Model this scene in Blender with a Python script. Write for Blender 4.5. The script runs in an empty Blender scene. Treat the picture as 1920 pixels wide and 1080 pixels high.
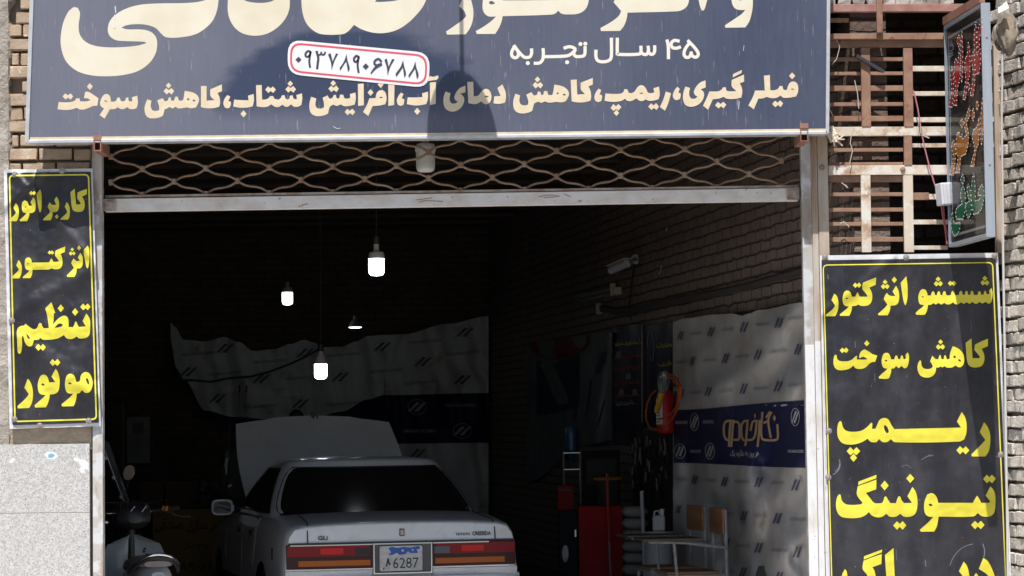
import bpy, bmesh, math, random
from mathutils import Vector, Matrix, geometry
random.seed(7)
R = math.radians
S = bpy.context.scene
COL = S.collection

# ---------------------------------------------------------------- camera, sky, sun, exposure
EYE = 1.6
FPX = 4600.0                       # focal length in photo pixels (1920 wide)
PITCH = math.atan(260.0 / FPX)
ROLL = R(0.72)
cam = bpy.data.cameras.new('camera')
cam.sensor_width = 36.0
cam.lens = FPX / 1920.0 * 36.0
cam.clip_start = 0.1
cam.clip_end = 2000.0
camo = bpy.data.objects.new('camera', cam)
COL.objects.link(camo)
RM = Matrix.Rotation(math.pi / 2 + PITCH, 3, 'X') @ Matrix.Rotation(-ROLL, 3, 'Z')
camo.matrix_world = Matrix.Translation((0, 0, EYE)) @ RM.to_4x4()
S.camera = camo

SUN = Vector((0.16, 1.0, -2.1)).normalized()     # the way the light travels
w = bpy.data.worlds.new('World')
S.world = w
w.use_nodes = True
nt = w.node_tree
sky = nt.nodes.new('ShaderNodeTexSky')
sky.sky_type = 'NISHITA'
sky.sun_disc = False
sky.sun_elevation = math.asin(-SUN.z)
sky.sun_rotation = math.pi + math.atan2(0.16, 1.0)
nt.links.new(sky.outputs[0], nt.nodes['Background'].inputs[0])
nt.nodes['Background'].inputs[1].default_value = 0.07
sl = bpy.data.lights.new('sun', 'SUN')
sl.energy = 4.6
sl.angle = R(0.5)
sl.color = (1.0, 0.965, 0.915)
so = bpy.data.objects.new('sun', sl)
so.rotation_euler = SUN.to_track_quat('-Z', 'Y').to_euler()
so.location = (0, 5, 12)
COL.objects.link(so)
S.view_settings.view_transform = 'Standard'
S.view_settings.look = 'None'
S.view_settings.exposure = 0.36
S.view_settings.gamma = 1.0
S.render.engine = 'CYCLES'
S.cycles.use_denoising = True
S.cycles.max_bounces = 8
S.cycles.diffuse_bounces = 5
S.cycles.sample_clamp_indirect = 6.0

# ---------------------------------------------------------------- a photo pixel to a point in the place
def ray(px, py):
    return RM @ Vector(((px - 960.0) / FPX, -(py - 540.0) / FPX, -1.0))
def U(px, py, Y):
    r = ray(px, py)
    return Vector((0, 0, EYE)) + r * (Y / r.y)
WALL_P = Vector((2.10, 15.2, 0))              # the garage's right wall, skewed in plan
WALL_T = -0.175
WALL_D = Vector((WALL_T, 1, 0)).normalized()
WALL_N = Vector((-1, WALL_T, 0)).normalized()  # faces into the garage
def UW(px, py, off=0.0):
    p0 = WALL_P + WALL_N * off
    r = ray(px, py)
    o = Vector((0, 0, EYE))
    return o + r * ((p0 - o).dot(WALL_N) / r.dot(WALL_N))

# ---------------------------------------------------------------- tags
def tag(o, label=None, cat=None, group=None, kind=None):
    if label: o['label'] = label
    if cat: o['category'] = cat
    if group: o['group'] = group
    if kind: o['kind'] = kind
    return o
def empty(name, loc, label, cat, group=None, rz=0.0):
    o = bpy.data.objects.new(name, None)
    o.location = loc
    o.rotation_euler = (0, 0, rz)
    o.empty_display_size = 0.1
    COL.objects.link(o)
    tag(o, label, cat, group)
    bpy.context.view_layer.update()
    return o

# ---------------------------------------------------------------- mesh collector
class MB:
    def __init__(s):
        s.v = []; s.f = []
    def add(s, vs, fs, M=None):
        b = len(s.v)
        s.v += [(M @ Vector(p)) if M else Vector(p) for p in vs]
        s.f += [tuple(i + b for i in f) for f in fs]
        return s
    def box(s, c, d, M=None):
        x, y, z = d[0] / 2, d[1] / 2, d[2] / 2
        vs = [(c[0] + i * x, c[1] + j * y, c[2] + k * z) for i in (-1, 1) for j in (-1, 1) for k in (-1, 1)]
        return s.add(vs, [(0, 1, 3, 2), (4, 6, 7, 5), (0, 4, 5, 1), (2, 3, 7, 6), (0, 2, 6, 4), (1, 5, 7, 3)], M)
    def bar(s, p, q, wd, dp, up=None):
        """box from p to q, wd wide in the facade plane and dp deep away from the street"""
        p = Vector(p); q = Vector(q)
        d = (q - p)
        L = d.length
        d = d / L
        n = Vector(up) if up else Vector((0, 1, 0))
        n = (n - d * n.dot(d)).normalized()
        sd = d.cross(n)
        vs = []
        for e in (p, q):
            for i, j in ((-1, 0), (1, 0), (1, 1), (-1, 1)):
                vs.append(e + sd * (wd / 2 * i) + n * (dp * j))
        return s.add(vs, [(3, 2, 1, 0), (4, 5, 6, 7), (0, 1, 5, 4), (1, 2, 6, 5), (2, 3, 7, 6), (3, 0, 4, 7)])
    def tube(s, pts, r, n=8, cap=True):
        pts = [Vector(p) for p in pts]
        rs = r if isinstance(r, (list, tuple)) else [r] * len(pts)
        vs = []
        ref = None
        for i, p in enumerate(pts):
            a = pts[max(i - 1, 0)]; b = pts[min(i + 1, len(pts) - 1)]
            d = (b - a).normalized()
            if ref is None:
                ref = Vector((0, 0, 1)) if abs(d.z) < 0.9 else Vector((1, 0, 0))
            x = (ref - d * ref.dot(d)).normalized()
            ref = x
            y = d.cross(x)
            for k in range(n):
                a_ = 2 * math.pi * k / n
                vs.append(p + (x * math.cos(a_) + y * math.sin(a_)) * rs[i])
        fs = []
        for i in range(len(pts) - 1):
            for k in range(n):
                fs.append((i * n + k, i * n + (k + 1) % n, (i + 1) * n + (k + 1) % n, (i + 1) * n + k))
        if cap:
            fs.append(tuple(range(n))[::-1])
            fs.append(tuple(range((len(pts) - 1) * n, len(pts) * n)))
        return s.add(vs, fs)
    def lathe(s, prof, n=24, M=None, cap=True):
        vs = []; fs = []
        for r, z in prof:
            for k in range(n):
                a = 2 * math.pi * k / n
                vs.append((r * math.cos(a), r * math.sin(a), z))
        for i in range(len(prof) - 1):
            for k in range(n):
                fs.append((i * n + k, i * n + (k + 1) % n, (i + 1) * n + (k + 1) % n, (i + 1) * n + k))
        if cap:
            fs.append(tuple(range(n))[::-1])
            fs.append(tuple(range((len(prof) - 1) * n, len(prof) * n)))
        return s.add(vs, fs, M)
    def loft(s, secs, closed=False, cap=False):
        n = len(secs[0]); b = []
        fs = []
        for i in range(len(secs) - 1):
            for k in range(n if closed else n - 1):
                k2 = (k + 1) % n
                fs.append((i * n + k, i * n + k2, (i + 1) * n + k2, (i + 1) * n + k))
        if cap:
            fs.append(tuple(range(n))[::-1])
            fs.append(tuple(range((len(secs) - 1) * n, len(secs) * n)))
        return s.add([p for sec in secs for p in sec], fs)
    def prism(s, poly, p0, ex, ey, ez, M=None):
        """2-D outline swept along ez from p0; ex, ey its axes"""
        p0, ex, ey, ez = Vector(p0), Vector(ex), Vector(ey), Vector(ez)
        n = len(poly)
        vs = [p0 + ex * x + ey * y for x, y in poly] + [p0 + ex * x + ey * y + ez for x, y in poly]
        fs = [tuple(range(n))[::-1], tuple(range(n, 2 * n))] + [(i, (i + 1) % n, n + (i + 1) % n, n + i) for i in range(n)]
        return s.add(vs, fs, M)
    def build(s, name, m, parent=None, smooth=False, bevel=0.0, sub=0, sharp=40, world=True, jitter=0.0):
        me = bpy.data.meshes.new(name)
        me.from_pydata([tuple(v) for v in s.v], [], s.f)
        bm = bmesh.new(); bm.from_mesh(me)
        bmesh.ops.recalc_face_normals(bm, faces=bm.faces)
        if bevel:
            es = [e for e in bm.edges if len(e.link_faces) == 2 and e.calc_face_angle(0) > R(35)]
            bmesh.ops.bevel(bm, geom=es, offset=bevel, segments=2, profile=0.5, affect='EDGES')
        if jitter:
            for v in bm.verts:
                v.co += Vector((random.uniform(-1, 1), random.uniform(-1, 1), random.uniform(-1, 1))) * jitter
        if smooth:
            for f in bm.faces: f.smooth = True
            for e in bm.edges:
                if len(e.link_faces) == 2 and e.calc_face_angle(0) > R(sharp): e.smooth = False
        bm.to_mesh(me); bm.free()
        o = bpy.data.objects.new(name, me)
        COL.objects.link(o)
        if m: me.materials.append(m)
        if parent:
            o.parent = parent
            if world: o.matrix_parent_inverse = parent.matrix_world.inverted()
        if sub:
            md = o.modifiers.new('sub', 'SUBSURF'); md.levels = sub; md.render_levels = sub
        return o
def setup(root):
    bpy.context.view_layer.update()
    return root

def copy_thing(root, M, label=None, group=None):
    """a copy of a thing with its parts and sub-parts, moved by the world matrix M"""
    c = root.copy(); COL.objects.link(c)
    c.matrix_world = M @ root.matrix_world
    def rec(a, b):
        for ch in [k for k in bpy.data.objects if k.parent is a]:
            d = ch.copy(); COL.objects.link(d); d.parent = b
            rec(ch, d)
    rec(root, c)
    if label: c['label'] = label
    if group: c['group'] = group
    return c

# ---------------------------------------------------------------- materials
def N(nt, t, **kw):
    n = nt.nodes.new(t)
    for k, v in kw.items():
        if k.startswith('i_'): n.inputs[k[2:].replace('_', ' ')].default_value = v
        else: setattr(n, k, v)
    return n
MATS = {}
def mat(name, col, rough=0.6, metal=0.0, col2=None, nscale=6.0, stretch=(1, 1, 1), lo=0.4, hi=0.65, spot=None, sscale=40.0, slo=0.62, shi=0.7,
        bump=0.0, bscale=60.0, bdist=0.004, coat=0.0, emit=None, estr=0.0, spec=0.5, rough2=None, streak=None, stlo=0.55, sthi=0.75, alpha=None, trans=0.0, sheen=0.0):
    if name in MATS: return MATS[name]
    m = bpy.data.materials.new(name); m.use_nodes = True
    nt = m.node_tree; L = nt.links
    b = nt.nodes['Principled BSDF']
    b.inputs['Roughness'].default_value = rough
    b.inputs['Metallic'].default_value = metal
    b.inputs['Specular IOR Level'].default_value = spec
    if coat:
        b.inputs['Coat Weight'].default_value = coat; b.inputs['Coat Roughness'].default_value = 0.07
    if trans: b.inputs['Transmission Weight'].default_value = trans
    if alpha is not None: b.inputs['Alpha'].default_value = alpha
    if emit:
        b.inputs['Emission Color'].default_value = (*emit, 1); b.inputs['Emission Strength'].default_value = estr
    geo = N(nt, 'ShaderNodeNewGeometry')
    cur = None
    def mask(sc, st, a, z, det=6.0, ro=0.6):
        mp = N(nt, 'ShaderNodeMapping'); mp.inputs['Scale'].default_value = st
        L.new(geo.outputs['Position'], mp.inputs['Vector'])
        nz = N(nt, 'ShaderNodeTexNoise', i_Scale=sc, i_Detail=det, i_Roughness=ro)
        L.new(mp.outputs[0], nz.inputs['Vector'])
        mr = N(nt, 'ShaderNodeMapRange', i_From_Min=a, i_From_Max=z)
        L.new(nz.outputs['Fac'], mr.inputs['Value'])
        return mr.outputs[0]
    def mix(fac, c_in, c2):
        mx = N(nt, 'ShaderNodeMix', data_type='RGBA')
        L.new(fac, mx.inputs['Factor'])
        if isinstance(c_in, tuple): mx.inputs[6].default_value = (*c_in, 1)
        else: L.new(c_in, mx.inputs[6])
        mx.inputs[7].default_value = (*c2, 1)
        return mx.outputs[2]
    cur = tuple(col)
    if col2:
        fac = mask(nscale, stretch, lo, hi)
        cur = mix(fac, cur, col2)
        if rough2 is not None:
            mr = N(nt, 'ShaderNodeMapRange', i_To_Min=rough, i_To_Max=rough2)
            L.new(fac, mr.inputs['Value']); L.new(mr.outputs[0], b.inputs['Roughness'])
    if spot: cur = mix(mask(sscale, (1, 1, 1), slo, shi, 3.0), cur, spot)
    if streak: cur = mix(mask(9.0, (3.0, 3.0, 0.12), stlo, sthi), cur, streak)
    if isinstance(cur, tuple): b.inputs['Base Color'].default_value = (*cur, 1)
    else: L.new(cur, b.inputs['Base Color'])
    if bump:
        nz = N(nt, 'ShaderNodeTexNoise', i_Scale=bscale, i_Detail=8.0, i_Roughness=0.65)
        L.new(geo.outputs['Position'], nz.inputs['Vector'])
        bp = N(nt, 'ShaderNodeBump', i_Strength=bump, i_Distance=bdist)
        L.new(nz.outputs['Fac'], bp.inputs['Height'])
        L.new(bp.outputs[0], b.inputs['Normal'])
    m['bsdf'] = 1
    MATS[name] = m
    return m
def brick_mat(name, c1, c2, cm, along, bw=0.215, bh=0.081, mortar=0.012, bump=0.9, rough=0.9, wash=None):
    """courses of brick on a wall whose horizontal direction is along"""
    m = bpy.data.materials.new(name); m.use_nodes = True
    nt = m.node_tree; L = nt.links; b = nt.nodes['Principled BSDF']
    b.inputs['Roughness'].default_value = rough
    geo = N(nt, 'ShaderNodeNewGeometry')
    dp = N(nt, 'ShaderNodeVectorMath', operation='DOT_PRODUCT'); dp.inputs[1].default_value = along
    L.new(geo.outputs['Position'], dp.inputs[0])
    sx = N(nt, 'ShaderNodeSeparateXYZ'); L.new(geo.outputs['Position'], sx.inputs[0])
    nz0 = N(nt, 'ShaderNodeTexNoise', i_Scale=4.0, i_Detail=5.0); L.new(geo.outputs['Position'], nz0.inputs['Vector'])
    ma = N(nt, 'ShaderNodeMath', operation='MULTIPLY_ADD'); ma.inputs[1].default_value = 0.035
    L.new(nz0.outputs['Fac'], ma.inputs[0]); L.new(sx.outputs[2], ma.inputs[2])
    nz1 = N(nt, 'ShaderNodeTexNoise', i_Scale=17.0, i_Detail=4.0); L.new(geo.outputs['Position'], nz1.inputs['Vector'])
    mb_ = N(nt, 'ShaderNodeMath', operation='MULTIPLY_ADD'); mb_.inputs[1].default_value = 0.030
    L.new(nz1.outputs['Fac'], mb_.inputs[0]); L.new(ma.outputs[0], mb_.inputs[2])
    cx = N(nt, 'ShaderNodeCombineXYZ'); L.new(dp.outputs['Value'], cx.inputs[0]); L.new(mb_.outputs[0], cx.inputs[1])
    bt = N(nt, 'ShaderNodeTexBrick', i_Scale=1.0)
    bt.inputs['Mortar Size'].default_value = mortar
    bt.inputs['Mortar Smooth'].default_value = 0.7
    bt.inputs['Brick Width'].default_value = bw; bt.inputs['Row Height'].default_value = bh
    bt.inputs['Color1'].default_value = (*c1, 1); bt.inputs['Color2'].default_value = (*c2, 1); bt.inputs['Mortar'].default_value = (*cm, 1)
    L.new(cx.outputs[0], bt.inputs['Vector'])
    nz = N(nt, 'ShaderNodeTexNoise', i_Scale=2.2, i_Detail=8.0, i_Roughness=0.7); L.new(geo.outputs['Position'], nz.inputs['Vector'])
    mr = N(nt, 'ShaderNodeMapRange', i_From_Min=0.42, i_From_Max=0.62, i_To_Min=0.0, i_To_Max=0.55); L.new(nz.outputs['Fac'], mr.inputs['Value'])
    mx = N(nt, 'ShaderNodeMix', data_type='RGBA'); L.new(mr.outputs[0], mx.inputs['Factor']); L.new(bt.outputs['Color'], mx.inputs[6])
    mx.inputs[7].default_value = (*[v * 0.45 for v in c1], 1)
    colr = mx.outputs[2]
    if wash:                      # limewash up to an uneven height
        zc, wc = wash
        nw_ = N(nt, 'ShaderNodeTexNoise', i_Scale=1.7, i_Detail=9.0, i_Roughness=0.75); L.new(geo.outputs['Position'], nw_.inputs['Vector'])
        zz_ = N(nt, 'ShaderNodeMath', operation='MULTIPLY_ADD'); zz_.inputs[1].default_value = 1.3; L.new(nw_.outputs['Fac'], zz_.inputs[0]); L.new(sx.outputs[2], zz_.inputs[2])
        mw = N(nt, 'ShaderNodeMapRange', i_From_Min=zc + .35, i_From_Max=zc + .95, i_To_Min=.75, i_To_Max=.08); L.new(zz_.outputs[0], mw.inputs['Value'])
        inv = N(nt, 'ShaderNodeMath', operation='MULTIPLY_ADD'); inv.inputs[1].default_value = -.85; inv.inputs[2].default_value = 1.0; L.new(bt.outputs['Fac'], inv.inputs[0])
        fm = N(nt, 'ShaderNodeMath', operation='MULTIPLY'); L.new(mw.outputs[0], fm.inputs[0]); L.new(inv.outputs[0], fm.inputs[1])
        mxw = N(nt, 'ShaderNodeMix', data_type='RGBA'); L.new(fm.outputs[0], mxw.inputs['Factor']); L.new(colr, mxw.inputs[6]); mxw.inputs[7].default_value = (*wc, 1)
        colr = mxw.outputs[2]
    L.new(colr, b.inputs['Base Color'])
    nz2 = N(nt, 'ShaderNodeTexNoise', i_Scale=45.0, i_Detail=6.0); L.new(geo.outputs['Position'], nz2.inputs['Vector'])
    m2 = N(nt, 'ShaderNodeMath', operation='MULTIPLY_ADD'); m2.inputs[1].default_value = -1.6
    L.new(bt.outputs['Fac'], m2.inputs[0]); L.new(nz2.outputs['Fac'], m2.inputs[2])
    bp = N(nt, 'ShaderNodeBump', i_Strength=bump, i_Distance=0.012); L.new(m2.outputs[0], bp.inputs['Height']); L.new(bp.outputs[0], b.inputs['Normal'])
    return m

# ---------------------------------------------------------------- lettering: outlines and strokes in photo pixels, laid on a surface
def nums(s):
    a = [float(t) for t in s.replace(',', ' ').split()]
    return [(a[i], a[i + 1]) for i in range(0, len(a), 2)]
def smooth_loop(P, k=4, corner=46.0):
    n = len(P); P = [Vector(p) for p in P]
    P = [p for i, p in enumerate(P) if (p - P[i - 1]).length > 1e-6]; n = len(P)
    T = []
    for i in range(n):
        a = P[i] - P[i - 1]; b = P[(i + 1) % n] - P[i]
        ang = math.degrees(a.angle(b)) if a.length and b.length else 0
        T.append(None if ang > corner else (P[(i + 1) % n] - P[i - 1]).normalized())
    out = []
    for i in range(n):
        p, q = P[i], P[(i + 1) % n]
        d = (q - p); l = d.length
        t0 = (T[i] if T[i] is not None else d / l) * l
        t1 = (T[(i + 1) % n] if T[(i + 1) % n] is not None else d / l) * l
        kk = 1 if (T[i] is None and T[(i + 1) % n] is None) else k
        for j in range(kk):
            u = j / kk
            out.append(p * (2 * u**3 - 3 * u**2 + 1) + t0 * (u**3 - 2 * u**2 + u) + q * (-2 * u**3 + 3 * u**2) + t1 * (u**3 - u**2))
    return out
def stroke_loop(P, wd, k=4):
    """a pen stroke of width wd along the points, as an outline"""
    P = [Vector(p) for p in P]
    n = len(P); C = []
    for i in range(n - 1):
        p0 = P[max(i - 1, 0)]; p1 = P[i]; p2 = P[i + 1]; p3 = P[min(i + 2, n - 1)]
        for j in range(k):
            u = j / k
            C.append(0.5 * ((2 * p1) + (p2 - p0) * u + (2 * p0 - 5 * p1 + 4 * p2 - p3) * u * u + (3 * p1 - p0 - 3 * p2 + p3) * u**3))
    C.append(P[-1])
    lf = []; rt = []
    for i, c in enumerate(C):
        d = (C[min(i + 1, len(C) - 1)] - C[max(i - 1, 0)])
        d = d.normalized() if d.length else Vector((1, 0))
        nrm = Vector((-d.y, d.x)) * wd / 2
        e = d * (wd * 0.3) * (-1 if i == 0 else 1 if i == len(C) - 1 else 0)
        lf.append(c + nrm + e); rt.append(c - nrm + e)
    return [(lf[i], lf[i + 1], rt[i + 1], rt[i]) for i in range(len(C) - 1)]
class Ink:
    """collects flat print in photo pixels; each piece lies a hair above the one before"""
    def __init__(s, ox=0, oy=0, sc=1.0):
        s.o = (ox, oy); s.s = sc; s.p = []
    def at(s, ox, oy, sc):
        s.o = (ox, oy); s.s = sc; return s
    def m(s, p): return Vector((s.o[0] + p[0] * s.s, s.o[1] + p[1] * s.s))
    def poly(s, txt, *holes, corner=46.0, k=4):
        s.p.append([smooth_loop([s.m(p) for p in nums(txt)], k, corner)] + [smooth_loop([s.m(p) for p in nums(h)], k, 80) for h in holes])
        return s
    def dia(s, cx, cy, hw, hh):
        s.p.append([[s.m(p) for p in ((cx - hw, cy), (cx, cy - hh), (cx + hw, cy), (cx, cy + hh))]]); return s
    def disc(s, cx, cy, r, n=14):
        s.p.append([[s.m((cx + r * math.cos(6.2832 * i / n), cy + r * math.sin(6.2832 * i / n))) for i in range(n)]]); return s
    def pen(s, txt, wd, k=4):
        qs = stroke_loop([s.m(p) for p in nums(txt)], wd * s.s, k)
        s.p.append(('q', qs)); return s
    def build(s, name, mt, parent, surf, step=0.00015, fine=0.0):
        mb = MB()
        for i, pc in enumerate(s.p):
            off = i * step
            if pc[0] == 'q':
                # one ribbon: share vertices so neighbouring quads do not overlap
                qs = pc[1]; vs = [qs[0][0], qs[0][3]]
                fs = []
                for q in qs:
                    vs += [q[1], q[2]]
                    b = len(vs)
                    fs.append((b - 4, b - 2, b - 1, b - 3))
                mb.add([surf(v.x, v.y, off) for v in vs], fs)
            else:
                loops = [[Vector((v[0], v[1], 0)) for v in lp] for lp in pc]
                tri = geometry.tessellate_polygon(loops)
                flat = [v for lp in loops for v in lp]
                if fine:
                    bm = bmesh.new()
                    bv = [bm.verts.new(v) for v in flat]
                    for t in tri:
                        try: bm.faces.new([bv[q] for q in t])
                        except ValueError: pass
                    for _ in range(6):
                        es = [e for e in bm.edges if e.calc_length() > fine]
                        if not es: break
                        bmesh.ops.subdivide_edges(bm, edges=es, cuts=1)
                        bmesh.ops.triangulate(bm, faces=[f for f in bm.faces if len(f.verts) > 3])
                    bm.verts.index_update()
                    flat = [v.co.copy() for v in bm.verts]
                    tri = [tuple(v.index for v in f.verts) for f in bm.faces]
                    bm.free()
                mb.add([surf(v.x, v.y, off) for v in flat], [tuple(t) for t in tri])
        o = mb.build(name, mt, parent)
        return o
# small printed text through the built-in typeface
AR = {}
def _ar(chars, bases, dual=True):
    for ch, b in zip(chars, bases): AR[ch] = (b, b + 1, b + 2, b + 3) if dual else (b, b + 1, None, None)
_ar('بتجخسشصضطظعغفقلمنهحک', [0xFE8F, 0xFE95, 0xFE9D, 0xFEA5, 0xFEB1, 0xFEB5, 0xFEB9, 0xFEBD, 0xFEC1, 0xFEC5, 0xFEC9, 0xFECD, 0xFED1, 0xFED5, 0xFEDD, 0xFEE1, 0xFEE5, 0xFEE9, 0xFEA1, 0xFB8E])
_ar('پگی', [0xFB56, 0xFB92, 0xFBFC])
_ar('ادرزو', [0xFE8D, 0xFEA9, 0xFEAD, 0xFEAF, 0xFEED], False)
def shape_ar(t):
    out = []
    for i, ch in enumerate(t):
        if ch not in AR: out.append(ch); continue
        p = i > 0 and t[i - 1] in AR and AR[t[i - 1]][2] is not None
        n = AR[ch][2] is not None and i + 1 < len(t) and t[i + 1] in AR
        out.append(chr(AR[ch][3] if p and n else AR[ch][1] if p else AR[ch][2] if n else AR[ch][0]))
    return ''.join(out)[::-1]
_tx = {}
def text_mesh(t, bold=0.0):
    """(points, faces, width, height) of a line of text, lower left at the origin"""
    if (t, bold) in _tx: return _tx[(t, bold)]
    c = bpy.data.curves.new('lettering', 'FONT'); c.body = t; c.size = 1.0; c.offset = bold; c.resolution_u = 2
    o = bpy.data.objects.new('lettering', c); COL.objects.link(o)
    dg = bpy.context.evaluated_depsgraph_get(); dg.update()
    me = bpy.data.meshes.new_from_object(o.evaluated_get(dg))
    vs = [v.co.copy() for v in me.vertices]; fs = [tuple(p.vertices) for p in me.polygons]
    bpy.data.objects.remove(o); bpy.data.curves.remove(c); bpy.data.meshes.remove(me)
    x0 = min(v.x for v in vs); y0 = min(v.y for v in vs); x1 = max(v.x for v in vs); y1 = max(v.y for v in vs)
    vs = [Vector(((v.x - x0) / (x1 - x0), (v.y - y0) / (y1 - y0), 0)) for v in vs]
    _tx[(t, bold)] = (vs, fs)
    return _tx[(t, bold)]
def print_text(mb, t, cx, cy, wd, ht, surf, off, bold=0.0, slope=0.0):
    vs, fs = text_mesh(t, bold)
    pts = []
    for i, v in enumerate(vs):
        x = (v.x - 0.5) * wd; y = (0.5 - v.y) * ht
        pts.append(surf(cx + x, cy + y + slope * x, off))
    mb.add(pts, fs)

# ---------------------------------------------------------------- the outlines of the hand-drawn letters, as read off the photograph
def ink_narrow():
    k = Ink().at(0, 340, .1)
    k.poly('1400 138 1320 205 1335 380 1350 500 1385 555 1450 572 1530 565 1570 530 1588 450 1580 380 1555 310 1535 285 1625 245 1630 145 1530 175 1455 208 1448 310 1480 360 1515 412 1505 432 1425 432 1415 300')
    k.poly('1250 388 1215 475 1240 520 1262 572 1235 610 1180 660 1130 705 1140 720 1270 720 1295 685 1310 600 1305 500 1285 430')
    k.poly('1057 285 1018 350 1055 440 975 440 955 420 932 392 905 440 893 482 920 525 940 570 915 610 860 660 808 708 818 730 945 730 968 690 982 640 985 578 1040 575 1085 550 1105 490 1108 410 1095 345 1078 310')
    k.dia(1064, 662, 36, 45)
    k.poly('755 150 682 232 700 370 722 510 742 580 755 585 772 540 780 450 782 330 775 230')
    k.poly('625 298 572 392 608 455 542 460 530 415 500 372 455 360 420 395 408 460 415 540 440 585 495 598 470 630 420 680 368 722 378 748 505 748 530 700 548 640 550 596 610 590 650 560 665 510 668 420 655 345', '460 478 480 468 502 482 480 490')
    k.poly('543 225 583 180 612 210 638 180 672 215 638 262 612 240 585 265')
    k.poly('295 408 250 495 275 540 300 585 270 630 215 680 168 725 178 748 310 748 335 700 352 620 350 520 330 450')
    k.at(0, 440, .1)
    k.poly('1645 202 1570 298 1590 450 1615 590 1635 632 1652 620 1670 540 1676 400 1668 260')
    k.poly('1505 342 1460 430 1500 490 1430 492 1405 470 1380 448 1352 490 1335 535 1360 580 1385 615 1355 660 1300 715 1252 765 1262 793 1395 793 1418 745 1435 690 1440 632 1495 632 1530 605 1550 550 1552 450 1535 385')
    k.dia(1482, 250, 38, 48).dia(1355, 277, 32, 35)
    k.poly('1290 352 1325 312 1355 340 1382 312 1418 350 1385 390 1356 362 1328 395')
    k.poly('1225 222 1218 322 1135 360 1160 420 1172 500 1165 575 1135 628 1080 648 1000 645 965 630 940 645 900 655 610 660 605 720 590 770 570 815 430 815 425 795 480 745 530 700 552 668 510 662 480 635 465 580 465 510 480 455 520 428 560 435 585 470 600 525 920 518 940 480 960 442 980 460 1000 510 1085 505 1108 492 1060 430 1032 385 1038 300 1130 258', '505 545 522 535 542 550 522 556')
    k.poly('893 335 930 295 955 318 975 295 1018 335 982 375 958 352 932 375')
    k.poly('345 478 305 572 330 615 355 650 325 695 270 745 222 795 232 820 360 820 385 775 405 700 410 610 395 545 370 500')
    k.at(0, 560, .1)
    k.poly('1618 278 1548 418 1612 520 1480 530 1455 490 1435 432 1410 432 1392 490 1370 535 1285 530 1286 440 1275 370 1240 327 1185 321 1115 355 1050 415 992 488 1005 400 1008 275 1035 265 1000 165 962 68 850 180 880 300 905 440 915 552 820 555 795 520 778 465 745 452 722 480 705 530 670 568 620 570 560 535 475 470 450 502 395 510 340 545 315 620 318 720 325 880 332 1000 355 1035 385 1020 405 960 415 850 410 740 425 690 440 720 460 800 500 870 550 900 600 885 625 820 635 775 715 770 762 735 800 768 950 768 1080 745 1150 710 1200 680 1240 735 1290 755 1370 750 1435 708 1480 742 1560 745 1640 720 1680 660 1690 560 1690 420 1665 340',
           '1022 550 1070 490 1120 465 1165 475 1172 505 1130 530', '490 650 520 680 560 740 545 760 515 730')
    k.dia(1138, 180, 60, 72).dia(1408, 250, 60, 72)
    k.poly('1505 155 1555 90 1600 135 1645 90 1698 152 1648 215 1602 180 1560 218').poly('665 915 718 850 762 895 805 848 860 910 808 978 762 935 718 980')
    k.at(0, 670, .1)
    k.poly('1600 275 1545 300 1510 360 1500 430 1478 455 1430 462 1415 400 1380 330 1320 303 1265 330 1230 400 1218 500 1230 600 1260 660 1310 680 1370 680 1330 730 1250 800 1152 882 1165 922 1380 915 1410 850 1430 770 1440 678 1490 670 1525 630 1545 615 1580 655 1625 668 1680 650 1720 580 1738 490 1725 400 1690 320 1650 285',
           '1635 385 1660 430 1672 490 1655 510 1625 460 1612 410', '1283 488 1310 468 1345 492 1330 505 1290 502')
    k.poly('1045 212 965 358 1035 462 920 470 905 410 870 345 815 325 765 345 730 410 708 510 715 610 745 680 800 702 855 705 810 755 730 825 645 900 660 942 860 938 895 870 920 790 935 695 1010 690 1070 660 1105 600 1118 500 1115 390 1085 280', '775 508 800 488 845 522 820 530 785 525')
    k.poly('930 98 985 32 1030 78 1078 28 1130 95 1080 160 1030 125 988 165')
    k.poly('520 402 457 570 500 630 540 690 500 750 420 830 328 910 335 958 545 950 590 870 615 760 615 620 590 510 555 440')
    return k
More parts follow.
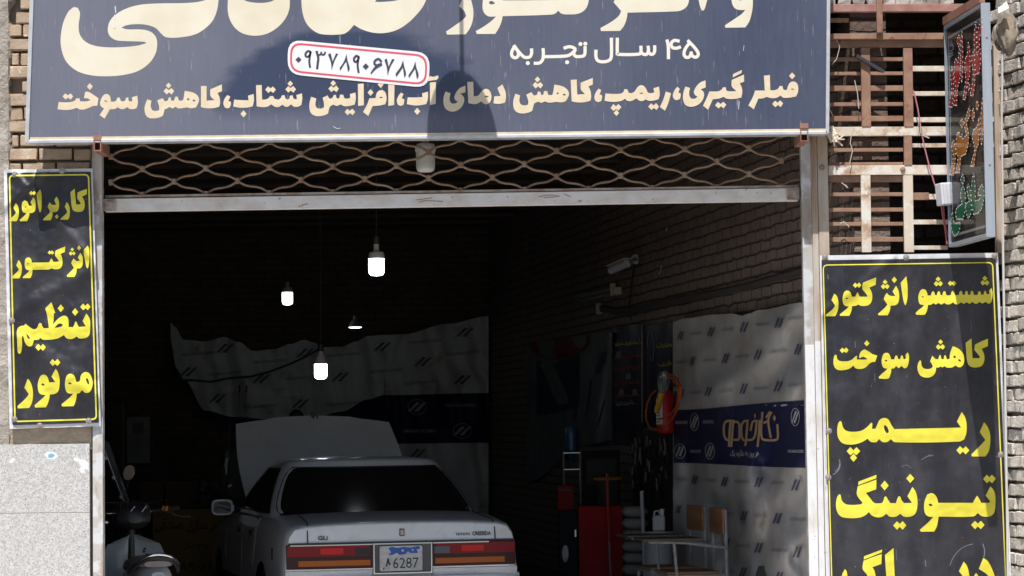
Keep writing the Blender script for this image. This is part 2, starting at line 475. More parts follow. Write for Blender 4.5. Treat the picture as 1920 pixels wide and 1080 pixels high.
def ink_wide():
    k = Ink().at(1540, 510, .1)
    k.poly('1590 82 1488 205 1510 360 1540 540 1565 618 1582 618 1605 550 1618 420 1618 280 1605 160')
    k.poly('1400 258 1335 365 1388 448 1320 450 1270 435 1225 390 1190 450 1170 510 1205 560 1238 608 1200 660 1130 725 1060 785 1075 812 1245 812 1275 750 1292 690 1298 628 1370 625 1425 600 1455 530 1460 420 1440 330')
    k.dia(1368, 148, 50, 60).dia(1195, 188, 45, 48)
    k.poly('1115 272 1158 225 1197 258 1238 222 1280 270 1238 322 1198 290 1160 325')
    k.poly('1028 100 1018 240 900 292 935 360 955 440 945 540 900 610 830 635 740 632 690 608 650 632 575 640 570 700 550 765 522 822 350 822 345 795 420 735 485 680 512 645 450 635 415 600 398 520 408 430 440 365 490 348 535 370 560 420 575 465 640 462 655 420 680 378 700 420 718 462 855 462 868 450 810 370 768 318 780 200 900 150', '448 492 475 478 505 495 475 508')
    k.poly('590 248 635 200 672 235 708 198 752 245 708 298 672 265 638 298')
    k.poly('240 405 190 525 225 575 258 630 220 690 150 750 80 805 92 830 260 828 295 760 318 670 320 560 300 470 270 425')
    k.at(1690, 510, .1)
    k.poly('1690 300 1645 350 1650 400 1625 420 1595 400 1590 360 1570 352 1550 380 1545 420 1500 430 1480 370 1462 355 1442 380 1430 430 1360 432 1345 370 1328 350 1305 370 1298 425 1255 430 1240 370 1222 352 1200 375 1195 425 1150 430 1135 370 1115 352 1090 380 1080 430 1010 435 985 380 960 350 938 380 930 430 870 440 840 420 825 370 800 358 780 385 770 435 735 430 720 370 700 358 675 390 665 435 630 430 615 375 590 360 565 395 555 440 495 440 480 385 450 335 400 322 360 345 330 410 318 480 330 570 360 610 430 618 380 670 320 715 265 770 280 800 435 800 470 750 490 690 500 618 560 612 600 582 645 610 695 580 750 612 805 578 850 605 910 605 968 570 1010 600 1060 605 1120 568 1170 600 1225 565 1280 598 1330 562 1400 598 1465 560 1520 592 1575 560 1640 598 1680 570 1705 480 1710 380', '375 465 400 455 430 470 400 478', corner=60)
    k.dia(690, 133, 47, 48).poly('608 218 652 168 695 208 735 165 778 215 735 270 695 240 652 270').poly('870 212 915 165 950 195 990 165 1032 210 992 262 950 232 915 262')
    k.dia(1565, 118, 47, 48).poly('1485 200 1528 152 1568 190 1608 150 1650 200 1610 255 1568 222 1528 252')
    k.at(1550, 625, .1)
    k.poly('1520 358 1480 405 1485 460 1470 485 1440 480 1425 420 1405 412 1390 440 1380 485 1340 480 1320 420 1300 412 1280 440 1270 485 1210 490 1195 440 1165 380 1115 365 1070 385 1040 450 1030 530 1045 610 1075 650 1140 660 1100 705 1040 755 975 820 985 848 1155 848 1190 790 1208 720 1215 660 1265 655 1300 610 1350 655 1405 610 1460 655 1500 640 1530 580 1545 480 1540 400', '1085 512 1110 495 1142 515 1115 528', corner=60)
    k.poly('948 415 860 390 800 345 710 300 650 335 615 400 610 450 620 468 650 450 690 440 770 480 720 492 565 490 570 425 555 420 520 450 470 495 400 520 310 525 240 515 200 480 185 415 160 398 140 430 128 500 130 580 160 650 220 688 320 690 420 665 505 605 535 650 590 668 680 660 740 630 800 570 850 540 910 535')
    k.dia(752, 188, 52, 58).poly('245 320 290 270 328 300 368 265 412 315 368 370 328 340 292 372')
    k.at(1690, 625, .1)
    k.poly('1315 95 1205 180 1215 320 1230 500 1260 590 1330 635 1450 632 1520 595 1555 510 1555 410 1530 335 1505 292 1620 240 1625 100 1500 150 1382 210 1368 310 1420 370 1475 440 1460 465 1335 465 1325 300')
    k.poly('965 240 915 370 905 480 850 485 835 420 815 405 800 440 795 485 750 480 735 415 720 405 705 440 695 485 640 480 580 420 540 525 570 570 590 620 560 655 500 670 420 655 380 600 370 520 350 505 320 550 302 640 320 730 370 800 470 830 570 810 635 740 655 640 700 640 735 620 770 640 810 615 850 640 950 640 1015 600 1060 632 1110 638 1160 590 1180 490 1160 390 1100 310 1020 260', '968 440 1000 418 1028 445 1000 468', '1075 480 1110 500 1115 535 1070 522')
    k.dia(735, 160, 45, 48).poly('648 255 690 205 733 242 775 203 820 252 778 308 735 275 692 308')
    s = 1 / 6
    k.at(1560, 760, s)
    k.poly('1460 75 1405 182 1452 250 700 268 665 215 630 155 580 142 535 165 510 215 490 262 450 265 455 205 440 195 400 240 330 285 230 298 160 285 125 250 105 185 90 175 70 205 58 280 68 360 110 420 180 442 270 435 345 410 400 375 440 412 500 415 530 380 570 412 620 412 662 380 710 415 1430 408 1485 385 1510 320 1515 230 1500 140', '595 218 625 250 638 300 615 315 592 280 585 240')
    k.poly('165 515 205 470 242 505 275 470 318 515 275 560 240 535 205 562').dia(242, 590, 40, 46).poly('1400 505 1440 460 1475 490 1505 460 1545 505 1505 552 1472 520 1440 552')
    k.poly('1710 190 1662 300 1725 390 1680 440 1620 500 1568 552 1575 575 1725 575 1762 520 1780 420 1778 320 1750 240')
    k.at(1560, 870, s)
    k.poly('1782 252 1728 355 1780 420 1765 437 1680 437 1655 390 1632 355 1610 390 1585 437 1195 437 1180 380 1150 340 1112 328 1070 345 1042 420 1035 490 1050 560 1090 592 1140 595 1100 640 1040 695 988 740 1000 762 1150 760 1180 700 1200 592 1590 590 1640 552 1690 588 1780 588 1825 545 1838 450 1835 340 1812 285', '1085 460 1105 445 1135 465 1110 475')
    k.poly('905 258 848 362 900 437 810 440 785 410 768 368 750 362 735 390 720 440 655 440 630 400 610 365 590 370 575 420 560 440 480 440 440 400 382 325 497 285 500 175 395 212 290 250 280 345 345 437 320 455 180 458 130 435 105 395 98 350 80 340 60 370 45 440 55 530 100 590 180 608 300 605 370 580 415 540 450 580 500 598 560 595 612 560 650 592 720 592 768 560 810 592 880 592 935 560 960 480 960 390 940 310')
    k.poly('500 122 498 160 295 238 298 198')
    k.dia(880, 162, 45, 52).dia(592, 242, 46, 55)
    k.poly('688 692 730 645 762 675 795 642 836 690 795 740 762 708 730 740').poly('1565 685 1608 640 1642 670 1675 638 1716 685 1675 733 1640 702 1608 733').poly('1700 168 1742 120 1770 150 1800 120 1843 165 1802 215 1770 190 1742 215')
    k.at(1560, 1000, s)
    k.poly('1702 275 1652 400 1760 480 1790 600 1640 610 1640 720 1790 715 1840 650 1840 520 1800 400 1750 310')
    k.poly('1482 318 1428 425 1480 500 1500 600 720 600 705 470 692 165 595 245 620 560 660 700 720 740 1480 735 1545 660 1545 480 1520 370')
    k.poly('1600 480 1620 445 1645 480 1650 600 1590 600')
    k.poly('560 232 555 345 455 380 480 430 500 600 420 720 200 740 110 640 110 480 145 402 165 430 180 560 390 600 400 480 345 400 355 308 450 270').poly('565 182 560 215 358 295 360 258')
    return k
def ink_sign_big():
    s = 1 / 6
    k = Ink().at(100, 0, s)
    k.poly('1868 -140 1860 -20 1845 100 1800 220 1720 310 1600 385 1430 420 1270 420 1220 385 1150 315 1050 280 930 272 820 285 765 312 830 330 1000 332 1100 360 1155 420 1168 500 1150 600 1080 710 950 800 780 845 600 858 430 848 270 800 150 700 95 570 82 430 110 260 170 130 230 78 275 88 300 150 285 280 295 380 350 460 450 510 600 532 780 530 950 512 1050 485 1020 470 800 462 700 450 635 405 612 330 640 230 720 150 850 85 1000 50 1200 38 1450 35 1600 25 1700 5 1740 -60 1745 -140')
    k.at(380, 0, s)
    k.poly('290 -140 285 -20 282 120 310 230 370 320 460 380 590 402 720 380 840 310 930 210 975 100 980 -20 980 -140 830 -140 820 -30 795 5 720 28 620 32 520 20 460 -5 435 -50 430 -140')
    k.poly('1108 -140 1110 -20 1120 120 1160 250 1240 340 1340 385 1570 385 1640 350 1702 280 1790 330 1920 368 2060 370 2200 330 2320 250 2420 150 2480 70 2520 -20 2540 -140 2330 -140 2240 -20 2150 10 2000 22 1938 20 1965 -20 2050 -140')
    k.at(820, 0, s)
    k.poly('330 -110 285 -20 245 70 300 120 325 180 290 220 200 285 98 355 110 390 320 385 370 310 400 220 405 120 390 40 370 -30')
    k.poly('520 -60 508 80 530 150 580 185 660 185 610 235 520 300 432 350 445 382 650 382 690 320 720 250 735 182 1280 165 1330 150 1358 120 1400 155 1480 162 1580 155 1650 120 1690 60 1705 -20 1700 -140 1560 -140 1440 -40 1400 -10 1100 2 735 4 710 -60 600 -110', '580 25 610 10 650 35 630 47 590 45')
    k.at(1120, 0, s)
    k.poly('260 -120 205 -20 182 25 230 80 268 125 240 180 150 250 35 315 40 350 255 348 300 290 330 210 340 142 880 128 960 110 1015 60 1032 -20 1010 -140 920 -100 890 -30 420 -30 320 -60')
    k.poly('1090 -140 1135 -20 1150 50 1170 110 1185 122 1205 105 1225 40 1240 -20 1250 -140')
    k.poly('1540 -110 1510 -20 1520 50 1550 95 1600 112 1665 112 1620 160 1540 215 1435 285 1440 312 1665 308 1710 240 1740 130 1750 30 1740 -50 1700 -110', '1570 -15 1600 -35 1640 -10 1610 5')
    return k
def ink_sign_years():
    s = 1 / 6; W = 36
    k = Ink().at(820, 0, s)
    k.pen('872 522 840 575 838 625 870 650 905 635 912 595 890 550 868 520', W).pen('862 518 940 610 985 645 1040 640 1060 600 1060 555', W).disc(1018, 710, 23)
    k.pen('1095 712 1150 708 1185 670 1193 610 1190 552', W).pen('1195 638 1430 632 1500 610 1545 570', W).pen('1430 540 1490 525 1550 550 1535 600 1560 635 1640 630 1660 600 1662 530', W)
    k.disc(1460, 700, 23).disc(1610, 495, 23).disc(1665, 492, 23)
    k.at(1120, 0, s)
    k.pen('-15 570 -15 640 10 685 70 695 130 680 158 630 158 435', W).pen('225 435 225 590 245 612 460 610 490 580 490 525', W).pen('490 585 520 610 555 610 575 570 572 525', W).pen('575 585 600 610 630 605 645 570 645 520', W)
    k.pen('800 655 798 520 785 455', W).pen('915 462 865 455 830 490 845 535 890 542 930 530', W)
    k.pen('1022 460 1085 525 1132 590 1128 632 1095 643 1062 620 1056 590', W).pen('1056 598 1035 640 995 643 975 605 992 545 1042 478', W)
    return k
def ink_sign_line():
    s = 1 / 8
    k = Ink().at(100, 145, s)
    k.poly('80 370 62 480 180 490 280 480 350 455 400 482 460 482 540 455 600 430 660 425 678 315 600 260 520 215 478 220 458 310 520 320 560 345 480 362 400 360 395 315 345 315 320 350 250 372 160 375')
    k.dia(548, 138, 45, 52).poly('138 285 180 240 218 270 258 240 297 285 260 335 220 305 185 335')
    k.poly('1258 275 1178 298 1185 355 1150 365 1130 345 1125 300 1090 305 1080 345 1040 365 1010 350 995 302 960 305 940 350 910 365 865 365 855 300 830 260 790 250 750 270 715 330 700 400 720 440 760 468 695 565 768 620 850 478 920 475 970 448 1000 472 1060 475 1105 445 1150 475 1210 475 1250 460 1268 380', '762 350 785 345 812 360 785 368')
    k.poly('1410 330 1375 420 1368 490 1390 570 1440 610 1520 615 1600 598 1645 575 1670 480 1700 470 1740 445 1790 468 1835 440 1870 465 1940 462 2000 452 2070 465 2140 450 2180 370 2185 320 2160 270 2090 225 1970 203 1958 290 1945 345 1890 352 1875 325 1868 290 1830 290 1810 350 1770 350 1760 300 1735 300 1715 350 1670 360 1640 312 1560 345 1585 430 1588 490 1530 505 1480 490 1460 430 1472 350', '2000 325 2025 312 2045 335 2020 348', '2085 345 2110 332 2135 352 2105 365')
    k.dia(1728, 123, 40, 45).poly('1652 205 1692 162 1732 192 1772 160 1812 205 1775 258 1735 225 1700 258')
    k.at(330, 145, s)
    k.poly('375 130 375 445 440 462 560 462 650 440 662 370 650 290 622 235 690 208 688 105 515 180 518 280 578 342 458 350 458 130')
    k.poly('770 265 730 320 710 390 730 450 765 465 805 455 825 400 820 365 785 355 815 290')
    k.poly('872 335 858 438 950 455 1050 455 1150 435 1168 350 1165 250 1080 275 1090 345 980 342').dia(1013, 548, 46, 54)
    k.poly('1200 118 1205 300 1210 435 1300 448 1370 440 1430 405 1480 440 1540 445 1595 410 1640 440 1680 440 1725 405 1770 440 1830 440 1880 415 1895 320 1888 240 1805 265 1815 325 1785 330 1760 310 1748 270 1710 275 1700 320 1670 335 1640 310 1630 268 1590 270 1570 310 1540 335 1480 325 1455 280 1410 282 1390 310 1350 330 1292 335 1285 115')
    k.poly('1338 185 1380 135 1420 165 1455 137 1497 185 1460 235 1420 205 1385 235').dia(1713, 95, 42, 45).poly('1640 180 1682 132 1720 160 1758 130 1800 178 1762 230 1720 198 1685 230')
    k.at(560, 145, s)
    k.poly('190 292 165 370 160 450 180 530 240 575 320 582 390 568 440 545 470 440 520 410 570 432 632 405 680 432 760 430 840 408 858 320 852 228 768 250 775 305 730 320 685 315 668 260 620 260 610 310 585 320 565 300 560 262 525 265 510 300 480 322 455 310 435 270 358 305 380 390 380 450 330 470 270 460 250 410 265 318')
    k.dia(518, 88, 42, 45).poly('445 170 488 125 525 155 562 122 603 170 568 222 527 190 492 222').poly('690 520 730 472 768 502 805 470 848 518 810 568 770 535 735 570')
    k.poly('888 98 892 430 978 418 975 92')
    k.poly('1160 265 1155 310 1060 315 1030 400 965 520 1045 580 1110 430 1200 425 1300 405 1318 330 1310 250 1280 205 1240 192 1190 210', '1208 302 1235 290 1265 305 1235 312').dia(1078, 228, 45, 52).dia(1230, 105, 46, 55)
    k.poly('1343 80 1345 430 1432 415 1438 80')
    k.poly('1535 228 1495 280 1472 350 1488 410 1525 430 1570 415 1585 360 1580 325 1545 315 1575 250')
    k.poly('1635 300 1622 402 1740 422 1850 415 1915 400 1938 320 1940 215 1850 240 1858 295 1750 302').dia(1778, 510, 46, 54)
    k.at(790, 135, s)
    k.poly('128 158 130 495 215 478 218 150').poly('98 90 130 60 180 72 250 50 258 85 230 120 170 125 95 140')
    k.poly('362 292 335 380 335 480 365 550 430 590 520 585 600 530 640 450 640 390 610 345 580 325 660 305 662 205 580 240 520 310 492 380 510 420 548 445 510 470 460 475 430 440 425 380 438 318')
    k.poly('690 150 700 350 705 465 790 482 850 470 895 440 940 475 985 485 1030 450 1052 380 1040 310 1010 265 965 250 920 275 880 320 850 355 785 365 778 145', '945 365 970 355 1015 368 980 382')
    k.poly('1215 185 1140 240 1190 360 1095 365 1082 470 1160 478 1255 462 1270 380 1260 290')
    k.poly('1410 325 1380 430 1380 510 1400 570 1450 610 1530 622 1620 605 1665 580 1690 475 1750 445 1800 465 1855 440 1900 458 1960 458 2020 448 2090 455 2160 440 2205 370 2215 320 2190 265 2120 215 1995 188 1980 290 1965 345 1905 345 1888 285 1842 285 1828 340 1800 345 1785 300 1750 290 1735 340 1690 355 1650 302 1575 340 1605 440 1600 490 1540 502 1490 485 1470 430 1482 350', '2025 320 2045 305 2065 322 2042 338', '2120 340 2145 325 2170 345 2140 355')
    k.dia(1742, 112, 42, 45).poly('1668 195 1710 150 1748 180 1785 150 1827 195 1790 248 1750 215 1715 250')
    k.at(1020, 135, s)
    k.poly('400 118 408 300 415 440 490 455 600 455 695 432 708 370 695 280 668 215 732 190 732 88 552 160 555 265 615 330 498 338 492 112')
    k.poly('820 248 780 300 755 380 775 435 815 455 860 435 872 370 865 345 835 338 858 270')
    k.poly('922 322 908 432 1010 448 1100 445 1170 430 1215 400 1250 432 1310 435 1385 395 1430 430 1480 435 1525 410 1570 432 1640 430 1720 408 1735 330 1725 218 1640 245 1655 305 1600 318 1555 305 1530 250 1490 205 1440 200 1400 230 1360 290 1310 318 1270 310 1250 258 1205 258 1190 300 1140 325 1020 328', '1430 318 1460 310 1495 318 1460 328')
    k.poly('998 540 1040 480 1080 515 1115 480 1162 525 1120 578 1080 555 1042 585').dia(1087, 614, 42, 48).poly('1562 520 1605 470 1645 500 1682 466 1725 520 1688 570 1648 540 1612 570')
    k.poly('1828 292 1790 410 1738 525 1815 582 1870 450 1905 318')
    k.at(1260, 130, s)
    k.poly('80 260 40 310 12 390 30 445 70 465 120 445 132 385 125 355 92 350 118 295')
    k.poly('200 258 170 350 165 440 190 520 240 555 310 560 400 525 460 460 482 380 470 335 430 300 505 272 502 165 420 200 355 270 325 340 345 385 385 412 340 440 290 440 262 400 258 340 272 280')
    k.poly('560 332 520 430 465 545 542 608 612 450 700 440 775 412 820 440 920 445 1040 425 1055 340 1045 270 1018 210 1082 185 1080 78 895 160 898 258 965 325 870 330 815 320 808 270 765 270 740 305 690 330').poly('1048 8 1045 55 912 122 915 72').poly('645 540 688 488 730 520 770 486 815 530 775 585 735 555 700 588')
    k.poly('1248 318 1210 420 1145 540 1228 600 1295 440 1370 435 1420 415 1470 430 1560 430 1628 395 1670 425 1760 425 1860 408 1890 340 1892 260 1870 205 1820 182 1770 200 1740 250 1725 305 1690 312 1665 290 1660 250 1615 250 1590 290 1540 312 1475 315 1468 85 1378 95 1392 318', '1780 300 1805 288 1838 300 1805 305')
    k.dia(1802, 98, 48, 52).poly('1502 520 1545 470 1585 500 1622 465 1668 510 1630 568 1590 535 1550 570')
    return k
def ink_phone():
    s = 1 / 6
    k = Ink().at(380, 0, s)
    k.dia(1078, 672, 35, 36)
    k.pen('1213 585 1185 574 1157 605 1165 637 1195 632 1212 600 1213 585 1203 650 1200 700 1208 755', 24)
    k.pen('1282 580 1300 650 1295 710 1288 770', 27).pen('1298 620 1325 612 1335 588', 20).pen('1335 610 1365 615 1378 588', 20)
    k.poly('1410 612 1440 598 1462 690 1500 600 1525 605 1485 680 1450 790 1442 700')
    k.poly('1618 608 1632 690 1655 770 1635 810 1615 690 1580 740 1548 795 1540 765 1590 690')
    k.pen('1755 640 1728 628 1702 660 1710 692 1738 688 1753 655 1755 640 1745 700 1744 750 1754 812', 24)
    k.dia(1835, 748, 35, 36)
    k.at(620, 0, s)
    k.pen('568 690 538 662 500 682 492 715 522 735 572 725', 24).poly('520 725 575 705 570 738 510 775 452 835 450 815')
    k.poly('605 672 632 658 652 750 692 662 718 668 672 745 640 850 632 760')
    k.poly('815 675 828 750 848 830 828 872 812 755 778 805 738 862 732 830 785 755')
    k.poly('952 688 966 765 990 845 970 888 950 770 915 820 880 875 876 845 925 770')
    return k
def ink_hanging(which):
    """the three words of the projecting sign, seen edge on in the photograph"""
    k = Ink()
    if which == 0:
        k.at(1760, 20, 1 / 4.909)
        k.poly('345 90 330 200 328 330 335 520 345 585 370 580 385 500 388 400 375 300 380 240 400 180 400 65 360 190 355 280 366 390 352 415')
        k.poly('318 380 305 450 318 560 315 650 290 780 318 785 332 680 335 500 328 400').poly('275 295 262 420 250 430 240 520 250 640 225 815 248 820 265 660 285 600 290 480 285 350').dia(278, 700, 12, 40)
        k.poly('215 185 205 350 205 550 212 670 222 600 222 350').poly('192 345 178 480 160 440 148 480 145 600 155 690 140 870 165 875 178 700 195 640 200 450').dia(187, 280, 20, 55)
        k.poly('122 515 110 600 122 700 98 885 125 890 138 720 135 560')
    elif which == 1:
        k.at(1760, 230, 1 / 4.696)
        k.poly('385 -215 372 -50 370 100 378 210 390 100 395 -60').poly('355 -60 345 20 325 55 310 60 298 130 318 230 280 385 312 385 330 235 350 190 358 80').dia(340, -150, 14, 45).dia(304, -70, 14, 60)
        k.poly('275 -148 235 -30 228 20 245 110 210 150 205 95 195 140 180 80 160 110 155 260 172 305 148 445 185 440 195 300 240 275 262 180 262 90 248 0 275 -60').dia(205, 5, 18, 40)
        k.poly('128 140 115 220 130 300 95 460 135 465 148 300 145 200')
    else:
        k.at(1760, 230, 1 / 4.696)
        k.poly('310 440 290 560 290 700 310 815 330 800 350 800 385 740 402 620 385 545 360 580 345 640 375 640 360 680 325 690 320 560').poly('262 540 250 600 275 690 238 720 245 800 262 840 285 800 288 700 278 600')
        k.poly('210 555 193 640 210 715 165 750 150 800 160 850 215 850 232 780 238 680 232 600').poly('122 770 110 870 120 960 145 1000 180 960 190 880 150 890 132 870').dia(212, 500, 18, 45)
    return k
def ink_band():
    k = Ink().at(1340, 770, 1 / 10.8); W = 46
    k.pen('320 205 240 215 190 300 190 480 230 580 290 590', W).pen('325 200 305 400 295 560 288 720', W).pen('378 200 358 450 335 720', W).pen('400 225 470 235 500 300 500 520 480 585 390 590', W)
    k.pen('670 205 590 220 540 320 545 500 580 590 640 590', W).pen('668 200 650 450 622 700', W).pen('855 205 770 230 728 395', W).pen('852 215 822 480 760 585 650 592', W).dia(815, 100, 20, 65)
    k.pen('912 200 897 450 870 720', W).pen('968 40 942 350 950 520 1000 590 1240 590 1280 500 1270 285', W).pen('1150 40 1085 190 1135 540', W).pen('1118 20 1040 135', 34).pen('1000 245 1090 205', W).dia(1210, 150, 32, 72)
    return k
from mathutils import noise as mnoise
def nz(x, y, z, s): return mnoise.noise(Vector((x * s, y * s, z * s)))
FY = 15.0
SY = 14.69          # front of the long shop sign
# ---------------------------------------------------------------- ground
M_asphalt = mat('asphalt', (.16, .155, .145), .9, col2=(.21, .20, .185), nscale=.8, spot=(.05, .05, .05), sscale=60, bump=.4, bscale=90)
M_pave = mat('paving', (.49, .475, .45), .85, col2=(.42, .40, .38), nscale=1.2, bump=.3, bscale=40)
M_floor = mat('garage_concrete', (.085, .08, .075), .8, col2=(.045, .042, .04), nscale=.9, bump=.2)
mb = MB(); mb.add([(-400, -400, 0), (400, -400, 0), (400, 400, 0), (-400, 400, 0)], [(0, 1, 2, 3)])
tag(mb.build('ground', M_asphalt), kind='structure', label='dusty asphalt street in front of the garage')
mb = MB().box((-10, 13.0, .06), (60, 3.9, .12))
tag(mb.build('pavement', M_pave, bevel=.01), kind='structure', label='concrete pavement along the shop front')

# ---------------------------------------------------------------- the garage building
garage = empty('garage_building', (-.4, 15.2, 0), 'deep brick repair garage, open to the street under the long dark sign', 'building')
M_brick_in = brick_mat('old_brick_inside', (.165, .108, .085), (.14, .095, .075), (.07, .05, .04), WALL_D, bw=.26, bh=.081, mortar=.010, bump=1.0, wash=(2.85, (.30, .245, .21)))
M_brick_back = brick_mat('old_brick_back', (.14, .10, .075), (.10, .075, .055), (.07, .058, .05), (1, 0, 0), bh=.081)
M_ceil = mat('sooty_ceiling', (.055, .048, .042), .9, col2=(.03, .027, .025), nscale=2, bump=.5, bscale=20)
M_render = mat('rough_render', (.50, .45, .40), .95, col2=(.38, .33, .28), nscale=7, spot=(.25, .22, .19), sscale=25, slo=.6, shi=.72, bump=1.0, bscale=38, bdist=.02)
YB = 28.8
def wx(Y): return WALL_P.x + WALL_T * (Y - 15.2)
LX = -3.35
def lx(Y): return LX + WALL_T * (Y - 15.2)
mb = MB(); a = wx(15.1); b = wx(YB + .1)
mb.add([(a, 15.1, 0), (b, YB + .1, 0), (b + .22, YB + .1, 0), (a + .22, 15.1, 0)] + [(a, 15.1, 5.2), (b, YB + .1, 5.2), (b + .22, YB + .1, 5.2), (a + .22, 15.1, 5.2)],
       [(0, 1, 5, 4), (1, 2, 6, 5), (2, 3, 7, 6), (3, 0, 4, 7)])
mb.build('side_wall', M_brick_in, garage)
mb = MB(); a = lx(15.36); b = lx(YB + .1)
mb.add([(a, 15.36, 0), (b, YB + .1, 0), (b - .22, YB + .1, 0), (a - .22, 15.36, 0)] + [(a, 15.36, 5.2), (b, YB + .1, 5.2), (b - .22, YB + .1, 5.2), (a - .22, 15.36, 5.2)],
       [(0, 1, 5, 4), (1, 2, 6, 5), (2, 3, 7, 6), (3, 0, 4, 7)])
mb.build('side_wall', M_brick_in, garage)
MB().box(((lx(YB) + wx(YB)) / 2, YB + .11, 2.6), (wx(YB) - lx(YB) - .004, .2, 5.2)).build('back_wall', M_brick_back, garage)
# shallow brick vaults between steel joists, the joists running across the garage
CZ = 3.95
mb = MB(); jo = MB()
n = 15
for i in range(n):
    y0 = 15.37 + i * (YB - 15.37) / n; y1 = 15.37 + (i + 1) * (YB - 15.37) / n
    secs = []
    for k in range(7):
        t = k / 6
        y = y0 + .03 + (y1 - y0 - .06) * t
        z = CZ + .10 * math.sin(math.pi * t)
        secs.append([(lx(y) - .05, y, z), (wx(y) + .05, y, z)])
    mb.loft(secs)
    jo.box(((lx(y0) + wx(y0)) / 2, y0, CZ + .02), (wx(y0) - lx(y0), .07, .10))
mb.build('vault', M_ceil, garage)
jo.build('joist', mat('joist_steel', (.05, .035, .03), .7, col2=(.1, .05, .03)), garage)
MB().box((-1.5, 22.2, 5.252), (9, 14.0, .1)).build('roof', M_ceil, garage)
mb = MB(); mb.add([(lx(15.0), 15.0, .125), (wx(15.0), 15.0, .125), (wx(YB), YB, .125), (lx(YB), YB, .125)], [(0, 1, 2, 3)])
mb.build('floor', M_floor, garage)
mb = MB(); mb.add([(-2.62, 14.94, .130), (1.86, 14.94, .130), (1.86, 16.55, .130), (-2.62, 16.55, .130)], [(0, 1, 2, 3)])
mb.build('bounce_slab', mat('bounce_slab_pale', (.68, .67, .65), .8, col2=(.60, .58, .56), nscale=2), garage)  # unseen pale slab, added to bounce sunlight onto the tail of the car
# lintel and the wall above, behind the sign
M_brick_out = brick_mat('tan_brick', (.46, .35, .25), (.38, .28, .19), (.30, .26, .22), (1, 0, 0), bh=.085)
MB().box((-.42, 15.18, 4.7), (4.72, .34, 1.9)).build('lintel_wall', M_brick_out, garage)

# the brick pier left of the opening: courses of real bricks with worn ends, rough render beside, granite below
M_bk = mat('pier_brick', (.55, .42, .30), .92, col2=(.40, .29, .2), nscale=5, spot=(.66, .58, .48), sscale=22, slo=.58, shi=.7, bump=.8, bscale=70, bdist=.006)
M_bk2 = mat('pier_brick_dark', (.42, .31, .22), .92, col2=(.52, .41, .3), nscale=5, spot=(.25, .2, .15), sscale=22, slo=.58, shi=.7, bump=.8, bscale=70, bdist=.006)
XR = U(171, 300, FY).x
MB().box(((XR + -6.0) / 2, 15.21, 2.7), (XR + 6.0, .30, 5.4)).build('pier_core', mat('pier_mortar', (.33, .28, .23), .95, bump=.8, bscale=50, bdist=.01), garage)
mbs = [MB(), MB()]
row = 0; z = 2.2
while z < 5.2:
    x = XR - random.uniform(0, .012)
    left = U(24, 300, FY).x + random.uniform(-.04, .035)
    first = True
    while x > left + .03:
        ln = .205 + random.uniform(-.012, .012)
        if first and row % 2: ln = .10
        first = False
        x0 = max(x - ln, left)
        cy = FY + .05 + random.uniform(-.007, .009)
        cz_ = z + random.uniform(-.004, .004)
        M = Matrix.Translation(((x + x0) / 2, cy, cz_)) @ Matrix.Rotation(random.uniform(-.02, .02), 4, 'Y')
        mbs[random.random() < .4].box((0, 0, 0), (x - x0, .12, .068 + random.uniform(-.004, .004)), M)
        x = x0 - .013
    z += .085; row += 1
for q, m_ in zip(mbs, (M_bk, M_bk2)):
    q.build('brickwork', m_, garage, bevel=.006, jitter=.0025)
def lumpy(name, x0, x1, z0, z1, y, amp, nx, nz_, m_, par, edge=None, s1=7.0, s2=26.0):
    mb = MB(); vs = []; fs = []
    for j in range(nz_ + 1):
        for i in range(nx + 1):
            xx = x0 + (x1 - x0) * i / nx; zz = z0 + (z1 - z0) * j / nz_
            if i == nx and edge: xx += edge * (nz(3, 0, zz, 9) + .5 * nz(8, 0, zz, 30))
            d = amp * (nz(xx, 1.3, zz, s1) + .6 * nz(xx, 4.1, zz, s2))
            if i == nx and edge: d = .05
            vs.append((xx, y + d, zz))
    for j in range(nz_):
        for i in range(nx):
            k = j * (nx + 1) + i
            fs.append((k, k + 1, k + nx + 2, k + nx + 1))
    mb.add(vs, fs)
    return mb.build(name, m_, par, smooth=True, sharp=70)
xl = U(22, 500, FY).x
lumpy('render_coat', -3.9, xl, U(0, 838, FY).z, 5.2, FY - .025, .016, 60, 160, M_render, garage, edge=.05)
M_mud = mat('mud_mortar', (.50, .41, .31), .95, col2=(.40, .32, .24), nscale=9, spot=(.2, .15, .1), sscale=20, slo=.68, shi=.75, bump=1.0, bscale=45, bdist=.015)
lumpy('mortar_bed', xl - .02, XR, U(0, 838, FY).z - .02, U(0, 780, FY).z, FY - .012, .010, 40, 14, M_mud, garage)
lumpy('render_patch', xl - .01, XR, U(0, 790, FY).z, 2.24, FY + .03, .012, 40, 70, M_render, garage)
M_granite = mat('granite', (.50, .485, .475), .45, col2=(.62, .61, .60), nscale=70, lo=.45, hi=.55, spot=(.22, .215, .21), sscale=150, slo=.56, shi=.62, streak=(.43, .40, .36), stlo=.55, sthi=.9, spec=.4)
xg = U(168, 900, 14.965).x
zt = U(80, 833, 14.965).z; zm = U(80, 962, 14.965).z
for z0, z1 in ((zm + .002, zt), (zm - .46, zm - .002), (.13, zm - .464)):
    MB().box(((xg - 3.9) / 2, 14.985, (z0 + z1) / 2), (xg + 3.9, .04, z1 - z0)).build('granite_slab', M_granite, garage, bevel=.0015)
MB().box(((xg - 3.9) / 2, 14.987, zm), (xg + 3.9, .04, .0045)).build('joint', mat('joint_tan', (.42, .37, .31), .9), garage)
s_ = lambda px, py, off: U(px, py, 14.9645 - off)
Ink().poly('82 852 90 847 102 848 109 855 102 861 90 861').build('sticker', mat('old_sticker', (.72, .76, .78), .5), garage, s_)
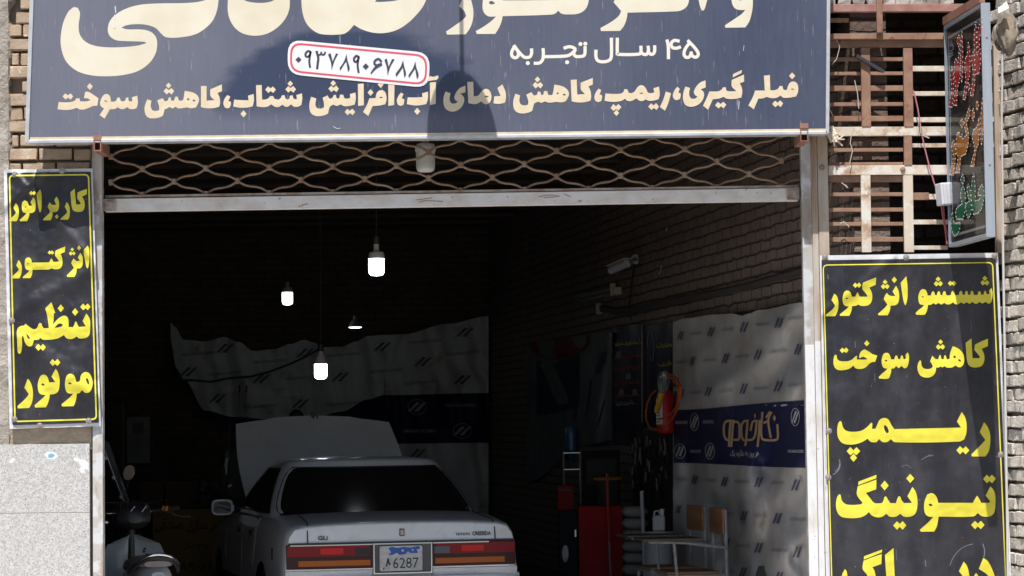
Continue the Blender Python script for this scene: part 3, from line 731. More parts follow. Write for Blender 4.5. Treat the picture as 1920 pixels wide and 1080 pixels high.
Ink().poly('90 853 96 850 103 853 98 858 91 858').build('sticker', mat('old_sticker_blue', (.22, .42, .52), .5), garage, lambda a, b, c: s_(a, b, c + .0006))
Ink().poly('137 860 143 857 150 861 158 862 166 868 166 880 158 880 160 886 152 887 148 880 153 874 146 866 139 864').build('paint_splash', mat('splash_white', (.78, .78, .80), .6), garage, s_)

Ink().poly('16 866 24 858 29 862 22 869').build('paint_splash', mat('splash_white', (.78, .78, .80), .6), garage, s_)
# ---------------------------------------------------------------- door frame posts of the roller grille
M_post = mat('post_paint', (.50, .47, .44), .55, col2=(.30, .20, .14), nscale=5, stretch=(2, 2, .5), lo=.5, hi=.66, spot=(.62, .62, .64), sscale=9, slo=.5, shi=.6, streak=(.28, .15, .09), stlo=.6, sthi=.8, bump=.15)
M_post2 = mat('post_tan', (.44, .33, .23), .6, col2=(.56, .52, .48), nscale=3, stretch=(2, 2, .6), streak=(.26, .13, .07), stlo=.52, sthi=.75, bump=.2)
M_rust = mat('rust_red', (.26, .115, .075), .7, col2=(.36, .19, .13), nscale=8, spot=(.15, .07, .045), sscale=30, bump=.2)
def vbar(mb, px0, px1, py, Y, z0, z1, dp):
    a = U(px0, py, Y).x; b = U(px1, py, Y).x
    mb.box(((a + b) / 2, Y + dp / 2, (z0 + z1) / 2), (b - a, dp, z1 - z0))
fr = empty('door_frame', (-.4, 14.98, 0), 'rust stained steel door frame around the garage opening, with the square tubes that carry the sign', 'door frame')
mb = MB(); vbar(mb, 172, 191, 300, 14.965, .12, 3.74, .07); mb.build('post', M_post, fr, bevel=.003)
mb = MB(); vbar(mb, 1502, 1520.5, 300, 14.965, .12, 3.74, .075); mb.build('post', mat('post_grey', (.47, .455, .44), .5, col2=(.33, .25, .19), nscale=4, stretch=(2, 2, .5), spot=(.60, .60, .62), sscale=8, slo=.5, shi=.62, bump=.15), fr, bevel=.003)
mb = MB(); vbar(mb, 1521, 1532, 300, 14.955, .12, 3.74, .08); mb.build('post', M_post2, fr, bevel=.002)
mb = MB(); vbar(mb, 1533, 1552, 300, 14.950, .12, 3.74, .085); mb.build('post', M_post2, fr, bevel=.002)
mb = MB(); zp_ = U(1515, 640, 14.95).z
vbar(mb, 1503, 1519.5, 300, 14.963, .14, zp_ - .02, .002); vbar(mb, 1521.3, 1531.6, 300, 14.953, .14, zp_, .002); vbar(mb, 1533.5, 1538, 300, 14.948, .14, zp_ + .01, .002)
mb.build('white_paint', mat('post_white', (.74, .74, .76), .5, col2=(.60, .56, .52), nscale=6, stretch=(2, 2, .8), lo=.5, hi=.72, spot=(.40, .30, .22), sscale=24, slo=.66, shi=.74), fr)
mb = MB()
for px, py in ((1541, 314),):
    p = U(px, py, 14.948); mb.lathe([(.001, .012), (.012, .010), (.017, 0), (.017, -.002)], 12, Matrix.Translation(p) @ Matrix.Rotation(R(90), 4, 'X'))
mb.build('bolt', mat('bolt_steel', (.30, .24, .21), .45, metal=.6), fr, smooth=True)
# square tubes from the wall to the front edge of the sign, open ended
for px0, px1, py0, py1, nm in ((175.5, 189.5, 263, 283, 0), (1500.5, 1515.5, 240, 265, 1)):
    mb = MB()
    p = U((px0 + px1) / 2, (py0 + py1) / 2, SY - .012); wd = U(px1, py0, SY).x - U(px0, py0, SY).x; ht = U(px0, py0, SY).z - U(px0, py1, SY).z
    t = .006; L = 15.0 - p.y
    for cx, cz, sx, sz in ((-wd / 2 + t / 2, 0, t, ht), (wd / 2 - t / 2, 0, t, ht), (0, ht / 2 - t / 2, wd - 2 * t, t), (0, -ht / 2 + t / 2, wd - 2 * t, t)):
        mb.box((p.x + cx, p.y + L / 2, p.z + cz), (sx, L, sz))
    mb.box((p.x, p.y + .10, p.z), (wd - 2 * t, .01, ht - 2 * t))
    mb.box((p.x, SY - .008, p.z + ht / 2 + .014), (wd * 1.05, .012, .03))
    mb.build('sign_bracket', M_rust, fr)

# ---------------------------------------------------------------- the roller grille, pulled up to just under the sign
gr = empty('roller_grille', U(850, 375, 15.03), 'rusty wavy-rod roller grille half rolled up above the opening, with a white bottom bar', 'roller grille')
GY = 15.06
M_rod = mat('grille_rod', (.26, .155, .095), .6, col2=(.36, .26, .185), nscale=14, spot=(.20, .10, .06), sscale=40, bump=.15, bscale=90)
mb = MB(); cl = []
def gnode(i, j):
    x = 267 + 59.4 * i + .012 * i * i * 2
    return Vector((x, 365.5 - 24.2 * j - .0131 * (x - 267), 0))
for i in range(-1, 21):
    for j in range(0, 8):
        if (i + j) % 2: continue
        for dj in (1,):
            for di in (-1, 1):
                if not (-1 <= i + di <= 21): continue
                a = gnode(i, j); b = gnode(i + di, j + dj)
                wob = random.uniform(-1.2, 1.2)
                pts = []
                for k in range(9):
                    t = k / 8
                    p = a.lerp(b, t)
                    y = p.y - 3.0 * math.sin(2 * math.pi * t) + (wob * math.sin(math.pi * t))
                    pts.append(U(p.x, y, GY + (.006 if di > 0 else -.006)))
                mb.tube(pts, .0076, 6)
        c = gnode(i, j); p = U(c.x, c.y, GY)
        cl.append(p)
mb.build('lattice', M_rod, gr, smooth=True, sharp=80)
first = None
for p in cl[:100]:
    if first is None:
        first = MB().box((0, 0, 0), (.026, .034, .036)).build('rod_clip', M_rod, gr, bevel=.003); o = first
    else:
        o = first.copy(); COL.objects.link(o); o.parent = gr; o.matrix_parent_inverse = gr.matrix_world.inverted()
    o.location = p; o.rotation_euler = (0, random.uniform(-.15, .15), random.uniform(-.1, .1))

M_bar = mat('bar_white', (.78, .75, .73), .55, col2=(.66, .59, .53), nscale=7, stretch=(1, 1, 2), spot=(.26, .12, .06), sscale=30, slo=.66, shi=.72, streak=(.36, .18, .09), stlo=.68, sthi=.82, bump=.1)
a = U(197, 385, 15.03); b = U(1496, 364.5, 15.03)
MB().bar(a, b, .082, .045).build('bottom_bar', M_bar, gr, bevel=.004)
a = U(197, 368.5, 15.035); b = U(1496, 349, 15.035)
MB().bar(a, b, .014, .03).build('rod_rail', mat('rail_grey', (.42, .36, .31), .6, col2=(.25, .15, .1), nscale=12), gr)
for px, py in ((205, 384), (1487, 363)):
    mb = MB(); p = U(px, py, 15.012); mb.box(p, (.075, .02, .075)); mb.box(p + Vector((0, -.014, .0)), (.045, .012, .045))
    mb.build('guide_shoe', mat('shoe_grey', (.42, .36, .33), .6, col2=(.25, .16, .11), nscale=20), gr, bevel=.003)
M_scr = mat('rust_scratch', (.33, .16, .07), .8)
k = Ink()
for t in ('1010 369 1030 366 1050 368', '1020 371 1045 369', '1058 364 1070 369', '560 388 570 384 577 382', '785 379 800 376 830 378', '780 375 810 371'):
    k.pen(t, 1.2)
k.build('scratch', M_scr, gr, lambda x, y, o: U(x, y, 15.0285 - o))

# ---------------------------------------------------------------- the long sign
sg = empty('shop_sign', U(800, 262, SY), 'long dark navy shop sign with huge cream Persian lettering over the garage opening', 'sign')
def navy():
    m = bpy.data.materials.new('sign_navy'); m.use_nodes = True
    nt = m.node_tree; L = nt.links; b = nt.nodes['Principled BSDF']
    b.inputs['Roughness'].default_value = .42
    geo = N(nt, 'ShaderNodeNewGeometry')
    sx = N(nt, 'ShaderNodeSeparateXYZ'); L.new(geo.outputs['Position'], sx.inputs[0])
    # dust in fine vertical streaks; colour paler towards the left
    mp = N(nt, 'ShaderNodeMapping'); mp.inputs['Scale'].default_value = (60, 1, 5); L.new(geo.outputs['Position'], mp.inputs['Vector'])
    n1 = N(nt, 'ShaderNodeTexNoise', i_Scale=1.0, i_Detail=6.0, i_Roughness=.7); L.new(mp.outputs[0], n1.inputs['Vector'])
    n2 = N(nt, 'ShaderNodeTexNoise', i_Scale=1.1, i_Detail=3.0); L.new(geo.outputs['Position'], n2.inputs['Vector'])
    gx = N(nt, 'ShaderNodeMapRange', i_From_Min=-2.9, i_From_Max=1.6, i_To_Min=.78, i_To_Max=.22); L.new(sx.outputs[0], gx.inputs['Value'])
    a1 = N(nt, 'ShaderNodeMath', operation='MULTIPLY_ADD'); a1.inputs[1].default_value = .35; L.new(n1.outputs['Fac'], a1.inputs[0]); L.new(gx.outputs[0], a1.inputs[2])
    a2 = N(nt, 'ShaderNodeMath', operation='MULTIPLY_ADD'); a2.inputs[1].default_value = .5; L.new(n2.outputs['Fac'], a2.inputs[0]); L.new(a1.outputs[0], a2.inputs[2])
    a3 = N(nt, 'ShaderNodeMath', operation='SUBTRACT'); a3.inputs[1].default_value = .38; L.new(a2.outputs[0], a3.inputs[0])
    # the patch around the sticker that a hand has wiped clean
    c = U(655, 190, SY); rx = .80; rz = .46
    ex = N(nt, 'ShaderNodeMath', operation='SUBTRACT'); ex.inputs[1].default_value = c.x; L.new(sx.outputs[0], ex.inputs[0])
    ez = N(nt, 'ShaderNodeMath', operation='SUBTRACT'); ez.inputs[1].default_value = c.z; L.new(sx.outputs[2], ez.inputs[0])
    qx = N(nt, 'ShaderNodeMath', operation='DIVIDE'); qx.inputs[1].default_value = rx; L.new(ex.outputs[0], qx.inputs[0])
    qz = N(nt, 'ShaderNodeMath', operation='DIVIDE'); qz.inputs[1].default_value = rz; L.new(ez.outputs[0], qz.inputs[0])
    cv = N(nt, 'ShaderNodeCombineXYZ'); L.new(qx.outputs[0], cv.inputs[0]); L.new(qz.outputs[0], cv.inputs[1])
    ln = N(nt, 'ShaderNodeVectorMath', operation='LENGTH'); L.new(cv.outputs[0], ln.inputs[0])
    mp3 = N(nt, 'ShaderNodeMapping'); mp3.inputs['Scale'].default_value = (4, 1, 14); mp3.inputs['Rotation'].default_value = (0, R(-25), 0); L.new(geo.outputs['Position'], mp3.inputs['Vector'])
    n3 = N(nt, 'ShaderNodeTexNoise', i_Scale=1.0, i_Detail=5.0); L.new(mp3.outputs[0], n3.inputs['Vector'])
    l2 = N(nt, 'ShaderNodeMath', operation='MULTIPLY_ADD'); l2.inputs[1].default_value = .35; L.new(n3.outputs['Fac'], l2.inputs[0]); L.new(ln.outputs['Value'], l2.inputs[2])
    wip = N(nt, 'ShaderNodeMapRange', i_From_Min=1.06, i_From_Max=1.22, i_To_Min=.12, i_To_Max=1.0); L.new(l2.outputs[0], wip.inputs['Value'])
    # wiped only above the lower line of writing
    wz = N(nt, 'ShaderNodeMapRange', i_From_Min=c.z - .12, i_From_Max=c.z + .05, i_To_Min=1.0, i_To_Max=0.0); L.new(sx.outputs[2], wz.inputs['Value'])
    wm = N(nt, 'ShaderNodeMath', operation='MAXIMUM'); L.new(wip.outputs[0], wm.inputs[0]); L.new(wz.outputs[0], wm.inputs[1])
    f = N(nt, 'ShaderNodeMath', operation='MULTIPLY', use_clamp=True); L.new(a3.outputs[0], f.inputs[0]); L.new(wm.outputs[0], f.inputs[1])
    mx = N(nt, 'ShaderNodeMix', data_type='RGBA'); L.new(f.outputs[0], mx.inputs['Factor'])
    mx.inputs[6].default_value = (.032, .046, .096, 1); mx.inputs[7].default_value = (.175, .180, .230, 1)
    # specks
    n4 = N(nt, 'ShaderNodeTexNoise', i_Scale=70.0, i_Detail=1.0); L.new(mp.outputs[0], n4.inputs['Vector'])
    n4.inputs['Scale'].default_value = 1.6
    sp = N(nt, 'ShaderNodeMapRange', i_From_Min=.72, i_From_Max=.76, i_To_Max=.5); L.new(n4.outputs['Fac'], sp.inputs['Value'])
    mx2 = N(nt, 'ShaderNodeMix', data_type='RGBA'); L.new(sp.outputs[0], mx2.inputs['Factor']); L.new(mx.outputs[2], mx2.inputs[6]); mx2.inputs[7].default_value = (.34, .33, .33, 1)
    L.new(mx2.outputs[2], b.inputs['Base Color'])
    rr = N(nt, 'ShaderNodeMapRange', i_To_Min=.32, i_To_Max=.6); L.new(f.outputs[0], rr.inputs['Value']); L.new(rr.outputs[0], b.inputs['Roughness'])
    return m
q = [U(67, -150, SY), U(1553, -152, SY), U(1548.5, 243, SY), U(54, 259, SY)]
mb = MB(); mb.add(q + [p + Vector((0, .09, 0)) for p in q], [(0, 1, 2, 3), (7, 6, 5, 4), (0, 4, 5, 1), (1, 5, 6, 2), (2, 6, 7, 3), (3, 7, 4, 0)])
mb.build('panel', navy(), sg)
M_alu = mat('sign_aluminium', (.66, .67, .69), .4, metal=.35, col2=(.52, .53, .55), nscale=10, streak=(.42, .36, .3), stlo=.66, sthi=.85)
fo = SY - .012
mb = MB()
mb.bar(U(64.5, -150, fo), U(50, 267, fo), .024, .11)
mb.bar(U(50, 265.5, fo), U(1551, 248.5, fo), .019, .11)
mb.bar(U(1555, -152, fo), U(1551.5, 250, fo), .021, .11)
mb.bar(U(62, -153, fo), U(1556, -155, fo), .03, .11)
mb.build('frame', M_alu, sg, bevel=.002)
MB().bar(U(56, 260, SY - .004), U(1548, 243.6, SY - .004), .016, .008).build('edge_strip', mat('cream_strip', (.74, .62, .44), .6, col2=(.62, .5, .36), nscale=12), sg)
M_cream = mat('cream_vinyl', (.80, .74, .60), .5, col2=(.74, .66, .50), nscale=3, spot=(.62, .54, .40), sscale=45, slo=.68, shi=.76)
M_cream2 = mat('tan_vinyl', (.80, .68, .50), .5, col2=(.72, .58, .39), nscale=16, lo=.35, hi=.7)
M_cream3 = mat('pale_vinyl', (.82, .77, .67), .5)
ssurf = lambda x, y, o: U(x, y, SY - .0007 - o)
ink_sign_big().build('lettering', M_cream, sg, ssurf, step=.00005)
ink_sign_line().build('lettering', M_cream2, sg, ssurf, step=.00003)
ink_sign_years().build('lettering', M_cream3, sg, ssurf, step=.00003)
k = Ink()
for t in ('216 12 217 24', '215 28 216 36'): k.pen(t, 1.8)
k.disc(215, 51, 1.6).disc(260, 70, 1.0)
k.pen('625 237 632 241 638 240', 1).pen('1395 85 1394 95', .8).pen('1386 190 1385 205', 1.0)
k.build('scuff', mat('scuff_white', (.72, .71, .69), .7), sg, lambda x, y, o: U(x, y, SY - .0030 - o))
# the pasted sticker with the telephone number
ST = [(540, 74), (806, 99), (804, 165), (539, 139)]
def rrect(c, r, n=5):
    out = []
    c = [Vector(p) for p in c]
    for i in range(4):
        a = (c[i - 1] - c[i]).normalized(); b = (c[(i + 1) % 4] - c[i]).normalized()
        p0 = c[i] + a * r; p1 = c[i] + b * r
        for j in range(n + 1):
            t = j / n
            out.append(p0 * (1 - t)**2 + c[i] * 2 * t * (1 - t) + p1 * t * t)
    return out
def inset(c, d):
    m = sum((Vector(p) for p in c), Vector((0, 0))) / len(c)
    c = [Vector(p) for p in c]; out = []
    for i in range(4):
        a = (c[i - 1] - c[i]).normalized(); b = (c[(i + 1) % 4] - c[i]).normalized()
        out.append(c[i] + a * d + b * d)
    return out
k = Ink(); k.p.append([rrect(ST, 26)])
stk = k.build('sticker', mat('sticker_white', (.84, .84, .87), .35, col2=(.80, .80, .84), nscale=8), sg, lambda x, y, o: U(x, y, SY - .0032 - o))
k = Ink(); k.p.append([rrect(inset(ST, 4.5), 22), rrect(inset(ST, 8.2), 19)])
k.build('border', mat('sticker_red', (.72, .10, .13), .4), stk, lambda x, y, o: U(x, y, SY - .0038 - o))
ink_phone().build('lettering', mat('sticker_ink', (.055, .055, .085), .45), stk, lambda x, y, o: U(x, y, SY - .0040 - o))

# ---------------------------------------------------------------- the two black banners
def quad_surf(c, Y, fold):
    """a hung sheet: photo pixel -> point on its folded surface"""
    return lambda x, y, o=0.0: U(x, y, Y + fold(x, y) - o)
def dark_vinyl(name, base, dust, seed, lo=.42, hi=.75):
    m = mat(name, base, .38, col2=dust, nscale=3.2, stretch=(1.6, 1, .8), lo=lo, hi=hi, rough2=.55, spot=(.34, .33, .33), sscale=75, slo=.70, shi=.76, streak=tuple(v * 1.5 for v in base), stlo=.5, sthi=.8, bump=.10, bscale=9, bdist=.03)
    return m
M_vinyl = dark_vinyl('black_vinyl', (.018, .0175, .023), (.050, .049, .060), 1)
M_yel = mat('yellow_print', (.80, .72, .065), .45, col2=(.72, .63, .05), nscale=5)
M_white = mat('banner_margin', (.74, .74, .78), .5, col2=(.6, .6, .62), nscale=9)
M_screw = mat('screw_head', (.42, .36, .34), .4, metal=.5)
def banner(name, corners, Y, fold, margin, line, lw, r, ink, screws, label, nx=80, ny=220):
    b_ = empty(name, U(sum(c[0] for c in corners) / 4, corners[2][1] - 20, Y), label, 'banner')
    su = quad_surf(corners, Y, fold)
    c = [Vector(p) for p in corners]
    def sheet(ins, off, m_, nm):
        cc = inset2(c, ins)
        vs = []; fs = []
        for j in range(ny + 1):
            for i in range(nx + 1):
                u = i / nx; v = j / ny
                p = (cc[0] * (1 - u) + cc[1] * u) * (1 - v) + (cc[3] * (1 - u) + cc[2] * u) * v
                vs.append(su(p.x, p.y, off))
        for j in range(ny):
            for i in range(nx):
                k_ = j * (nx + 1) + i
                fs.append((k_, k_ + 1, k_ + nx + 2, k_ + nx + 1))
        return MB().add(vs, fs).build(nm, m_, b_, smooth=True, sharp=80)
    sheet((0, 0, 0, 0), -.007, M_white, 'sheet')
    sheet(margin, .0012, M_vinyl, 'print')
    k = Ink(); o1 = rrect(inset2(c, line), r, 6); o2 = rrect(inset2(c, tuple(a + lw for a in line)), max(r - lw, 1), 6)
    # densify so that the line follows the folds
    def dens(lp):
        out = []
        for i in range(len(lp)):
            a, b2 = lp[i], lp[(i + 1) % len(lp)]
            n_ = max(1, int((b2 - a).length / 4))
            out += [a.lerp(b2, j / n_) for j in range(n_)]
        return out
    n_ = len(o1)
    for i in range(n_):
        a0, a1, b0, b1 = o1[i], o1[(i + 1) % n_], o2[i], o2[(i + 1) % n_]
        m_ = max(1, int((a1 - a0).length / 4))
        k.p.append(('q', [(a0.lerp(a1, j / m_), a0.lerp(a1, (j + 1) / m_), b0.lerp(b1, (j + 1) / m_), b0.lerp(b1, j / m_)) for j in range(m_)]))
    k.build('border_line', M_yel, b_, lambda x, y, o: su(x, y, .0028), step=0)
    ink.build('lettering', M_yel, b_, lambda x, y, o: su(x, y, .0026 + o), step=.00002, fine=5)
    for px, py in screws:
        MB().lathe([(.001, .008), (.008, .007), (.012, .002), (.019, .001), (.019, -.002)], 12, Matrix.Translation(su(px, py, .002)) @ Matrix.Rotation(R(90), 4, 'X')).build('screw', M_screw, b_, smooth=True)
    return b_
def inset2(c, d):
    """shrink a quad by d = (top, right, bottom, left) pixels"""
    c = [Vector(p) for p in c]
    u = (c[1] - c[0]).normalized(); v = (c[3] - c[0]).normalized(); v2 = (c[2] - c[1]).normalized(); u2 = (c[2] - c[3]).normalized()
    return [c[0] + u * d[3] + v * d[0], c[1] - u * d[1] + v2 * d[0], c[2] - u2 * d[1] - v2 * d[2], c[3] + u2 * d[3] - v * d[2]]
def foldL(x, y):
    t = max(0.0, 1 - (y - 318) / 200.0)
    q = .016 * math.exp(-((y - 400 - 1.1 * (x - 95)) / 13.0)**2) + .014 * math.exp(-((y - 368 + .9 * (x - 30)) / 10.0)**2) * (x < 90) + .016 * math.exp(-((y - 640 - .7 * (x - 40)) / 22.0)**2) + .012 * math.exp(-((y - 545 + .55 * (x - 100)) / 14.0)**2) + .010 * math.exp(-((x - 60 - .12 * (y - 330)) / 7.0)**2) * t
    q += .007 * nz(x, 0, y, .035) + .003 * nz(x, 5, y, .09)
    return -q -.016 * t * math.sin((x * 1.0 + y * .55) / 17.0) * math.exp(-((x - 60) / 90.0)**2) - .010 * math.sin((x - .35 * y) / 26.0 + 1.0) * (.35 + .5 * t) - .004 * math.sin(y / 47.0) - .008 * math.exp(-((y - 470) / 60.0)**2)
banner('shop_banner', [(7, 318), (173.5, 316), (189, 799), (18, 804)], 14.925, foldL, (6, 3.5, 6.5, 6), (10, 6.5, 12, 9.0), 2.8, 9, ink_narrow(),
       [(28, 327), (116, 320), (22, 601), (27, 786), (75, 797), (166, 789)], 'narrow tall black banner with four yellow words on the pier left of the opening')
def foldR(x, y):
    q = .004 * math.exp(-((y - 610 - .5 * (x - 1600)) / 20.0)**2) + .009 * math.exp(-((y - 560 + .8 * (x - 1580)) / 13.0)**2) * (x < 1680) + .005 * math.exp(-((y - 740 + .25 * (x - 1600)) / 26.0)**2) + .008 * math.exp(-((x - 1630 - .15 * (y - 500)) / 9.0)**2) * max(0, 1 - (y - 480) / 180)
    q += .007 * nz(x, 0, y, .022) + .0025 * nz(x, 5, y, .07)
    return -q -.004 * math.sin((x * .6 + y) / 60.0) - .004 * math.sin((x - .5 * y) / 35.0) - .003 * math.sin(y / 24.0 + x / 90.0)
banner('shop_banner', [(1537, 479), (1871, 474), (1897, 1100), (1554, 1100)], 14.915, foldR, (9, 4.5, 2, 3), (17, 9.5, -30, 4.8), 2.2, 10, ink_wide(),
       [(1547, 482), (1699, 483), (1865, 480), (1877, 852), (1554, 808), (1553, 895)], 'wide black banner with yellow words hung under the rusty window grille', nx=110, ny=200)

wban = [o for o in bpy.data.objects if o.name.startswith('shop_banner')][-1]
k = Ink()
for t, w_ in (('1781 1060 1787 1046 1797 1033 1810 1024 1824 1020', 1.1), ('1562 890 1570 884 1575 874 1574 862', 1.6), ('1566 884 1572 878 1574 870', 1.2), ('1690 875 1700 872 1708 877', .8), ('1728 862 1738 856 1750 854', 1.0), ('1735 858 1744 852', .8), ('1843 1020 1846 1032 1845 1044', 1.6), ('1735 1050 1736 1062', 1.0), ('1868 855 1876 858 1882 856', 1.2), ('1552 515 1553 523', 1.2), ('1680 1030 1681 1050', .7), ('1603 640 1604 652', .8), ('1640 700 1641 716', .6), ('1820 600 1822 622', .5)):
    k.pen(t, w_)
for x, y in ((1628, 599), (1805, 1008), (1612, 560), (1700, 706), (1790, 820), (1592, 930), (1660, 1030)): k.disc(x, y, .8)
k.build('scuff', mat('scuff_grey', (.19, .19, .21), .7), wban, lambda x, y, o: U(x, y, 14.915 + foldR(x, y) - .0023 - o), step=.00002)
# ---------------------------------------------------------------- the rusty grille right of the opening and the dark recess behind it
rg = empty('window_grille', U(1650, 470, 14.98), 'rusty iron grille of square bars, half painted cream, right of the long sign', 'window grille')
M_iron = mat('iron_rust', (.27, .145, .095), .7, col2=(.36, .22, .15), nscale=9, spot=(.20, .095, .06), sscale=26, bump=.15)
M_ironc = mat('iron_cream', (.66, .57, .46), .65, col2=(.40, .24, .15), nscale=8, lo=.5, hi=.66, spot=(.72, .68, .62), sscale=14, slo=.5, shi=.6, bump=.15)
Z3 = 1 / 2.16
def zp(x, y): return (1520 + x * Z3, y * Z3)
def gbar(x0, y0, x1, y1, horiz, m_, nm, Y=14.98, dp=.03):
    a = zp(x0, y0); b = zp(x1, y1)
    if horiz:
        ym = (a[1] + b[1]) / 2; p = U(a[0], ym, Y); q_ = U(b[0], ym - .004 * (b[0] - a[0]), Y); wd = (b[1] - a[1]) / 307.0
    else:
        xm = (a[0] + b[0]) / 2; p = U(xm, a[1], Y); q_ = U(xm + .016 * (b[1] - a[1]), b[1], Y); wd = (b[0] - a[0]) / 307.0
    MB().bar(p, q_, wd, dp).build(nm, m_, rg, bevel=.002)
gbar(70, 17, 640, 48, True, mat('iron_pink', (.32, .15, .12), .6, col2=(.42, .25, .21), nscale=10), 'crossbeam', 14.90, .05)
gbar(72, 136, 290, 158, True, M_iron, 'crossbeam', 14.93, .04)
gbar(70, 162, 550, 192, True, M_iron, 'crossbeam')
gbar(285, 134, 550, 160, True, M_iron, 'crossbeam', 14.95)
gbar(72, 514, 552, 551, True, M_ironc, 'crossbeam')
gbar(72, 670, 555, 709, True, M_ironc, 'crossbeam')
gbar(203, 192, 240, 513, False, M_iron, 'upright', 14.975)
gbar(375, 192, 412, 513, False, M_iron, 'upright', 14.975)
gbar(378, 552, 410, 669, False, M_iron, 'upright', 14.975)
gbar(203, 710, 242, 1022, False, M_ironc, 'upright', 14.975)
gbar(375, 710, 414, 1022, False, M_ironc, 'upright', 14.975)
gbar(266, -40, 290, 132, False, M_iron, 'upright', 14.89)
gbar(740, 180, 764, 1025, False, M_post2, 'upright', 14.97, .05)
for y0, y1 in ((232, 248), (291, 305), (347, 369), (415, 430), (470, 491), (600, 615), (658, 669), (713, 738), (780, 795), (842, 858), (900, 915), (961, 980)):
    gbar(72, y0, 375, y1, True, M_iron, 'slat', 15.0, .018)
for y0, y1, m_ in ((267, 289, M_ironc), (370, 388, M_ironc), (475, 495, M_ironc), (581, 597, M_ironc), (786, 808, M_ironc), (890, 909, M_ironc), (995, 1012, M_ironc)):
    gbar(412, y0, 556 if y0 > 780 or y0 < 400 else 750, y1, True, m_, 'slat', 15.0, .018)
gbar(412, 780, 480, 810, True, M_iron, 'slat', 14.985, .014)
gbar(72, 73, 155, 90, True, M_iron, 'slat', 14.93, .02)
for x, y in ((373, 685),):
    p = U(*zp(x, y), 14.978); MB().lathe([(.001, .012), (.012, .010), (.017, 0), (.017, -.002)], 12, Matrix.Translation(p) @ Matrix.Rotation(R(90), 4, 'X')).build('bolt', M_iron, rg, smooth=True)
rc = empty('recess', (2.5, 15.6, 0), 'shadowed brick passage behind the rusty grille', 'passage')
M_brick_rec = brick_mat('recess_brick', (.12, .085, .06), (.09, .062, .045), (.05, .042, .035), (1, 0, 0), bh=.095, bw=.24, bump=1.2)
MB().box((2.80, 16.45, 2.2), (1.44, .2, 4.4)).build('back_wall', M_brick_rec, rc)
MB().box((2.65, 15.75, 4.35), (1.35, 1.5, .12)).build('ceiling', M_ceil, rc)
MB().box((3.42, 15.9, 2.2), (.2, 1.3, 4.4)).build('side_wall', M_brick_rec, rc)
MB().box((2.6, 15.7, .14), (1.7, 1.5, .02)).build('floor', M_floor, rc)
MB().box((2.45, 15.2, 4.9), (1.15, .34, 1.0)).build('lintel_wall', M_brick_out, rc)
mb = MB()
for py, t in ((3, .05),):
    for i in range(9):
        p = U(1556 + i * 27, py - .01 * i * 27, 14.94); mb.box(p, (.075, .06, .05))
mb.build('tile_edge', mat('broken_tile', (.48, .44, .40), .9, col2=(.3, .26, .22), nscale=20, bump=.8), rc, jitter=.01)

# loose things on the grille
M_wire_p = mat('pink_wire', (.52, .20, .24), .5)
tag(MB().tube([U(*zp(x, y), 14.955) for x, y in ((415, 365), (424, 395), (434, 440), (446, 520), (462, 600), (482, 680), (500, 740), (518, 792))], .0045, 6).build('wire', M_wire_p, smooth=True), 'thin pink wire running down the rusty grille to the white box', 'wire')
mb = MB().tube([U(*zp(x, y), 14.955) for x, y in ((530, 835), (536, 880), (545, 930), (552, 990))], .005, 6)
mb.tube([U(*zp(x, y), 14.957) for x, y in ((538, 835), (542, 890), (556, 960))], .004, 6)
tag(mb.build('wire', mat('red_wire', (.45, .12, .14), .5), smooth=True), 'pair of red wires hanging below the white box', 'wire')
tr = empty('ballast_box', U(*zp(556, 785), 14.95), 'white tilted metal transformer box hung on the rusty grille', 'electrical box')
M = Matrix.Translation(U(*zp(556, 786), 14.90)) @ Matrix.Rotation(R(-4), 4, 'Y') @ Matrix.Rotation(R(14), 4, 'Z')
MB().box((0, 0, 0), (.125, .09, .135), M).build('case', mat('ballast_white', (.74, .74, .78), .45, col2=(.62, .62, .66), nscale=14), tr, bevel=.006)
mb = MB()
for i in range(5): mb.box((-.05 + i * .022, -.0465, 0), (.004, .004, .12), M)
mb.build('rib', mat('ballast_rib', (.6, .6, .64), .45), tr)
tag(MB().bar(U(*zp(187, 225), 14.95), U(*zp(298, 290), 14.95), .018, .018).build('stick', mat('black_stick', (.04, .045, .06), .4)), 'short black stick lying aslant on the grille bars', 'stick')
for tr_ in (((80, 420), (76, 440), (90, 470)), ((176, 515), (165, 545), (160, 580), (170, 610), (158, 660)), ((178, 325), (190, 380), (195, 440)), ((100, 150), (118, 190), (105, 240), (85, 262)), ((450, 520), (470, 552), (480, 560), (452, 548)), ((120, 905), (135, 898), (155, 918)), ((125, 740), (150, 760), (140, 748)), ((432, 540), (440, 470), (446, 540))):
    tag(MB().tube([U(*zp(x, y), 14.95) for x, y in tr_], .003, 5).build('string', mat('string_pale', (.58, .52, .44), .8)), 'short scrap of pale string knotted to the rusty grille bars', 'string', 'string scraps on the rusty grille')
mb = MB(); p = U(*zp(84, 525), 14.93)
for i in range(9): mb.tube([p + Vector((random.uniform(-.03, .03), 0, random.uniform(-.02, .02))), p + Vector((random.uniform(-.02, .06), -.02, -.06 + random.uniform(-.02, .03))), p + Vector((random.uniform(-.02, .08), 0, -.09 + random.uniform(-.02, .06)))], [.012, .01, .004], 6)
tag(mb.build('rag', mat('cream_rag', (.72, .64, .50), .9), smooth=True), 'torn cream rag tied beside the lower corner of the long sign', 'rag')

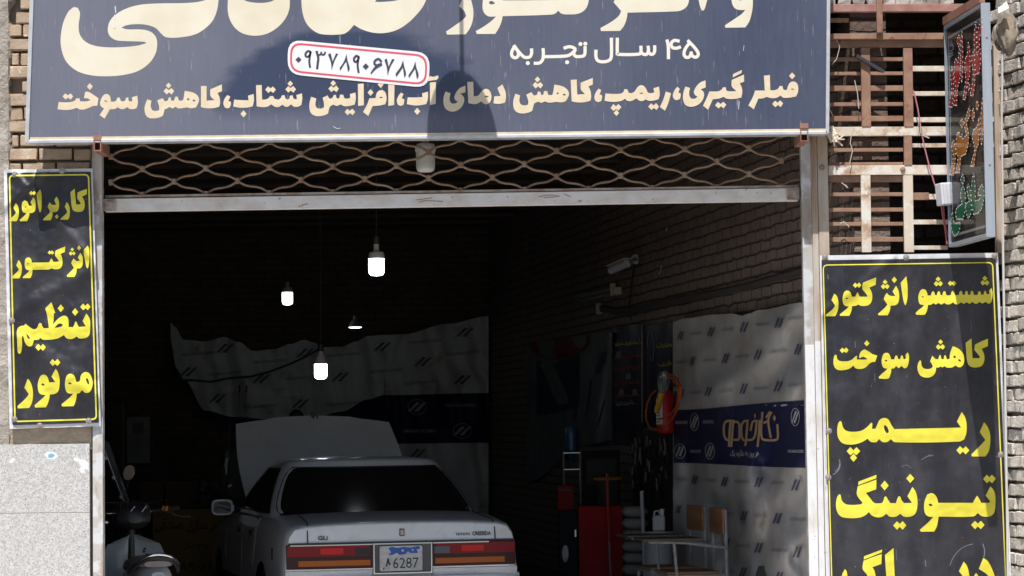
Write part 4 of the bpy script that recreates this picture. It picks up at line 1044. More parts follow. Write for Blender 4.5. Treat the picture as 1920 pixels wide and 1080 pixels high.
# ---------------------------------------------------------------- the projecting sign
ps = empty('projecting_sign', U(1810, 446, 14.4), 'projecting glass-fronted sign with red, orange and green letters edged in small bulbs', 'sign')
A = Vector((2.668, 14.90, 0)); B = Vector((2.742, 14.10, 0))
pd = (B - A).normalized(); pn = Vector((pd.y, -pd.x, 0))      # pn points to the left, towards the lens
if pn.x > 0: pn = -pn
def UPS(px, py, off=0.0):
    p0 = A + pn * off; o = Vector((0, 0, EYE)); r = ray(px, py)
    return o + r * ((p0 - o).dot(pn) / r.dot(pn))
zb = UPS(1845, 428).z - .055; ztp = UPS(1845, 22).z + .06
TH = .050
def psbox(mb, s0, s1, z0, z1, o0, o1):
    vs = []
    for s__ in (s0, s1):
        for zz in (z0, z1):
            for oo in (o0, o1):
                p = A + pd * s__ + pn * oo; vs.append((p.x, p.y, zz))
    mb.add(vs, [(0, 1, 3, 2), (4, 6, 7, 5), (0, 4, 5, 1), (2, 3, 7, 6), (0, 2, 6, 4), (1, 5, 7, 3)])
mb = MB(); psbox(mb, .0, .786, zb + .02, ztp - .02, -TH + .004, -.012)
mb.build('panel', mat('sign_black', (.016, .015, .015), .4, col2=(.03, .027, .025), nscale=6), ps)
M_bluealu = mat('blue_aluminium', (.46, .50, .56), .4, metal=.3, col2=(.40, .44, .50), nscale=9, stretch=(4, 4, .4))
mb = MB()
psbox(mb, .787, .801, zb, ztp, -TH, .004)
psbox(mb, -.012, .0, zb, ztp, -TH, .004)
psbox(mb, .0, .787, zb, zb + .022, -TH, .004)
psbox(mb, .0, .787, ztp - .022, ztp, -TH, .004)
mb.build('frame', M_bluealu, ps, bevel=.0015)
mb = MB(); psbox(mb, .0, .801, ztp + .002, ztp + .05, -.02, .012); mb.build('top_rail', M_rust, ps)
M_keyl = mat('sign_keyline', (.55, .55, .56), .4, metal=.5)
mb = MB()
for s0, s1, z0, z1 in ((.03, .045, zb + .06, ztp - .075), (.752, .764, zb + .06, ztp - .075), (.045, .752, zb + .06, zb + .075), (.045, .752, ztp - .09, ztp - .075)):
    psbox(mb, s0, s1, z0, z1, -.012, -.0105)
mb.build('keyline', M_keyl, ps)
M_silver = mat('letter_edge', (.52, .50, .50), .3, metal=.7)
M_led = mat('small_bulb', (.85, .83, .78), .25)
def grow(lp, d):
    n_ = len(lp); out = []
    ar = sum(lp[i].x * lp[(i + 1) % n_].y - lp[(i + 1) % n_].x * lp[i].y for i in range(n_))
    sg_ = 1 if ar > 0 else -1
    for i in range(n_):
        t = (lp[(i + 1) % n_] - lp[i - 1])
        t = t.normalized() if t.length else Vector((1, 0))
        out.append(lp[i] + Vector((t.y * .55, -t.x)) * d * sg_)
    return out
for wch, colr in ((0, (.62, .03, .035)), (1, (.66, .22, .015)), (2, (.02, .20, .10))):
    k = ink_hanging(wch)
    e = Ink(); e.p = [[grow(pc[0], 1.9)] for pc in k.p]
    e.build('letter_edge', M_silver, ps, lambda x, y, o: UPS(x, y, -.0095 + o))
    k.build('lettering', mat('letter_colour_%d' % wch, colr, .35, coat=.3), ps, lambda x, y, o: UPS(x, y, -.0045 + o))
    mb = MB()
    for pc in k.p:
        lp = pc[0]; acc = 0; n_ = len(lp)
        for i in range(n_):
            a_, b2 = lp[i], lp[(i + 1) % n_]
            # distance on the panel, not in the picture
            wa = UPS(a_.x, a_.y); wb = UPS(b2.x, b2.y); L_ = (wb - wa).length
            d_ = .030 - acc
            while d_ < L_:
                p = wa.lerp(wb, d_ / L_) + pn * .0
                mb.add([p + pn * .004, p + Vector((0, .0052, 0)), p + Vector((0, 0, .0052)), p - Vector((0, .0052, 0)), p - Vector((0, 0, .0052))], [(0, 1, 2), (0, 2, 3), (0, 3, 4), (0, 4, 1)])
                d_ += .030
            acc = (L_ - (d_ - .030))
    o = mb.build('bulb_row', M_led, ps, smooth=False)
    o['kind'] = 'stuff'
k = Ink().at(1760, 20, 1 / 4.909)
k.pen('105 330 108 290 112 330 118 270 122 330 128 300 133 350 120 365 102 375', 9).pen('100 400 130 385', 9).pen('102 425 132 405', 9)
k.build('lettering', mat('small_word', (.42, .42, .42), .5), ps, lambda x, y, o: UPS(x, y, -.0095 + o))
mb = MB(); psbox(mb, .006, .784, zb + .03, ztp - .03, .0005, .0035)
g = bpy.data.materials.new('sign_glass'); g.use_nodes = True
gn = g.node_tree; tb = N(gn, 'ShaderNodeBsdfTransparent'); tb.inputs[0].default_value = (.93, .94, .95, 1); gl = N(gn, 'ShaderNodeBsdfGlossy'); gl.inputs['Roughness'].default_value = .04
ms = N(gn, 'ShaderNodeMixShader'); ms.inputs[0].default_value = .05
gn.links.new(tb.outputs[0], ms.inputs[1]); gn.links.new(gl.outputs[0], ms.inputs[2]); gn.links.new(ms.outputs[0], gn.nodes['Material Output'].inputs[0])
mb.build('glass_front', g, ps)
mb = MB()
for zz in (zb + .42, ztp - .2):
    p = A + pd * .8015 + pn * (-TH / 2); mb.lathe([(.001, .004), (.006, .003), (.008, 0)], 10, Matrix.Translation((p.x, p.y, zz)) @ Matrix.Rotation(R(90), 4, 'X'))
mb.build('screw', M_screw, ps, smooth=True)

# ---------------------------------------------------------------- the neighbour's side wall, whitewashed brick raked by the sun
nw = empty('neighbour_wall', (3.1, 14.7, 0), 'rough grey whitewashed brick wall of the next building at the far right', 'wall')
nd = Vector((.27, -1, 0)).normalized(); nn = Vector((-1, -.27, 0)).normalized()
P0 = U(1868, 400, 15.05); P0.z = 0
mb = MB()
core = [P0 + nn * -.035, P0 + nd * 2.2 + nn * -.035, P0 + nd * 2.2 + nn * -.4, P0 + nn * -.4]
mb.add([(p.x, p.y, 0) for p in core] + [(p.x, p.y, 5.2) for p in core], [(0, 1, 5, 4), (1, 2, 6, 5), (2, 3, 7, 6), (3, 0, 4, 7), (4, 5, 6, 7)])
mb.build('wall_core', mat('old_mortar', (.26, .23, .20), .95, bump=1, bscale=40, bdist=.02), nw)
mb = MB(); zz = .6; row = 0
while zz < 4.9:
    t = -.05 + (row % 2) * .11
    while t < 1.5:
        ln = .2 + random.uniform(-.02, .02)
        c = P0 + nd * (t + ln / 2) + nn * (-.05 + random.uniform(-.008, .012))
        M = Matrix.Translation((c.x, c.y, zz + random.uniform(-.006, .006))) @ Matrix.Rotation(math.atan2(nd.y, nd.x) + random.uniform(-.03, .03), 4, 'Z') @ Matrix.Rotation(random.uniform(-.03, .03), 4, 'Y')
        # a knobbly brick: a small grid box
        vs = []; fs = []; sub = MB()
        nxs = 5
        for i in range(nxs + 1):
            x = (i / nxs - .5) * ln
            for (yy, hh) in ((-.05, -.5), (-.05, .5), (.05, .5), (.05, -.5)):
                h2 = .070 * (1 + random.uniform(-.13, .13))
                sub.v.append(M @ Vector((x + random.uniform(-.004, .004), yy + random.uniform(-.007, .007), hh * h2 * .95)))
        for i in range(nxs):
            for k_ in range(4):
                a_ = i * 4 + k_; b2 = i * 4 + (k_ + 1) % 4
                sub.f.append((a_, b2, b2 + 4, a_ + 4))
        sub.f.append((0, 1, 2, 3)); sub.f.append(tuple(nxs * 4 + q_ for q_ in (3, 2, 1, 0)))
        mb.add(sub.v, sub.f)
        t += ln + .014
    zz += .083; row += 1
mb.build('brickwork', mat('whitewash', (.70, .64, .57), .95, col2=(.56, .48, .40), nscale=12, spot=(.78, .75, .71), sscale=45, slo=.5, shi=.6, bump=1.0, bscale=60, bdist=.012), nw, bevel=.005)
tag(MB().tube([U(x, y, 14.35) for x, y in ((1882, 60), (1879, 90), (1879, 140), (1878, 220), (1879, 300), (1880, 380), (1881, 480), (1883, 600), (1886, 800), (1890, 1090))], .007, 6).build('cable', mat('white_cable', (.62, .60, .57), .5), smooth=True), 'pale cable hanging straight down the whitewashed wall', 'cable')
# a wrapped bundle at the top of the wall
bd = empty('wrapped_bundle', U(1885, 60, 14.45), 'brown cloth and paper bundle hung up high beside the projecting sign', 'bundle')
def drape(cx, cy, w_, h_, Y, seed, lean):
    secs = []
    for j in range(19):
        t = j / 18; row = []
        for q_ in range(30):
            a_ = 6.2832 * q_ / 30
            r_ = math.sin(math.pi * min(1, .05 + .93 * t**.8))**.55
            f_ = 1 + .16 * math.sin(3 * a_ + 5 * t + seed) + .10 * math.sin(7 * a_ - 4 * t + seed * 2) + .25 * nz(math.cos(a_) * .5 + seed, math.sin(a_) * .5, t, 2.2)
            p = U(cx + lean * t * 10, cy, Y)
            row.append((p.x + w_ * r_ * f_ * math.cos(a_), p.y + w_ * .7 * r_ * f_ * math.sin(a_), p.z + h_ * (.5 - t) + .018 * math.sin(2 * a_ + seed) * r_))
        secs.append(row)
    return MB().loft(secs, closed=True, cap=True)
M_cloth_b = mat('brown_cloth', (.25, .19, .14), .9, col2=(.38, .32, .25), nscale=7, bump=.5, bscale=22, bdist=.02)
drape(1883, 62, .055, .24, 14.33, 1.0, .5).build('cloth', M_cloth_b, bd, smooth=True)
drape(1896, 78, .048, .17, 14.36, 2.4, -.6).build('cloth', M_cloth_b, bd, smooth=True)
drape(1871, 70, .035, .15, 14.37, 4.0, .3).build('cloth', mat('grey_plastic', (.42, .39, .35), .5, col2=(.3, .25, .2), nscale=9), bd, smooth=True)
mb = MB()
for (x0, y0), (x1, y1), (x2, y2), (x3, y3) in (((1871, 14), (1887, 5), (1886, 32), (1872, 37)), ((1880, 8), (1887, 2), (1893, 28), (1884, 34))):
    a_ = [U(x, y, 14.26) for x, y in ((x0, y0), (x1, y1), (x2, y2), (x3, y3))]
    mid = [(a_[0] + a_[3]) / 2 + Vector((-.004, -.02, 0)), (a_[1] + a_[2]) / 2 + Vector((.004, -.012, 0))]
    mb.add([a_[0], a_[1], mid[1], mid[0], a_[2], a_[3]], [(0, 1, 2, 3), (3, 2, 4, 5)])
mb.build('paper_strip', mat('paper_cream', (.78, .72, .60), .8), bd)

# ---------------------------------------------------------------- the lamp above the frame whose shadow falls on the sign
hl = empty('hanging_lamp', (0, 13.8, 5.5), 'dish shaped street lamp on a wall bracket above the sign', 'lamp')
dirs = SUN / SUN.y
tgt = U(868, 272, SY)
lc = tgt - dirs * .66
M_lamp = mat('lamp_enamel', (.45, .46, .46), .5)
Mx = Matrix.Translation(lc)
MB().lathe([(.213, 0), (.207, .02), (.15, .05), (.08, .09), (.035, .11), (.02, .115)], 32, Mx).build('lamp_shade', M_lamp, hl, smooth=True)
MB().lathe([(.014, .11), (.020, .12), (.020, .22), (.014, .24)], 16, Mx).build('socket', M_lamp, hl, smooth=True)
mb = MB().tube([lc + Vector((0, 0, .2)), lc + Vector((0, 0, 1.15))], .0125, 8)
mb.tube([lc + Vector((0, 0, 1.15)), Vector((lc.x, 15.05, lc.z + 1.3))], .0125, 8)
mb.build('stem', M_lamp, hl, smooth=True)

# ================================================================ inside the garage
def hung(px0, px1, top, bot, surf, nx, ny, off=0.0):
    """a hanging sheet between two picture curves top(x) and bot(x)"""
    vs = []; fs = []
    for j in range(ny + 1):
        for i in range(nx + 1):
            x = px0 + (px1 - px0) * i / nx
            t = top(x); b = bot(x)
            vs.append(surf(x, t + (b - t) * j / ny, off))
    for j in range(ny):
        for i in range(nx):
            k = j * (nx + 1) + i
            fs.append((k, k + 1, k + nx + 2, k + nx + 1))
    return MB().add(vs, fs)
def curve(pts):
    def f(x):
        if x <= pts[0][0]: return pts[0][1]
        for (a, b), (c, d) in zip(pts, pts[1:]):
            if x <= c:
                t = (x - a) / (c - a); t = t * t * (3 - 2 * t)
                return b + (d - b) * t
        return pts[-1][1]
    return f
M_cloth = mat('banner_white', (.70, .72, .74), .55, col2=(.62, .63, .64), nscale=2.2, spot=(.42, .34, .27), sscale=5, slo=.55, shi=.75)
M_cloth2 = mat('banner_dusty', (.46, .445, .44), .6, spec=.25, col2=(.42, .40, .385), nscale=2.2, spot=(.36, .315, .275), sscale=3, slo=.5, shi=.75)
M_band = mat('banner_navy', (.014, .015, .068), .55, spec=.3, col2=(.020, .020, .055), nscale=3)
M_logo = mat('logo_navy', (.10, .105, .16), .6, spec=.2)
M_logow = mat('logo_white', (.42, .42, .44), .6, spec=.2)
M_word = mat('word_grey', (.27, .265, .27), .6, spec=.2)
M_gold = mat('gold_print', (.40, .27, .15), .6, spec=.2)
def logo(k, x, y, w_, h_, tilt=.32):
    for s_ in (-1, 1):
        cx = x + s_ * w_ * .26
        k.p.append([[Vector((cx - w_ * .17 - h_ * tilt * .5, y + h_ * (.5 if s_ < 0 else .42))), Vector((cx + w_ * .14 - h_ * tilt * .5, y + h_ * (.42 if s_ < 0 else .5))), Vector((cx + w_ * .17 + h_ * tilt * .5, y - h_ * (.5 if s_ > 0 else .42))), Vector((cx - w_ * .14 + h_ * tilt * .5, y - h_ * (.42 if s_ > 0 else .5)))]])
def ring(k, x, y, rx, ry, th):
    pts = [(x + rx * math.cos(a), y + ry * math.sin(a)) for a in [6.2832 * q / 20 for q in range(21)]]
    k.p.append(('q', stroke_loop(pts, th, 2)))

# ---------------------------------------------------------------- banner on the right wall
def foldW(x, y):
    t = max(0.0, min(1.0, (1510 - x) / 250.0))
    d = .05 * math.sin((x + .9 * y) / 21.0) * math.exp(-((x - 1470) / 60.0)**2) * (1 if y < 760 else .5)
    d += .030 * math.sin((x * 1.3 - .5 * y) / 30.0) + .020 * math.sin(x / 12.0 + .004 * y + 1.5 * nz(x, 0, y, .02)) * (0.3 + (1 / (1 + math.exp(-(y - 850) / 15.0)))) + .02 * nz(x, 2, y * .5, .03) + .006 * nz(x, 7, y * .5, .075)
    d += .03 * math.exp(-(((y - 640) - .55 * (1500 - x)) / 22.0)**2)
    return d
wsurf = lambda x, y, o=0.0: UW(x, y, .09 + foldW(x, y) + o)
wb = empty('wall_banner', UW(1390, 1080, .05), 'creased white advertising banner with a navy band along the right garage wall', 'banner')
wtop = curve([(1262, 603), (1286, 597), (1338, 590), (1374, 588), (1391, 592), (1404, 588), (1424, 581), (1505, 567), (1580, 553)])
hung(1262, 1575, wtop, lambda x: 1135, wsurf, 180, 220).build('sheet', M_cloth2, wb, smooth=True, sharp=85)
bt = curve([(1262, 768.5), (1508, 752), (1575, 747)]); bb = curve([(1262, 868), (1508, 877), (1575, 880)])
hung(1263, 1574, bt, bb, wsurf, 180, 50, .004).build('band', M_band, wb, smooth=True, sharp=85)
Ns = [(1276, 629, 9, 17), (1333, 622, 11, 18), (1395, 613, 13, 20), (1460, 605, 13, 20), (1298, 677, 8, 18), (1360, 672, 11, 19), (1421, 665, 12, 20), (1496, 655, 12, 22), (1278, 738, 8, 18), (1328, 734, 11, 19), (1394, 729, 12, 20), (1459, 724, 13, 21),
      (1302, 900, 10, 17), (1358, 903, 11, 18), (1422, 904, 13, 20), (1492, 910, 14, 21), (1272, 955, 8, 16), (1395, 967, 11, 19), (1457, 972, 14, 21), (1362, 1018, 11, 18), (1422, 1027, 13, 20), (1495, 1035, 14, 22), (1393, 1073, 12, 20), (1460, 1082, 13, 20), (1302, 955, 9, 16)]
k = Ink()
for x, y, w_, h_ in Ns: logo(k, x, y, w_, h_)
k.build('logo_print', M_logo, wb, lambda x, y, o: wsurf(x, y, .008 + o), step=.00002, fine=4)
k = Ink()
for x, y, w_, h_ in Ns: ring(k, x, y, w_ * .8, h_ * .75, .7)
k.build('ring_print', mat('ring_grey', (.45, .44, .44), .5), wb, lambda x, y, o: wsurf(x, y, .0075 + o), step=.00001)
mb = MB()
for x, y, w_ in ((1304, 625, 22), (1363, 618, 24), (1429, 608, 27), (1490, 597, 28), (1277, 679, 20), (1330, 675, 24), (1391, 668, 25), (1459, 659, 33), (1302, 736, 20), (1360, 733, 26), (1426, 728, 27), (1492, 721, 30), (1277, 898, 22), (1332, 900, 22), (1390, 903, 26), (1458, 905, 22), (1365, 963, 24), (1427, 968, 25), (1495, 974, 30), (1335, 958, 22), (1393, 1023, 24), (1462, 1032, 33), (1365, 1071, 22), (1427, 1078, 24), (1325, 1014, 22)):
    print_text(mb, 'NEGARKHODRO', x, y, w_, 6.0, wsurf, .008, .02, -.09 if y < 760 else .05)
mb.build('word_print', M_word, wb)
k = Ink()
for x, y, w_, h_ in ((1302, 791, 9, 24), (1491, 782, 9, 24), (1331, 846, 10, 22), (1275, 846, 12, 20)):
    logo(k, x, y, w_, h_); ring(k, x, y, w_ * .85, h_ * .68, 1.1)
k.build('logo_print', M_logow, wb, lambda x, y, o: wsurf(x, y, .011 + o), step=.00002, fine=4)
mb = MB()
for x, y, w_ in ((1278, 792, 22), (1328, 791, 20), (1304, 846, 20), (1492, 846, 30)): print_text(mb, 'NEGARKHODRO', x, y, w_, 6.0, wsurf, .011, .02)
print_text(mb, shape_ar('هر روز به علاوه یک'), 1396, 851, 54, 15, wsurf, .011, .01)
mb.build('word_print', M_logow, wb)
ink_band().build('lettering', M_gold, wb, lambda x, y, o: wsurf(x, y, .011 + o), step=.00003)

# ---------------------------------------------------------------- banner on the back wall
BY = YB - .05
def foldB(x, y):
    d = .05 * math.sin((x - .25 * y) / 27.0) + .05 * math.sin((x + .6 * y) / 17.0) * math.exp(-((x - 830) / 90.0)**2) + .018 * math.sin(x / 11.0)
    d += .030 * math.sin(x / 6.2 - .035 * y + 2.5 * nz(x, 0, y, .02)) * (.35 + .65 * abs(nz(x, 9, y, .012)) * 2)
    for cx in (420, 570, 690):
        d += .03 * math.exp(-((x - cx - .12 * (y - 640)) / 9.0)**2)
    d -= .10 * math.exp(-((y - (742 - .0006 * (x - 560)**2)) / 30.0)**2) * (1 if x < 720 else .2)
    return d
bsurf = lambda x, y, o=0.0: U(x, y, BY - .20 + foldB(x, y) - o)
b_ = empty('back_banner', U(640, 830, BY), 'sagging white banner with navy band drooping across the dark back wall', 'banner')
btop = curve([(320, 604), (327, 612), (345, 637), (385, 640), (420, 632), (447, 641), (475, 658), (512, 655), (545, 645), (570, 637), (588, 642), (605, 651), (640, 650), (668, 640), (690, 630), (720, 628), (755, 627), (840, 607), (915, 593)])
bbot = curve([(320, 640), (330, 690), (345, 712), (385, 770), (440, 782), (520, 787), (580, 786), (640, 772), (690, 749), (720, 741), (915, 737)])
hung(320, 916, btop, bbot, bsurf, 300, 70).build('sheet', M_cloth, b_, smooth=True, sharp=85)
nb0 = curve([(385, 768), (440, 780), (520, 785), (580, 784), (640, 770), (690, 747), (720, 739), (916, 735)]); nb1 = curve([(385, 775), (430, 800), (560, 815), (720, 832), (916, 830)])
hung(385, 916, nb0, nb1, lambda x, y, o=0.0: bsurf(x, y, o - .02), 260, 40).build('band', M_band, b_, smooth=True, sharp=85)
hung(560, 916, curve([(560, 812), (720, 829), (916, 829)]), lambda x: 1010, lambda x, y, o=0.0: bsurf(x, y, o - .03), 200, 50).build('lower_sheet', M_cloth, b_, smooth=True, sharp=85)
k = Ink(); k2 = Ink()
for x, y in ((422, 653), (572, 662), (717, 650), (872, 623), (353, 697), (490, 710), (638, 707), (793, 678), (867, 712), (408, 747), (563, 757), (783, 850)):
    logo(k, x, y, 22, 18, .9); ring(k2, x, y, 15, 13, .8)
k.build('logo_print', mat('logo_faded', (.17, .175, .23), .6, spec=.2), b_, lambda x, y, o: bsurf(x, y, .012 + o), step=.00002, fine=4)
k2.build('ring_print', mat('ring_grey', (.45, .44, .44), .5), b_, lambda x, y, o: bsurf(x, y, .010 + o), step=.00001)
mb = MB()
for x, y in ((372, 663), (507, 677), (643, 665), (797, 640), (420, 700), (567, 708), (723, 695), (868, 662), (790, 717), (487, 762), (643, 757)):
    print_text(mb, 'NEGARKHODRO', x, y, 62, 6, bsurf, .012, .02, -.08)
mb.build('word_print', M_word, b_)
k = Ink()
for x, y in ((782, 763), (867, 808)): logo(k, x, y, 24, 18, .9); ring(k, x, y, 17, 14, 1.2)
k.build('logo_print', M_logow, b_, lambda x, y, o: bsurf(x, y, -.012 + o), step=.00002, fine=4)
mb = MB()
for x, y in ((865, 760), (787, 808)): print_text(mb, 'NEGARKHODRO', x, y, 60, 6, bsurf, -.012, .02)
mb.build('word_print', M_logow, b_)
tag(MB().tube([U(x, y, BY - .45) for x, y in ((330, 713), (365, 713), (395, 716), (430, 709), (470, 706), (505, 697), (545, 682), (575, 668), (598, 655))], .012, 6).build('cable', mat('black_cable', (.012, .012, .012), .5), smooth=True), 'black cable slung across the sagging back banner to the low bulb', 'cable')
for px, cl_, lb in ((449, (.02, .02, .022), 'black clip hanging from the cable on the back banner'), (462, (.10, .02, .02), 'dark red clip hanging from the cable on the back banner')):
    mb = MB().box(U(px, 729, BY - .47), (.018, .02, .085))
    mb.tube([U(px, 736, BY - .47), U(px - 1, 755, BY - .47), U(px - 2, 775, BY - .47)], .003, 5)
    tag(mb.build('clip', mat('clip_' + lb.split()[0], cl_, .5)), lb, 'clip')

# ---------------------------------------------------------------- bulbs
M_bulb = mat('bulb_lit', (.9, .92, .95), .3, emit=(.84, .94, 1.0), estr=7.5)
M_bulb0 = mat('bulb_off', (.62, .62, .58), .35)
M_cer = mat('bulb_base', (.62, .60, .57), .45)
M_holder = mat('lamp_holder', (.03, .03, .03), .5)
def bulb(px, py, Y, lit, label, collar):
    """py = lower end of the glass"""
    p = U(px, py, Y); r = .061 if Y < 20 else .056
    o = empty('led_bulb', p, label, 'light bulb', 'bulbs hanging in the garage')
    Mx = Matrix.Translation(p)
    MB().lathe([(.001, -.006), (r * .62, -.002), (r * .86, .006), (r * .97, .02), (r, .04), (r, .128)], 28, Mx).build('glass', M_bulb if lit else M_bulb0, o, smooth=True, sharp=60)
    if collar == 'drum':
        MB().lathe([(r * 1.02, .128), (r * 1.03, .16), (r * .9, .178), (.026, .186), (.021, .20), (.020, .245)], 28, Mx).build('base', M_cer, o, smooth=True)
    else:
        MB().lathe([(r * 1.0, .128), (r * .97, .15), (r * .72, .19), (r * .4, .22), (.020, .235), (.020, .255)], 28, Mx).build('base', M_cer, o, smooth=True)
    if not lit:
        mb = MB()
        for i in range(26):
            a_ = 6.2832 * i / 26; mb.box((p.x + r * 1.04 * math.cos(a_), p.y + r * 1.04 * math.sin(a_), p.z + .145), (.004, .004, .03))
        mb.build('fin', M_cer, o)
    mb = MB().lathe([(.024, .24), (.026, .25), (.026, .30), (.010, .315)], 16, Mx); mb.build('holder', M_holder, o, smooth=True)
    MB().tube([p + Vector((0, 0, .31)), p + Vector((.006, 0, .31 + (CZ - p.z - .31) * .5)), Vector((p.x, p.y, CZ + .06))], .004, 6).build('cord', M_holder, o, smooth=True)
    return o
bulb(706, 516, 19.0, True, 'lit bulb with a ribbed drum base, highest of the glowing ones', 'drum')
bulb(539, 571, 26.0, True, 'small lit bulb far back on the left, its base lost in the dark', 'drum')
bulb(601.5, 710, 21.5, True, 'lit bulb hung low before the back banner, with a tapered base', 'cone')
bulb(798, 322, 15.62, False, 'unlit bulb just behind the wavy grille under the sign', 'drum')
p = U(666, 614, 26.0)
o = empty('shade_lamp', p, 'small dim lamp with a conical shade and a bright lower rim', 'lamp')
Mx = Matrix.Translation(p)
MB().lathe([(.070, .004), (.066, .02), (.045, .06), (.022, .085), (.018, .12)], 24, Mx, cap=False).build('lamp_shade', mat('shade_grey', (.20, .20, .19), .5), o, smooth=True)
MB().lathe([(.060, -.004), (.069, .0), (.069, .006), (.060, .008)], 24, Mx, cap=False).build('light_ring', mat('ring_lit', (.9, .9, .9), .3, emit=(.95, .97, 1), estr=3.0), o, smooth=True)
MB().tube([p + Vector((0, 0, .11)), Vector((p.x, p.y, CZ + .05))], .004, 6).build('cord', M_holder, o, smooth=True)

# ---------------------------------------------------------------- right wall: camera, tube lamp, cables, posters
cm = empty('security_camera', UW(1192, 486, 0), 'white bullet security camera on the brick wall above the cables', 'camera')
M_cam = mat('camera_white', (.46, .46, .48), .5)
a = UW(1176, 494, .16); b = UW(1146, 507, .24)
d = (b - a).normalized()
MB().tube([a, a.lerp(b, .5), b], .035, 18).build('body', M_cam, cm, smooth=True)
MB().bar(a + Vector((0, 0, .038)) - d * .01, b + Vector((0, 0, .038)) + d * .03, .072, .008, (0, 0, 1)).build('hood', M_cam, cm, bevel=.002)
MB().tube([b, b + d * .012], .029, 18).build('lens', mat('lens_black', (.008, .008, .01), .15), cm, smooth=True)
MB().tube([a, UW(1183, 490, .11), UW(1192, 486, .02)], .016, 10).build('arm', M_cam, cm, smooth=True)
MB().tube([UW(1192, 486, .0), UW(1192, 486, .02)], .042, 16).build('mount', M_cam, cm, smooth=True)
tag(MB().tube([UW(x, y, .025) for x, y in ((1189, 492), (1187, 510), (1184, 535), (1181, 558), (1179, 575), (1176, 588), (1184, 598))], .006, 6).build('cable', mat('black_cable', (.012, .012, .012), .5), smooth=True), 'thin black cable dropping from the security camera', 'cable')
tl = empty('tube_lamp', UW(1115, 552, .03), 'twin tube lamp fixed along the brick wall, switched off', 'lamp')
MB().bar(UW(1086, 560, .03), UW(1148, 546, .03), .07, .04, WALL_N).build('tray', mat('tray_grey', (.14, .14, .135), .6, spec=.2), tl)
for o_ in (-4, 5): MB().tube([UW(1088, 559 + o_, .07), UW(1146, 546 + o_, .07)], .013, 10).build('tube', mat('tube_glass', (.20, .20, .19), .4), tl, smooth=True)
MB().box(UW(1149, 543, .06), (.05, .05, .11)).build('end_cap', mat('cap_tan', (.34, .27, .13), .5), tl)
tag(MB().box(UW(1158, 546, .03), (.07, .1, .07)).build('socket_box', mat('box_grey', (.36, .33, .30), .5), bevel=.005), 'small grey socket box beside the end of the tube lamp', 'socket')
tag(MB().box(UW(1123, 579, .03), (.06, .12, .10)).build('junction_box', mat('box_tan', (.30, .25, .22), .6), bevel=.006), 'tan junction box where the wall cables end', 'electrical box')
mb = MB()
for o_, r_ in ((0, .020), (4, .014), (-4, .012), (8, .011)):
    mb.tube([UW(x, y + o_ * .7 + 1.5 * math.sin(x / 17.0 + o_), .03) for x, y in ((1127, 578), (1160, 583), (1195, 580), (1230, 572), (1265, 563), (1300, 556), (1345, 549), (1400, 536), (1450, 523), (1500, 508), (1545, 496))], r_, 6)
tag(mb.build('cable_bundle', mat('dusty_cable', (.07, .06, .055), .7), smooth=True), 'dusty bundle of cables running along the right brick wall', 'cable')
ledge = MB().bar(UW(1000, 618, 0), UW(1540, 520, 0), .05, .03, WALL_N)
mb = MB()
for x, y, h_ in ((1240, 503, 10), (1237, 512, 6), (1250, 430, 7)):
    mb.bar(UW(x + 1, y - h_ / 2, .004), UW(x - 1, y + h_ / 2, .004), .008, .003, WALL_N)
mb.build('paint_fleck', mat('fleck_white', (.75, .72, .70), .6), garage)
# grey poster with red arc
gp = empty('grey_poster', UW(1065, 830, .04), 'dim grey poster with a red arc and a blue panel, deep on the right wall', 'poster')
def foldP(x, y): return .012 * math.sin((x - .2 * y) / 10.0) + .04 * math.exp(-((x - 1138 + .12 * (y - 640)) / 8.0)**2)
psurf = lambda x, y, o=0.0: UW(x, y, .03 + foldP(x, y) + o)
hung(985, 1148, curve([(985, 642), (1148, 623)]), curve([(985, 905), (1100, 835), (1148, 826)]), psurf, 60, 40).build('sheet', mat('poster_grey', (.20, .205, .22), .6, spec=.2, col2=(.14, .145, .16), nscale=4), gp, smooth=True, sharp=85)
k = Ink().poly('992 642 1105 628 1104 645 1090 660 1065 670 1040 674 1015 670 1000 660', corner=60)
k.build('red_arc', mat('poster_red', (.22, .022, .015), .6, spec=.2), gp, lambda x, y, o: psurf(x, y, .008))
Ink().poly('1006 676 1040 682 1086 664 1084 760 1060 770 1006 780', corner=30).build('blue_panel', mat('poster_blue', (.02, .032, .08), .6, spec=.2), gp, lambda x, y, o: psurf(x, y, .006))
k = Ink()
for x, y in ((1122, 690), (1130, 672)): logo(k, x, y, 12, 26, .25)
k.pen('1098 780 1104 740 1108 710', 3).pen('1120 800 1134 750', 3).pen('1075 790 1084 730', 4)
k.build('figure_print', mat('poster_dark', (.03, .03, .045), .5), gp, lambda x, y, o: psurf(x, y, .009 + o))
